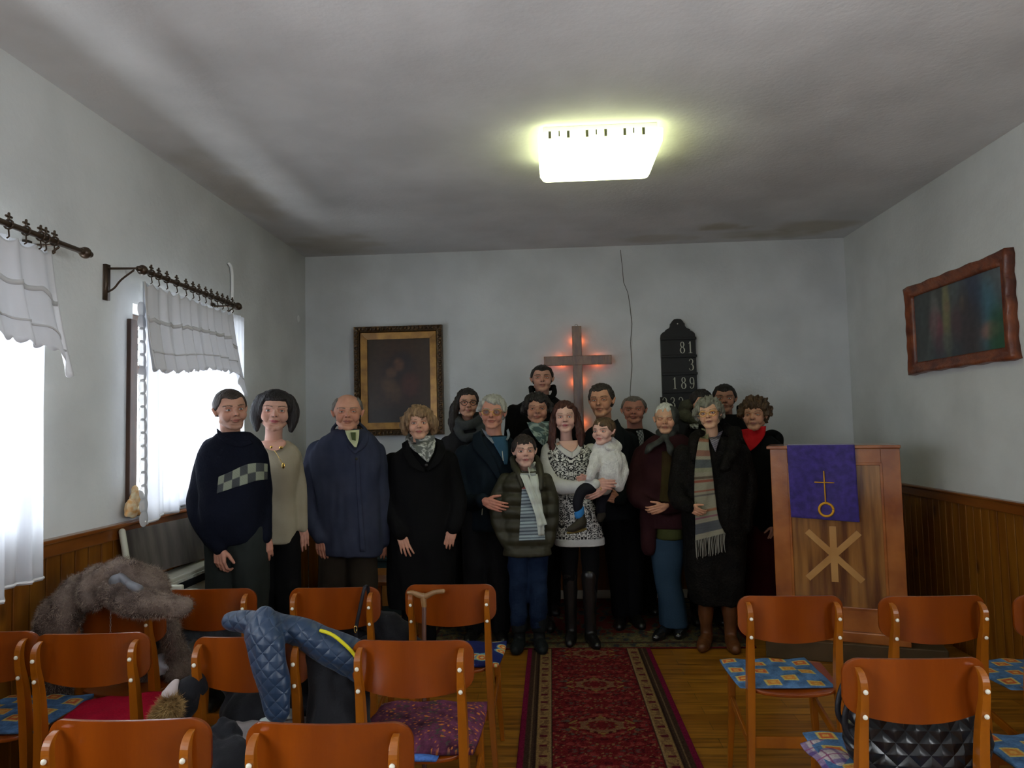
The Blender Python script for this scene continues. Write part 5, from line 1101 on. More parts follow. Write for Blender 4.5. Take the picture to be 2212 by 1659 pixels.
hair_shell(H, hairmat((.025, .016, .012), (.05, .032, .024)), lambda: 0, None) if False else p.later(lambda o, H=H, b=p.base: hair_shell(H, hairmat((.022, .015, .012), (.05, .034, .026)), o, b, hairline=.28, thick=.03, side=-.03, back=-.12, rough=.0008, temple=.02))
p.build()
# ---- 2 woman in the beige top ---------------------------------------------------------------
p = Person('woman with black bob hair and beige top with long necklace, second from left', 4.38, 598)
H = p.head(594, 842, 932, neck=(592, 975), yaw=.06, roll=.06, female=True, skin=(.58, .33, .25), lip=(.40, .08, .09), smile=.25, brow=(.02, .012, .01), neck_dy=0) if False else p.head(594, 846, 933, neck=(590, 978), yaw=.0, roll=.06, wide=1.10, female=True, skin=(.56, .32, .24), lip=(.38, .08, .09), smile=.25, brow=(.02, .012, .01))
torso(p, (590, 965), (598, 1160), w=.74); g = G(); g.ell(p.W(588, 968, .0), (.115, .075, .055)); me = remesh(g, .008, 3); colour(me, np.tile(np.array((.55, .29, .21)), (len(me.vertices), 1))); p.bodyg.append(me)
beige = fabric('beige_knit', (.30, .26, .185), c2=(.34, .30, .22), bscale=100, bump=.3)
al = arm(p, [(545, 985, .03, .05), (540, 1060, .05, .045), (548, 1120, .0, .04)]); ar = arm(p, [(636, 985, .03, .052), (647, 1050, .06, .045), (652, 1100, .05, .038), (655, 1142, .03, .032)])
bv = p.garment('top', beige, [(952, 560, 622, .050), (958, 550, 630, .06), (966, 540, 642, .075), (985, 536, 650, .095), (1010, 540, 648, .12, -.02), (1050, 546, 643, .115, -.01), (1085, 552, 640, .10), (1130, 550, 642, .105), (1172, 550, 641, .11)], [al, ar], seed=12, wr=(.003, 12))
sk2 = mat('skin_neckline', (.55, .29, .21), .5)
p.strip('neckline', skinm, [(576, 948), (567, 955), (570, 964), (580, 971), (592, 974)], [(608, 948), (618, 955), (614, 964), (604, 971), (592, 974.5)], bv, off=.020, th=.006, rows=14, cols=10, colf=lambda i, j: np.tile(np.array((.55, .30, .22)), (len(i), 1)))
p.piece('necklace', goldw, lambda g: (g.tube([p.W(x, y, dy) for x, y, dy in ((592, 972, -.13), (600, 984, -.142), (609, 1000, -.150))], .0016, n=6, smooth=4), g.ell(p.W(612, 1006, -.155), (.010, .004, .018)), g.ell(p.W(607, 967, -.105), (.012, .004, .009)), g.ell(p.W(586, 966, -.105), (.009, .004, .008))))
for k_ in range(3): pass
legs2(p, 'trousers', fabric('black_slacks', (.003, .003, .0035)), 600, hz=.84, r=(.085, .075, .06), gap=.080, hip=False, shoe=blacksh)
p.hand(p.W(655, 1142, .03), (.05, -.1, -1), (-1, -.3, 0), curl=.4, size=.17)
def bob(H):
    def f(g):
        g.ell(H.w((0, .12, .09)), np.array((.49, .46, .47))*H.H, R=H.R, nu=28, nv=18)
        for x in (-1, 1):
            g.tube([H.w((x*.26, .04, .28)), H.w((x*.36, .05, .05)), H.w((x*.38, .03, -.20)), H.w((x*.35, .0, -.44))], [.18*H.H, .17*H.H, .14*H.H, .07*H.H], n=16, smooth=3)
        g.tube([H.w((-.2, .33, .1)), H.w((-.15, .36, -.2)), H.w((0, .33, -.34)), H.w((.15, .36, -.2)), H.w((.2, .33, .1))], [.16*H.H]*5, n=14, smooth=3)
    return f
p.later(lambda o, H=H, b=p.base: hair_shell(H, hairmat((.006, .005, .006), (.018, .015, .016)), o, b, hairline=.31, thick=.07, side=None, back=None, extra=bob(H), temple=.16, rough=.0012))
p.build()
# ---- 3 elderly man, blue grey coat ------------------------------------------------------------
p = Person('balding elderly man in a blue grey winter coat, third from left', 4.62, 752)
H = p.head(751, 852, 932, neck=(751, 965), yaw=.0, pitch=-.03, skin=(.50, .25, .165), age=.9, eye='narrow', brow=(.12, .09, .07), smile=.15, wide=1.08)
torso(p, (751, 955), (755, 1160)); coat = fabric('blue_grey_coat', (.024, .029, .052), c2=(.036, .042, .068), bscale=50, bump=.25)
al = arm(p, [(690, 975, .02, .078), (672, 1040, .0, .074), (670, 1105, -.04, .062), (692, 1160, -.11, .052)]); ar = arm(p, [(806, 978, .02, .075), (820, 1050, .03, .072), (826, 1110, .04, .066), (828, 1165, .05, .058)])
bv = p.garment('coat', coat, [(926, 724, 786, .07), (938, 706, 802, .095), (955, 686, 816, .12), (980, 672, 824, .135), (1010, 672, 826, .145), (1060, 685, 822, .15), (1120, 688, 825, .155), (1165, 690, 826, .16), (1192, 694, 826, .16), (1197, 700, 822, .15)], [al, ar], seed=13, wr=(.007, 11), aniso=(1.8, 1.8, .4))
p.piece('collar', coat, lambda g: (g.tube([p.W(728, 915, .06), p.W(719, 928, .01), p.W(727, 944, -.06), p.W(750, 960, -.11), p.W(766, 978, -.145)], [.014, .018, .022, .020, .010], n=12, smooth=4, flat=.6), g.tube([p.W(776, 915, .06), p.W(787, 926, .01), p.W(792, 942, -.06), p.W(784, 960, -.11), p.W(769, 977, -.145)], [.014, .018, .024, .026, .010], n=12, smooth=4, flat=.6), g.tube([p.W(728, 915, .06), p.W(751, 918, .10), p.W(776, 915, .06)], [.014, .020, .014], n=12, smooth=3)), voxel=.007)
p.strip('shirt', fabric('pale_yellow_shirt', (.42, .44, .26)), [(745, 930), (752, 948), (766, 966)], [(776, 928), (775, 946), (770, 966)], bv, off=.03, rows=14)
p.strip('tie', fabric('green_tie', (.06, .08, .03)), [(757, 934), (760, 950)], [(768, 934), (768, 952)], bv, off=.045, rows=8, cols=4)
p.piece('button', fabric('dark_button', (.03, .03, .02), bump=0), lambda g: g.ell(p.W(770, 991, -.165), (.009, .005, .009)))
p.strip('front_flap', coat, [(768, 985), (770, 1050), (774, 1120), (778, 1192)], [(776, 985), (779, 1050), (784, 1120), (790, 1192)], bv, off=.006, th=.005, rows=30, cols=5)
legs2(p, 'trousers', fabric('brown_grey_trousers', (.020, .015, .010)), 752, hz=.90, r=(.110, .092, .078), gap=.108, shoe=blacksh)
p.hand(p.W(692, 1160, -.11), (.08, -.1, -1), (1, -.2, .1), curl=.45, size=.185, thumb_open=.5)
p.hand(p.W(832, 1160, .06), (.02, 0, -1), (-1, -.3, 0), curl=.4, size=.18)
p.later(lambda o, H=H, b=p.base: hair_shell(H, hairmat((.10, .09, .08), (.22, .20, .18)), o, b, hairline=.33, thick=.018, side=.0, back=-.20, bald=1.0, rough=.0015, temple=.0))
p.build()
# ---- 4 woman, black coat ------------------------------------------------------------------------
p = Person('woman with short light brown hair in a long black coat, below the gilt painting', 4.72, 905)
H = p.head(905, 880, 950, neck=(905, 985), yaw=.0, female=True, skin=(.56, .32, .22), lip=(.38, .10, .09), age=.35, wide=1.04)
torso(p, (905, 970), (905, 1180)); bc = fabric('black_coat_wool', (.0025, .0025, .003), bscale=100)
al = arm(p, [(848, 1000, .02, .070), (842, 1055, -.01, .064), (845, 1105, -.06, .056), (866, 1152, -.13, .045)]); ar = arm(p, [(968, 995, .02, .070), (984, 1050, .02, .062), (990, 1095, -.03, .056), (979, 1140, -.10, .045)])
secs = [(958, 878, 940, .07), (972, 862, 956, .09), (988, 846, 972, .11), (1020, 844, 975, .13), (1060, 846, 972, .135), (1110, 842, 978, .135), (1160, 840, 982, .14), (1220, 838, 984, .145), (1268, 838, 984, .15), (1310, 840, 984, .15)]
bv = p.garment('coat', bc, secs, [al, ar], seed=14, wr=(.006, 10), aniso=(1.8, 1.8, .3))
def sil(c1, c2, f=14, seed=3):
    def fn(i, j):
        P = np.stack([i*f, j*f*.6, i*0], 1); w_ = wob(P, 1.0, seed, n=6); C = np.tile(np.array(c1), (len(i), 1)); C[w_ > .25] = c2; C[w_ > 1.0] = tuple(x*.3 for x in c2); return C
    return fn
prn = mat('printed_scarf', (1, 1, 1), .6, attr=True, spec=.3, bump=.3, bscale=60)
p.strip('scarf', prn, [(882, 945), (892, 965), (908, 985), (922, 998)], [(938, 940), (940, 958), (936, 978), (926, 998)], bv, off=.03, th=.006, rows=30, cols=16, waves=4, colf=sil((.10, .11, .10), (.45, .46, .42), 12))
p.piece('scarf_wrap', fabric('patterned_wrap', (.10, .11, .10), c2=(.40, .41, .38), nscale=60), lambda g: g.tube([p.W(884, 940, .05), p.W(880, 950, -.01), p.W(890, 964, -.07), p.W(908, 975, -.10), p.W(928, 962, -.08), p.W(935, 948, -.02), p.W(928, 938, .05), p.W(905, 936, .08), p.W(884, 940, .05)], .016, n=10, smooth=4, flat=.8), voxel=.006)
p.strip('lapel', bc, [(880, 950), (888, 975), (905, 1000), (918, 1015)], [(868, 958), (872, 985), (890, 1010), (916, 1020)], bv, off=.022, th=.008, rows=20); p.strip('lapel', bc, [(938, 945), (944, 965), (936, 990), (922, 1012)], [(956, 952), (962, 975), (950, 1000), (924, 1018)], bv, off=.022, th=.008, rows=20)
p.piece('button', blacksh, lambda g: g.ell(p.W(921, 1005, -.165), (.011, .005, .011)))
legs2(p, 'stockings', bc, 905, hz=.7, r=(.06, .05, .04), gap=.08, hip=False, shoe=blacksh)
p.hand(p.W(866, 1152, -.13), (.35, -.2, -1), (1, 0, .15), curl=.18, size=.175, spread=.28, thumb_open=.95)
p.hand(p.W(979, 1140, -.10), (-.30, -.15, -1), (-1, 0, -.1), curl=.3, size=.17, spread=.1, thumb_open=.6)
def short(H, k=1.0, low=-.25):
    def f(g):
        for x in (-1, 1): g.tube([H.w((x*.27, -.02, .28)), H.w((x*.37*k, .02, .10)), H.w((x*.40*k, .05, -.10)), H.w((x*.36*k, .10, low))], [.10*H.H, .11*H.H*k, .11*H.H*k, .07*H.H], n=14, smooth=3)
        g.ell(H.w((0, .26, -.02)), np.array((.30, .22, .30))*H.H*k, nu=20, nv=14)
    return f
p.later(lambda o, H=H, b=p.base: hair_shell(H, hairmat((.13, .075, .035), (.33, .21, .11)), o, b, hairline=.28, thick=.085, side=None, back=None, extra=short(H, 1.08, -.30), temple=.16, rough=.006, fringe=lambda x: -.07*np.exp(-((x-.08)/.12)**2)))
p.build()
# ---- 5 young woman, long dark hair, glasses -----------------------------------------------------
p = Person('young woman with glasses and long dark hair right of the gilt painting', 5.55, 1005, z0=0)
H = p.head(1010, 840, 903, neck=(1010, 935), yaw=.12, female=True, skin=(.50, .27, .19), lip=(.33, .10, .09), eye='narrow')
torso(p, (1010, 925), (1005, 1120)); dk = fabric('charcoal_jacket', (.014, .014, .016))
al = arm(p, [(968, 960, 0, .065), (962, 1030, 0, .055), (964, 1090, 0, .05)]); ar = arm(p, [(1050, 960, 0, .06), (1055, 1030, 0, .055), (1055, 1090, 0, .05)])
bv = p.garment('jacket', dk, [(925, 985, 1040, .08), (940, 970, 1052, .10), (965, 960, 1056, .12), (1040, 965, 1052, .12), (1130, 965, 1052, .12)], [al, ar], seed=15)
p.piece('scarf', fabric('grey_knit_scarf', (.045, .050, .052), bump=1.0, bscale=70), lambda g: (g.tube([p.W(985, 905, .0), p.W(1000, 918, -.09), p.W(1025, 915, -.09), p.W(1042, 900, 0), p.W(1012, 905, .08), p.W(985, 905, .0)], .040, n=12, smooth=4), g.tube([p.W(988, 925, -.06), p.W(1000, 945, -.12), p.W(1030, 940, -.12), p.W(1045, 922, -.05)], .034, n=12, smooth=4)), voxel=.008, wr=(.005, 30))
legs2(p, 'trousers', dk, 1008, hz=.92, shoe=blacksh)
def longh(H, l=(-.75, -.75), w_=.13, xo=.36, yo=.06, fwd=0):
    def f(g):
        for x, L_ in zip((-1, 1), l):
            if L_ is None: continue
            g.tube([H.w((x*.22, .0, .33)), H.w((x*.33, .04, .12)), H.w((x*xo, yo, -.15)), H.w((x*(xo+.06), yo+fwd*.4, -.15+(L_+.15)*.55)), H.w((x*(xo+.04), yo+fwd, L_))], np.array((.08, .10, w_, w_*1.05, .05))*H.H, n=14, smooth=4)
        g.tube([H.w((0, .33, .2)), H.w((0, .38, -.1)), H.w((0, .36, -.5))], np.array((.22, .25, .2))*H.H, n=16, smooth=3)
    return f
p.later(lambda o, H=H, b=p.base: hair_shell(H, hairmat((.008, .006, .006), (.022, .016, .014)), o, b, hairline=.31, thick=.04, side=None, back=None, extra=longh(H, (-1.1, None), .17, .42), temple=.14, rough=.003, part=.5))
glasses(p, darkw, r=.10)
p.build()
# ---- 6 grey haired man with tinted glasses --------------------------------------------------------
p = Person('white haired man with tinted glasses in a dark navy jacket, hand on the boy', 5.12, 1045)
H = p.head(1064, 856, 928, neck=(1070, 962), yaw=-.10, roll=.04, skin=(.52, .25, .175), age=.7, wide=1.04, brow=(.2, .18, .16))
torso(p, (1068, 955), (1050, 1130)); nj = fabric('dark_navy_jacket', (.005, .010, .016), c2=(.008, .014, .022), bscale=50)
al = arm(p, [(1006, 985, .0, .080), (1000, 1040, -.02, .075), (1008, 1085, -.10, .062), (1042, 1082, -.26, .050)]); ar = arm(p, [(1108, 985, .05, .06), (1118, 1050, .05, .055)])
bv = p.garment('jacket', nj, [(942, 1040, 1100, .075), (955, 1018, 1112, .10), (975, 1003, 1120, .12), (1020, 1003, 1118, .135), (1080, 1008, 1112, .14), (1132, 1012, 1108, .14), (1142, 1014, 1104, .13)], [al, ar], seed=16, wr=(.007, 11))
p.strip('shirt', fabric('blue_sweater', (.028, .075, .125)), [(1058, 944), (1068, 962), (1084, 990), (1090, 1004)], [(1094, 942), (1097, 955), (1098, 985), (1096, 1004)], bv, off=.016, rows=22)
p.strip('collar', fabric('grey_shirt', (.17, .20, .23)), [(1040, 925), (1048, 940), (1064, 958)], [(1058, 938), (1064, 950), (1068, 958)], bv, off=.03, th=.004, rows=12, cols=6); p.strip('collar', fabric('grey_shirt_2', (.17, .20, .23)), [(1094, 930), (1096, 942), (1092, 950)], [(1098, 926), (1102, 940), (1096, 952)], bv, off=.03, th=.004, rows=10, cols=5)
p.strip('lapel', nj, [(1038, 930), (1046, 955), (1070, 995), (1084, 1040)], [(1022, 938), (1022, 968), (1050, 1000), (1078, 1040)], bv, off=.014, th=.010, rows=24)
legs2(p, 'trousers', fabric('black_trousers', (.007, .007, .008)), 1050, hz=.90, r=(.11, .085, .07), shoe=blacksh)
p.hand(p.W(1047, 1083, -.30), (.75, -.32, -.25), (.15, -.05, 1), palm=(.5, .7, 0), curl=.32, size=.19, spread=.12, thumb_open=.8)
p.piece('drawcord', fabric('pale_cord', (.4, .4, .35), bump=0), lambda g: (g.tube([p.W(1042, 1098, -.155), p.W(1041, 1112, -.16)], .003, n=6), g.tube([p.W(1085, 975, -.155), p.W(1087, 995, -.16)], .003, n=6)))
p.later(lambda o, H=H, b=p.base: hair_shell(H, hairmat((.26, .26, .23), (.50, .50, .45)), o, b, hairline=.30, thick=.055, side=.03, back=-.20, rough=.005, temple=.06, fringe=lambda x: -.05*np.sin(x*7), vol=(1, 1, 1.03)))
glasses(p, goldw, lens_tint, r=.105)
p.build()
# ---- 7 tall young man in black ---------------------------------------------------------------------
p = Person('tall young man in black jacket, highest in the back row, beside the cross', 5.85, 1165)
H = p.head(1171, 789, 849, neck=(1172, 880), yaw=.02, pitch=-.06, skin=(.47, .25, .18), eye='narrow', brow=(.02, .012, .01), wide=1.08)
torso(p, (1171, 870), (1165, 1080)); bj_ = fabric('black_jacket_cloth', (.004, .004, .0045))
al = arm(p, [(1112, 895, 0, .085), (1108, 960, 0, .075), (1110, 1040, 0, .06)]); ar = arm(p, [(1222, 890, 0, .08), (1230, 960, 0, .07), (1228, 1040, 0, .06)])
bv = p.garment('jacket', bj_, [(853, 1150, 1196, .08), (866, 1130, 1212, .11), (884, 1110, 1228, .14), (930, 1106, 1230, .15), (1050, 1110, 1225, .15), (1110, 1112, 1222, .15)], [al, ar], seed=17)
p.piece('collar', bj_, lambda g: (g.tube([p.W(1147, 838, .02), p.W(1150, 850, -.06), p.W(1168, 866, -.12)], [.020, .024, .018], smooth=4), g.tube([p.W(1196, 836, .02), p.W(1197, 850, -.05), p.W(1184, 866, -.12)], [.020, .024, .018], smooth=4), g.tube([p.W(1147, 838, .02), p.W(1171, 842, .09), p.W(1196, 836, .02)], .024, smooth=4)), voxel=.008)
legs2(p, 'trousers', bj_, 1165, hz=1.02, r=(.11, .085, .07), shoe=blacksh)
p.later(lambda o, H=H, b=p.base: hair_shell(H, hairmat((.008, .006, .005), (.022, .016, .013)), o, b, hairline=.27, thick=.03, side=.06, back=-.15, rough=.002, temple=.03))
p.build()
# ---- 8 woman with short dark hair, patterned scarf -------------------------------------------------------
p = Person('smiling woman with short dark hair and teal patterned scarf, behind the boy', 5.42, 1150)
H = p.head(1160, 852, 917, neck=(1162, 948), yaw=.03, female=True, skin=(.50, .26, .18), age=.5, eye='narrow', smile=.3, wide=1.12, brow=(.03, .02, .015))
torso(p, (1162, 940), (1150, 1120), w=1.1); al = arm(p, [(1108, 970, .02, .07), (1104, 1040, 0, .06)]); ar = arm(p, [(1205, 970, .02, .07), (1208, 1040, 0, .06)])
bv = p.garment('coat', bc, [(925, 1135, 1188, .08), (940, 1120, 1202, .11), (962, 1104, 1212, .13), (1040, 1102, 1214, .15), (1150, 1104, 1214, .15), (1230, 1106, 1212, .15)], [al, ar], seed=18)
p.strip('scarf', prn, [(1138, 912), (1146, 930), (1160, 950), (1172, 962)], [(1186, 910), (1188, 930), (1184, 950), (1176, 964)], bv, off=.03, th=.006, rows=26, cols=14, waves=3, colf=sil((.05, .09, .09), (.28, .36, .32), 14, 6))
legs2(p, 'stockings', bc, 1155, hz=.7, r=(.06, .05, .04), gap=.08, hip=False, shoe=blacksh)
p.later(lambda o, H=H, b=p.base: hair_shell(H, hairmat((.007, .006, .006), (.025, .02, .02)), o, b, hairline=.29, thick=.075, side=-.12, back=-.2, extra=short(H, .98, -.10), temple=.13, rough=.006, fringe=lambda x: -.05*np.sin(x*14)))
p.build()
# ---- 13 round faced man at the back (built early: he stands behind) -------------------------------------
p = Person('stout man with short grey hair and checked shirt behind the suited man', 5.85, 1372)
H = p.head(1369, 857, 916, neck=(1374, 945), yaw=-.03, skin=(.45, .20, .14), age=.7, eye='narrow', wide=1.22, brow=(.08, .06, .05))
torso(p, (1372, 940), (1372, 1120), w=1.1); al = arm(p, [(1335, 970, .02, .08), (1330, 1040, 0, .07)]); ar = arm(p, [(1418, 965, .02, .08), (1424, 1040, 0, .07)])
bv = p.garment('jacket', bj_, [(928, 1345, 1396, .09), (938, 1335, 1410, .12), (956, 1322, 1424, .14), (1040, 1320, 1426, .17), (1150, 1324, 1424, .17)], [al, ar], seed=19)
p.strip('shirt', knit, [(1374, 931), (1379, 945), (1382, 965)], [(1388, 928), (1391, 945), (1388, 968)], bv, off=.02, rows=30, cols=12, colf=lambda i, j: np.where(((i*9).astype(int)+(j*4).astype(int))[:, None] % 2 == 0, np.array((.30, .32, .34)), np.array((.07, .08, .10))))
legs2(p, 'trousers', bj_, 1372, hz=.88, r=(.12, .09, .07), shoe=blacksh)
p.later(lambda o, H=H, b=p.base: hair_shell(H, hairmat((.09, .08, .07), (.20, .185, .16)), o, b, hairline=.33, thick=.018, side=.05, back=-.15, rough=.002, temple=.02))
p.build()
# ---- 12 man in the dark suit -----------------------------------------------------------------------------
p = Person('man in a dark charcoal suit jacket standing right of the cross behind the toddler', 5.45, 1335)
H = p.head(1299, 829, 903, neck=(1308, 938), yaw=-.22, roll=-.03, skin=(.52, .27, .165), age=.4, eye='narrow', brow=(.07, .045, .03), wide=.98)
torso(p, (1312, 930), (1335, 1110)); suit = fabric('charcoal_suit', (.006, .008, .010), bscale=120)
al = arm(p, [(1268, 955, .0, .07), (1262, 1020, -.04, .06), (1275, 1065, -.14, .05)]); ar = arm(p, [(1356, 955, .02, .080), (1370, 1010, .0, .070), (1365, 1060, -.08, .060), (1335, 1080, -.17, .046)])
bv = p.garment('suit_jacket', suit, [(918, 1280, 1338, .075), (930, 1266, 1354, .10), (950, 1258, 1368, .125), (1000, 1262, 1374, .135), (1060, 1270, 1372, .135), (1110, 1276, 1374, .135), (1122, 1280, 1372, .13)], [al, ar], seed=20)
p.strip('lapel', suit, [(1334, 905), (1346, 930), (1352, 960)], [(1322, 912), (1328, 940), (1345, 975)], bv, off=.014, th=.008, rows=18)
T = legs(p, 'trousers', fabric('black_suit_trousers', (.0025, .0025, .004)), [[(1318, .88, .105, 0), (1334, .48, .085, 0), (1340, .10, .065, 0)], [(1356, .88, .105, .02), (1366, .48, .085, .02), (1370, .10, .065, .02)]], hip=(1296, 1374, .90, .11)); shoes(p, 'shoe', blacksh, [(1340, 0), (1372, .02)])
for q in T: p.bodyg.append(limb(q[0], (.06, .045, .035), p))
p.hand(p.W(1338, 1078, -.17), (-.55, -.25, .15), (0, -.1, 1), palm=(0, 1, 0), curl=.5, size=.19); 
p.later(lambda o, H=H, b=p.base: hair_shell(H, hairmat((.018, .013, .010), (.05, .038, .03)), o, b, hairline=.27, thick=.035, side=.04, back=-.18, rough=.003, temple=.04, fringe=lambda x: .03*np.sin(x*8+1)))
p.build()
# ---- 10 woman in the black and white dress ------------------------------------------------------------------
p = Person('woman with long auburn hair in a black and white dress holding the toddler', 5.06, 1252)
H = p.head(1221, 868, 936, neck=(1224, 972), yaw=-.03, roll=-.02, female=True, skin=(.62, .385, .31), lip=(.45, .10, .12), brow=(.08, .045, .03), iris=(.06, .09, .12))
torso(p, (1224, 960), (1252, 1170)); g = G(); g.ell(p.W(1224, 966, .01), (.10, .07, .05)); me = remesh(g, .008, 3); colour(me, np.tile(np.array((.60, .36, .28)), (len(me.vertices), 1))); p.bodyg.append(me)
wht = fabric('white_knit', (.50, .50, .48), c2=(.56, .56, .54), bump=.8, bscale=110)
m, N, L, b = nt('damask_knit'); tc = N.new('ShaderNodeTexCoord'); sp = N.new('ShaderNodeSeparateXYZ'); L.new(tc.outputs['Object'], sp.inputs[0]); ab = N.new('ShaderNodeMath'); ab.operation = 'PINGPONG'; ab.inputs[1].default_value = .075
ad = N.new('ShaderNodeMath'); ad.inputs[1].default_value = .03; L.new(sp.outputs[0], ad.inputs[0]); L.new(ad.outputs[0], ab.inputs[0]); cb = N.new('ShaderNodeCombineXYZ'); L.new(ab.outputs[0], cb.inputs[0]); L.new(sp.outputs[2], cb.inputs[2])
nz = N.new('ShaderNodeTexNoise'); nz.inputs['Scale'].default_value = 34; nz.inputs['Detail'].default_value = 1.0; nz.inputs['Distortion'].default_value = 3.2; L.new(cb.outputs[0], nz.inputs[0])
mm = nz; r = ramp(N, [(.485, (.012, .012, .014)), (.515, (.62, .62, .58))]); L.new(mm.outputs[0], r.inputs[0]); L.new(r.outputs[0], b.inputs[0]); b.inputs['Roughness'].default_value = .9; dam = m
al = arm(p, [(1188, 975, .02, .062), (1184, 1012, -.02, .062), (1196, 1045, -.09, .060), (1240, 1052, -.20, .050), (1284, 1046, -.27, .040)]); ar = arm(p, [(1276, 975, .04, .060), (1300, 1020, .02, .055), (1310, 1050, -.08, .048), (1296, 1058, -.24, .038)])
bv0 = p.garment('dress', dam, [(961, 1194, 1262, .050), (967, 1186, 1270, .070), (978, 1179, 1279, .092), (1000, 1184, 1276, .115, -.01), (1030, 1190, 1272, .11, -.01), (1070, 1194, 1276, .10), (1110, 1194, 1292, .115), (1150, 1196, 1303, .12), (1163, 1198, 1305, .12)], seed=21, wr=(.002, 12))
bvs = p.garment('sleeve', wht, tubes=[al], seed=22, wr=(.003, 16)); p.garment('sleeve', wht, tubes=[ar], seed=23, wr=(.003, 16))
p.garment('hem_band', wht, [(1160, 1197, 1306, .123), (1176, 1198, 1307, .124)], seed=24, wr=(.001, 10), voxel=.007, smooth=3)
p.strip('side_panel', wht, [(1190, 1050), (1196, 1100), (1197, 1160)], [(1197, 1050), (1203, 1100), (1201, 1160)], bv0, off=.004, rows=16, cols=4)
p.strip('neckline', wht, [(1196, 950), (1204, 968), (1222, 984), (1236, 990)], [(1206, 946), (1213, 960), (1226, 972), (1236, 976)], bv0, off=.014, rows=18, cols=5); p.strip('neckline', wht, [(1262, 948), (1258, 964), (1250, 980), (1236, 990)], [(1252, 944), (1250, 958), (1244, 969), (1236, 976)], bv0, off=.014, rows=18, cols=5)
p.strip('chest', skinm, [(1207, 953), (1213, 963), (1226, 972), (1235, 976)], [(1251, 951), (1249, 961), (1244, 969), (1236, 976)], bv0, off=.020, th=.004, rows=14, cols=8, colf=lambda i, j: np.tile(np.array((.60, .36, .28)), (len(i), 1)))
legg = fabric('black_leggings', (.0025, .0025, .003)); T = legs(p, 'leggings', legg, [[(1226, .82, .085, 0), (1230, .50, .056, 0), (1234, .12, .030, 0)], [(1276, .82, .085, .0), (1275, .50, .056, -.03), (1276, .12, .030, -.05)]], hip=(1206, 1300, .84, .11))
for q in T: p.bodyg.append(limb(q[0], (.05, .035, .02), p))
shoes(p, 'boot', blacksh, [(1234, 0), (1276, -.05)], ln=.24, w=.040, shaft=.46, sr=.054, d=(.05, -1))
p.hand(p.W(1286, 1046, -.27), (1, .06, -.05), (.1, .1, 1), palm=(0, 1, -.1), curl=.30, size=.175, thumb_open=.5)
p.hand(p.W(1305, 1056, -.26), (-.75, -.25, -.35), (0, -.1, 1), palm=(0, 1, .1), curl=.35, size=.17)
p.piece('ring', goldw, lambda g: g.tube([p.W(1298, 1056, -.335)+np.array((.004*math.cos(a), 0, .009*math.sin(a))) for a in np.linspace(0, 2*PI, 13)], .002, n=6, dome=False))
p.later(lambda o, H=H, b=p.base: hair_shell(H, hairmat((.028, .007, .005), (.085, .022, .012)), o, b, hairline=.31, thick=.045, side=None, back=None, extra=longh(H, (-1.12, -.92), .125, .37, .04, -.17), temple=.14, rough=.004, part=.8))
p.build(); mother = p
# ---- 11 toddler -----------------------------------------------------------------------------------------------
p = Person('toddler in a fluffy white hooded jacket carried by the auburn haired woman', 4.90, 1275, z0=0.0)
H = p.head(1303, 903, 962, neck=(1306, 980), yaw=-.50, pitch=.0, child=True, skin=(.66, .41, .33), lip=(.42, .10, .09), brow=(.10, .06, .04), wide=1.12)
torso(p, (1308, 975), (1305, 1055), w=.62); fl = mat('white_fleece', (.60, .60, .58), .95, c2=(.74, .74, .72), nscale=30, bump=2.5, bscale=90, sheen=.5)
al = arm(p, [(1288, 985, -.05, .045), (1282, 1010, -.10, .045), (1272, 1030, -.13, .036)]); ar = arm(p, [(1336, 990, .02, .05), (1344, 1015, .0, .05), (1335, 1045, -.02, .045)])
p.garment('jacket', fl, [(952, 1290, 1318, .05), (962, 1284, 1330, .075), (985, 1280, 1342, .095), (1010, 1280, 1347, .10), (1035, 1284, 1347, .095), (1052, 1290, 1342, .08)], [al, ar], seed=25, wr=(.006, 26), voxel=.007)
p.piece('hood', fl, lambda g: (g.tube([p.W(1318, 948, .02), p.W(1330, 957, .03), p.W(1336, 966, .02), p.W(1326, 972, -.04), p.W(1312, 968, -.08)], [.022, .026, .028, .026, .018], smooth=4)), voxel=.006, wr=(.004, 40))
p.garment('trousers', fabric('toddler_dark_trousers', (.010, .010, .014)), tubes=[([p.W(1300, 1050, -.02), p.W(1262, 1058, -.14), p.W(1250, 1080, -.17), p.W(1250, 1100, -.16)], [.055, .042, .038, .034]), ([p.W(1310, 1050, .05), p.W(1300, 1080, .06), p.W(1298, 1105, .06)], [.05, .04, .034])], seed=26, voxel=.007)
p.bodyg.append(limb([p.W(1300, 1050, -.02), p.W(1262, 1058, -.14), p.W(1250, 1082, -.17), p.W(1250, 1115, -.15)], (.03, .025, .022, .018), p)); p.bodyg.append(limb([p.W(1310, 1050, .05), p.W(1300, 1080, .06), p.W(1298, 1110, .06)], (.03, .025, .02), p))
p.piece('sock', fabric('bright_blue_sock', (.03, .16, .38)), lambda g: g.tube([p.W(1252, 1100, -.16), p.W(1251, 1112, -.16)], .033, n=14), voxel=.006)
shm = fabric('toddler_brown_shoe', (.035, .030, .022), rough=.5)
p.piece('shoe', shm, lambda g: (g.tube([p.W(1258, 1128, -.15), p.W(1252, 1132, -.17), p.W(1238, 1141, -.20), p.W(1230, 1144, -.21)], [.032, .034, .028, .020], smooth=4), g.tube([p.W(1254, 1114, -.155), p.W(1256, 1128, -.155)], [.032, .034])), voxel=.005)
p.piece('sole', fabric('tan_sole', (.14, .10, .03)), lambda g: g.tube([p.W(1263, 1143, -.15), p.W(1246, 1148, -.18), p.W(1228, 1151, -.215)], [.016, .018, .014], flat=.6, smooth=3))
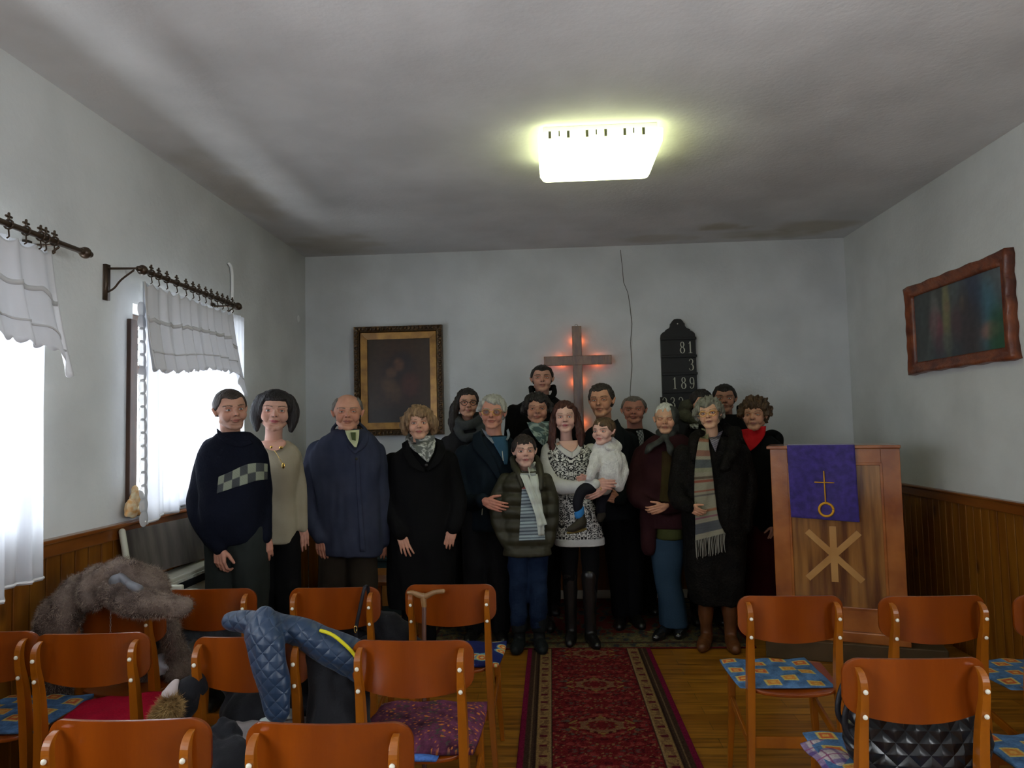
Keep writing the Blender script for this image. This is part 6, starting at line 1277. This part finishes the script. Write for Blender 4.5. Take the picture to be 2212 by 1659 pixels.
p.piece('shoe', shm, lambda g: g.tube([p.W(1300, 1112, .05), p.W(1296, 1120, .02)], [.03, .026]), voxel=.006)
p.hand(p.W(1268, 1031, -.14), (-1, -.2, -.1), (0, -.3, 1), palm=(0, .2, -1), curl=.4, size=.10)
p.later(lambda o, H=H, b=p.base: hair_shell(H, hairmat((.05, .028, .012), (.12, .07, .03)), o, b, hairline=.24, thick=.035, side=-.0, back=-.20, rough=.003, temple=.06, fringe=lambda x: -.03*np.sin(x*12)))
p.build()
# ---- 9 boy ----------------------------------------------------------------------------------------------------------
p = Person('boy in an olive puffer jacket with white scarf and blue jeans standing in front', 4.90, 1142)
H = p.head(1133, 940, 1010, neck=(1136, 1035), yaw=.10, roll=-.02, child=True, skin=(.60, .37, .29), lip=(.42, .12, .12), brow=(.05, .03, .02), wide=.98)
torso(p, (1136, 1025), (1142, 1170), w=.85)
puff = mat('olive_puffer', (.026, .024, .012), .5, c2=(.038, .036, .020), nscale=8, bump=.6, bscale=30, spec=.35)
def puffy(V): return V
al = arm(p, [(1094, 1040, .02, .062), (1080, 1075, .0, .064), (1076, 1115, -.02, .058), (1090, 1160, -.04, .050), (1108, 1182, -.05, .045)]); ar = arm(p, [(1176, 1040, .02, .060), (1188, 1080, .0, .060), (1190, 1120, -.02, .055), (1184, 1170, -.03, .045)])
secs = []
for k_, y in enumerate(np.arange(1018, 1199, 6)):
    q = (y-1018)/180; base_l = np.interp(y, [1018, 1030, 1050, 1100, 1198], [1110, 1092, 1086, 1082, 1090]); base_r = np.interp(y, [1018, 1030, 1050, 1100, 1198], [1160, 1176, 1184, 1188, 1190]); pu = 3.0*abs(math.sin((y-1030)/30*PI)); secs.append((y, base_l-pu, base_r+pu, .105+pu*.004))
def pf(V):
    z = V[:, 2]; return V
bv = p.garment('puffer_jacket', puff, secs, [al, ar], seed=27, voxel=.007, smooth=3, wr=(.003, 22), fn=lambda V: V+np.stack([0*V[:, 0], -.010*np.abs(np.sin((V[:, 2])/.088*PI))*(V[:, 1] < p.Y), 0*V[:, 0]], 1))
p.piece('collar', puff, lambda g: (g.tube([p.W(1108, 992, .04), p.W(1112, 1008, -.04), p.W(1122, 1026, -.10), p.W(1128, 1050, -.13)], [.022, .028, .026, .014], smooth=4), g.tube([p.W(1158, 990, .04), p.W(1164, 1006, -.03), p.W(1168, 1030, -.09), p.W(1168, 1056, -.12)], [.020, .028, .026, .014], smooth=4), g.tube([p.W(1108, 992, .04), p.W(1133, 995, .10), p.W(1158, 990, .04)], .026, smooth=4)), voxel=.007)
def stripes(i, j):
    C = np.where((((i*22) % 1) < .45)[:, None], np.array((.10, .125, .15)), np.array((.30, .36, .38))); C[i < .28] = (.34, .37, .36); m = (i > .18) & (i < .25) & (((j*17).astype(int) % 3) != 0) & (j < .6); C[m] = (.04, .05, .06); C[(i > .27) & (i < .31)] = (.32, .10, .09); return C
p.strip('shirt', knit, [(1122, 1008), (1127, 1050), (1124, 1110), (1121, 1168)], [(1152, 1006), (1165, 1050), (1174, 1110), (1178, 1166)], bv, off=.010, rows=110, cols=30, colf=stripes)
scm = fabric('white_scarf', (.50, .54, .48), c2=(.58, .62, .56), bump=.8, bscale=70)
p.strip('scarf', scm, [(1112, 1006), (1125, 1030), (1138, 1062), (1152, 1100), (1163, 1138)], [(1124, 1002), (1140, 1026), (1154, 1060), (1170, 1098), (1182, 1133)], bv, off=.030, th=.008, rows=30, cols=10, waves=3)
p.strip('scarf', scm, [(1140, 1010), (1146, 1040), (1153, 1080), (1158, 1120), (1163, 1158)], [(1158, 996), (1163, 1030), (1168, 1070), (1174, 1112), (1176, 1156)], bv, off=.021, th=.008, rows=30, cols=10, waves=3)
p.piece('scarf_wrap', scm, lambda g: g.tube([p.W(1114, 1004, -.02), p.W(1132, 1014, .07), p.W(1155, 1002, -.02)], .016, smooth=4))
jean = fabric('blue_jeans', (.005, .012, .034), c2=(.013, .026, .060), nscale=7, bump=.5, bscale=120)
T = legs(p, 'jeans', jean, [[(1122, .70, .078, 0), (1120, .42, .064, -.01), (1120, .17, .058, 0)], [(1162, .70, .078, 0), (1163, .42, .064, -.01), (1163, .17, .058, 0)]], hip=(1104, 1182, .72, .10), wr=(.005, 20), aniso=(.8, .8, 1.6), voxel=.008)
for q in T: p.bodyg.append(limb(q[0], (.05, .04, .03), p))
shoes(p, 'boot', fabric('dark_snow_boot', (.010, .012, .013), rough=.5), [(1122, 0), (1165, 0)], ln=.22, w=.046, shaft=.20, d=(0, -1))
p.later(lambda o, H=H, b=p.base: hair_shell(H, hairmat((.012, .008, .007), (.035, .022, .016)), o, b, hairline=.25, thick=.035, side=.0, back=-.18, rough=.003, temple=.05, fringe=lambda x: .012*np.sin(x*40)))
p.build()
# ---- 14 old woman with headscarf --------------------------------------------------------------------------------------
p = Person('old woman with grey headscarf, maroon coat and light blue skirt', 5.20, 1445, face_yaw=-.1)
H = p.head(1438, 874, 938, neck=(1444, 968), yaw=-.10, roll=.02, pitch=.05, female=True, skin=(.56, .32, .20), age=1.2, eye='closed', brow=(.3, .26, .2), wide=1.06)
torso(p, (1444, 960), (1440, 1150)); mar = fabric('maroon_coat', (.022, .006, .008), c2=(.034, .010, .012), bscale=50, bump=.3)
al = arm(p, [(1392, 985, .02, .080), (1380, 1035, .0, .078), (1378, 1075, -.06, .066), (1408, 1096, -.17, .050)]); ar = arm(p, [(1492, 985, .02, .075), (1500, 1040, -.02, .070), (1476, 1085, -.12, .060), (1434, 1100, -.18, .048)])
bv = p.garment('coat', mar, [(940, 1412, 1478, .075), (955, 1392, 1492, .10), (980, 1376, 1504, .125), (1030, 1376, 1506, .14), (1080, 1382, 1500, .145), (1118, 1388, 1494, .145), (1140, 1392, 1490, .14)], [al, ar], seed=28, wr=(.007, 12))
p.garment('coat_skirt', mar, tubes=[([p.W(1402, 1110, -.05), p.W(1400, 1150, -.06), p.W(1402, 1186, -.06)], [.060, .055, .045]), ([p.W(1486, 1110, .0), p.W(1488, 1190, .0)], [.07, .06])], seed=29)
p.strip('dress', fabric('dark_brown_knit', (.030, .016, .006), c2=(.04, .03, .008)), [(1430, 975), (1428, 1040), (1424, 1085)], [(1452, 975), (1452, 1040), (1450, 1085)], bv, off=.004, rows=20, cols=6)
p.garment('apron', fabric('olive_knit', (.045, .050, .014)), [(1125, 1412, 1474, .125), (1162, 1411, 1475, .130)], seed=30, wr=(.002, 9))
p.garment('skirt', fabric('light_blue_skirt', (.018, .040, .070), c2=(.024, .050, .082), bump=.3), [(1158, 1404, 1476, .12), (1200, 1406, 1476, .12), (1250, 1412, 1470, .115), (1290, 1420, 1476, .12), (1330, 1423, 1482, .12), (1350, 1425, 1484, .115)], seed=31, wr=(.006, 9), aniso=(2, 2, .2))
p.bodyg.append(limb([p.W(1434, 1180), p.W(1440, 1350, -.02)], (.04, .025), p)); p.bodyg.append(limb([p.W(1452, 1180, .02), p.W(1464, 1350, .02)], (.04, .025), p))
shoes(p, 'shoe', mat('shiny_black_shoe', (.012, .012, .013), .15, spec=.6, coat=.6), [(1440, -.03), (1474, .02)], d=(-.5, -1))
p.hand(p.W(1436, 1094, -.22), (-.85, -.2, -.25), (-.2, -.1, 1), palm=(0, 1, 0), curl=.55, size=.165); 
ker = mat('dark_grey_kerchief', (.022, .024, .022), .8, c2=(.05, .055, .048), nscale=18, bump=.4, bscale=90)
def scarf14(g):
    g.ell(H.w((.03, .10, .10)), np.array((.42, .47, .44))*H.H, R=H.R, nu=32, nv=20); g.ell(H.w((.08, .16, -.30)), np.array((.36, .33, .35))*H.H, R=H.R); g.tube([H.w((-.22, -.12, -.42)), H.w((-.05, -.2, -.60)), H.w((.2, -.1, -.5))], .10*H.H, smooth=4)
def scarf_cut(o, H=H, b=p.base):
    g = G(); scarf14(g); me = remesh(g, .006, 4, name='headscarf'); V = getv(me); L = H.loc(V); m = np.clip((1-np.hypot((L[:, 0]+.03)/.31, (L[:, 2]-.02)/.52))*6, 0, 1)*np.clip((.0-L[:, 1])/.06, 0, 1); cen = np.array((0, .06, 0)); L2 = cen+(L-cen)*(1-.36*m)[:, None]; V2 = H.c+H.H*((L2*H.S) @ H.R.T); setv(me, V2-b); wrinkle(me, .004, 24, 3); obj('headscarf', me, ker, o)
p.later(scarf_cut)
p.piece('scarf_end', ker, lambda g: (g.tube([p.W(1436, 945, -.12), p.W(1420, 955, -.15), p.W(1402, 968, -.16), p.W(1396, 976, -.15)], [.022, .034, .034, .016], smooth=4, flat=.6), g.tube([p.W(1438, 945, -.13), p.W(1446, 960, -.16), p.W(1450, 975, -.17), p.W(1452, 984, -.165)], [.022, .028, .028, .014], smooth=4, flat=.6), g.ell(p.W(1437, 946, -.13), (.03, .025, .025))), voxel=.006, wr=(.004, 40))
p.later(lambda o, H=H, b=p.base: hair_shell(H, hairmat((.42, .42, .38), (.66, .66, .60)), o, b, hairline=.27, thick=.055, side=.22, back=.1, rough=.003, temple=.10, vol=(.84, .86, 1.04)))
p.build()
# ---- 17 dark haired man at the back -------------------------------------------------------------------------------------
p = Person('dark haired man half hidden behind the grey haired woman with glasses', 5.90, 1570)
H = p.head(1565, 831, 893, neck=(1572, 925), yaw=.02, roll=.03, skin=(.40, .20, .13), brow=(.015, .01, .008), wide=1.06)
torso(p, (1572, 915), (1575, 1100)); al = arm(p, [(1532, 945, 0, .08), (1528, 1010, 0, .07)]); ar = arm(p, [(1614, 940, 0, .08), (1622, 1010, 0, .07)])
p.garment('jacket', bj_, [(896, 1550, 1596, .08), (912, 1536, 1606, .11), (936, 1522, 1622, .14), (1040, 1524, 1624, .15), (1130, 1526, 1622, .15)], [al, ar], seed=32)
p.piece('collar', bj_, lambda g: g.tube([p.W(1596, 880, .02), p.W(1598, 898, -.05), p.W(1590, 915, -.10)], [.022, .026, .02], smooth=4), voxel=.008)
legs2(p, 'trousers', bj_, 1575, hz=.92, shoe=blacksh)
p.later(lambda o, H=H, b=p.base: hair_shell(H, hairmat((.006, .005, .004), (.015, .012, .010)), o, b, hairline=.26, thick=.035, side=.04, back=-.15, rough=.002, temple=.03)); p.build()
# ---- 15 woman in fur collar, hidden ------------------------------------------------------------------------------------------
p = Person('dark haired woman with dark fur collar, mostly hidden behind other people', 5.55, 1515)
H = p.head(1516, 843, 908, neck=(1516, 935), yaw=.35, roll=.10, female=True, skin=(.50, .26, .17), brow=(.02, .012, .01))
torso(p, (1516, 930), (1515, 1100)); p.garment('coat', bc, [(915, 1492, 1545, .10), (935, 1480, 1562, .12), (1040, 1478, 1566, .13), (1150, 1478, 1566, .13), (1230, 1480, 1564, .13)], seed=33)
olf = mat('olive_fur', (.022, .022, .012), .8, c2=(.07, .07, .045), nscale=14, bump=2, bscale=60)
p.piece('fur_collar', olf, lambda g: (g.tube([p.W(1500, 868, .04), p.W(1482, 876, -.02), p.W(1476, 892, -.06), p.W(1490, 905, -.10), p.W(1510, 912, -.12)], [.03, .045, .05, .045, .035], smooth=4), g.tube([p.W(1500, 868, .04), p.W(1530, 880, .10), p.W(1548, 895, .03)], [.04, .05, .04], smooth=3)), voxel=.008, wr=(.006, 40))
p.strip('scarf', prn, [(1486, 908), (1492, 925)], [(1510, 908), (1508, 928)], p.bvh, off=.12, rows=16, cols=10, colf=sil((.01, .01, .01), (.35, .36, .33), 10, 4))
legs2(p, 'stockings', bc, 1518, hz=.7, r=(.06, .05, .04), gap=.07, hip=False, shoe=blacksh)
p.later(lambda o, H=H, b=p.base: hair_shell(H, hairmat((.005, .004, .004), (.014, .011, .010)), o, b, hairline=.29, thick=.05, side=.0, back=-.25, rough=.002, temple=.08)); p.build()
# ---- 18 woman with curly brown hair --------------------------------------------------------------------------------------------
p = Person('woman with curly brown hair, red collar and dark red skirt beside the pulpit', 5.42, 1648)
H = p.head(1630, 862, 932, neck=(1636, 962), yaw=-.18, female=True, skin=(.50, .27, .17), age=.5, eye='narrow', lip=(.30, .10, .08))
torso(p, (1638, 955), (1650, 1130)); bj2 = fabric('black_hooded_jacket', (.003, .0035, .004))
al = arm(p, [(1618, 985, .0, .06), (1612, 1050, -.02, .055), (1620, 1110, -.06, .048)]); ar = arm(p, [(1690, 985, .02, .07), (1698, 1050, .0, .062), (1690, 1100, -.06, .052), (1676, 1136, -.12, .040)])
bv = p.garment('jacket', bj2, [(940, 1612, 1664, .08), (955, 1602, 1682, .11), (975, 1598, 1698, .13), (1030, 1604, 1700, .14), (1090, 1612, 1698, .14), (1146, 1616, 1694, .135)], [al, ar], seed=34)
p.piece('hood', bj2, lambda g: g.tube([p.W(1654, 938, -.02), p.W(1668, 936, .04), p.W(1682, 944, .05), p.W(1684, 958, .02)], [.02, .032, .034, .03], smooth=4), voxel=.008)
p.strip('red_collar', fabric('bright_red_scarf', (.42, .008, .012), c2=(.50, .015, .02)), [(1602, 928), (1606, 945), (1614, 962), (1620, 972)], [(1655, 920), (1652, 940), (1638, 960), (1622, 974)], bv, off=.035, th=.010, rows=22, cols=12, waves=2)
p.garment('skirt', fabric('dark_red_skirt', (.030, .001, .003), c2=(.042, .002, .005)), [(1130, 1614, 1692, .12), (1180, 1612, 1696, .14), (1250, 1610, 1700, .15), (1310, 1608, 1704, .16)], seed=35, wr=(.006, 9), aniso=(2, 2, .2))
legs2(p, 'stockings', bc, 1652, hz=.6, r=(.05, .045, .035), gap=.08, hip=False, shoe=blacksh)
p.hand(p.W(1676, 1134, -.12), (-.3, -.1, -.9), (-1, -.3, .2), curl=.5, size=.165)
def curl(H):
    def f(g):
        R = np.random.RandomState(3)
        for _ in range(80):
            v = R.normal(size=3); v /= np.linalg.norm(v); q = np.array((0, .09, .15))+v*np.array((.40, .44, .40))
            if q[2] > -.15 and not (q[1] < -.12 and q[2] < .24): g.ell(H.w(q), .075*H.H*(.8+.5*R.rand()), nu=10, nv=8)
    return f
p.later(lambda o, H=H, b=p.base: hair_shell(H, hairmat((.035, .018, .007), (.13, .075, .035)), o, b, hairline=.26, thick=.075, side=-.02, back=-.22, extra=curl(H), temple=.12, rough=.009, vol=(1.02, 1, 1.03))); p.build()
# ---- 16 woman with glasses, black fur coat and long scarf ------------------------------------------------------------------------
p = Person('grey haired woman in black fur coat, striped fringed scarf and brown boots', 5.0, 1545)
H = p.head(1532, 860, 928, neck=(1540, 962), yaw=-.12, roll=-.10, female=True, skin=(.58, .34, .21), age=.5, lip=(.33, .12, .10), brow=(.12, .09, .06))
torso(p, (1540, 950), (1540, 1160)); fur = mat('black_fur', (.002, .0016, .0014), .75, c2=(.007, .0055, .0045), nscale=14, bump=2.5, bscale=70, spec=.15)
al = arm(p, [(1478, 985, .02, .080), (1466, 1035, .0, .076), (1468, 1075, -.10, .062), (1489, 1095, -.21, .046)]); ar = arm(p, [(1596, 985, .02, .085), (1608, 1040, .02, .080), (1608, 1090, .0, .075), (1600, 1140, -.04, .065)])
secs = [(945, 1505, 1580, .085), (958, 1490, 1592, .11), (980, 1472, 1606, .135), (1030, 1468, 1612, .15), (1090, 1470, 1612, .155), (1150, 1474, 1612, .16), (1210, 1476, 1610, .165), (1260, 1484, 1606, .165), (1300, 1492, 1602, .16)]
bv = p.garment('fur_coat', fur, secs, [al, ar], seed=36, wr=(.007, 16)); p.piece('fur_collar', fur, lambda g: (g.tube([p.W(1570, 925, .03), p.W(1588, 940, -.03), p.W(1582, 970, -.11), p.W(1566, 1010, -.155)], [.035, .055, .052, .035], smooth=4), g.tube([p.W(1512, 935, .02), p.W(1500, 955, -.05), p.W(1500, 990, -.12)], [.035, .045, .03], smooth=4)), voxel=.009, wr=(.006, 40))
def scs(i, j):
    C = np.tile(np.array((.235, .22, .16)), (len(i), 1))
    for a, b_, c in ((.0, .09, (.24, .24, .14)), (.09, .12, (.22, .10, .06)), (.20, .25, (.20, .10, .07)), (.28, .36, (.075, .085, .085)), (.36, .40, (.20, .20, .13)), (.44, .46, (.09, .07, .05)), (.47, .49, (.22, .07, .045)), (.56, .575, (.22, .08, .05)), (.60, .62, (.10, .09, .08)), (.74, .76, (.25, .11, .06)), (.80, .82, (.20, .08, .10)), (.86, .95, (.075, .08, .085))): C[(i >= a) & (i < b_)] = c
    return C*(1+.12*np.sin(i*400)*np.sin(j*30))[:, None]
W_ = p.strip('scarf', knit, [(1516, 925), (1508, 960), (1501, 1010), (1500, 1070), (1502, 1120), (1502, 1168)], [(1530, 928), (1532, 965), (1538, 1010), (1545, 1070), (1552, 1120), (1566, 1152)], bv, off=.035, th=.008, rows=130, cols=20, colf=scs, waves=2)
p.strip('scarf', knit, [(1532, 945), (1538, 960), (1545, 975)], [(1562, 930), (1552, 955), (1546, 976)], bv, off=.03, th=.006, rows=40, cols=8, colf=lambda i, j: np.tile(np.array((.10, .09, .11)), (len(i), 1))+.1*((i*8) % 1 < .3)[:, None])
def fr(g):
    R = np.random.RandomState(5)
    for k_ in range(24):
        a = W_[-1, int(k_/23*19)]; q = a+np.array((R.normal()*.004+.002, R.normal()*.004, -.105-.02*R.rand())); g.tube([a, (a+q)/2+R.normal(size=3)*.003, q], [.003, .0028, .0022], n=6)
p.piece('fringe', fabric('scarf_fringe', (.20, .19, .16)), fr)
T = [(p.W(1526, 1290, -.03), p.W(1526, 1380, -.03)), (p.W(1578, 1290, -.06), p.W(1578, 1385, -.06))]
for a, b_ in T: p.bodyg.append(limb([a+(0, 0, .3), a, b_], (.05, .035, .02), p))
tanb = mat('brown_leather_boot', (.085, .028, .008), .35, c2=(.13, .045, .014), nscale=9, spec=.45, bump=.5, bscale=30)
shoes(p, 'boot', tanb, [(1526, -.03), (1578, -.06)], ln=.26, w=.046, shaft=.37, d=(-.25, -1))
p.hand(p.W(1489, 1095, -.225), (.75, -.12, -.45), (.2, -.3, 1), palm=(0, 1, 0), curl=.55, size=.15)
p.later(lambda o, H=H, b=p.base: hair_shell(H, hairmat((.10, .10, .075), (.27, .27, .22)), o, b, hairline=.30, thick=.075, side=-.02, back=-.22, extra=short(H, .98, -.12), temple=.12, rough=.007, fringe=lambda x: .05*np.sin(x*9-.6)))
glasses(p, goldw, r=.10); p.build()
# ================================================================== end
for o in list(bpy.data.objects):
    if o.get('group') is None and o.type == 'MESH' and o.parent is None and not o.get('kind') and not o.get('label'): print('untagged', o.name)
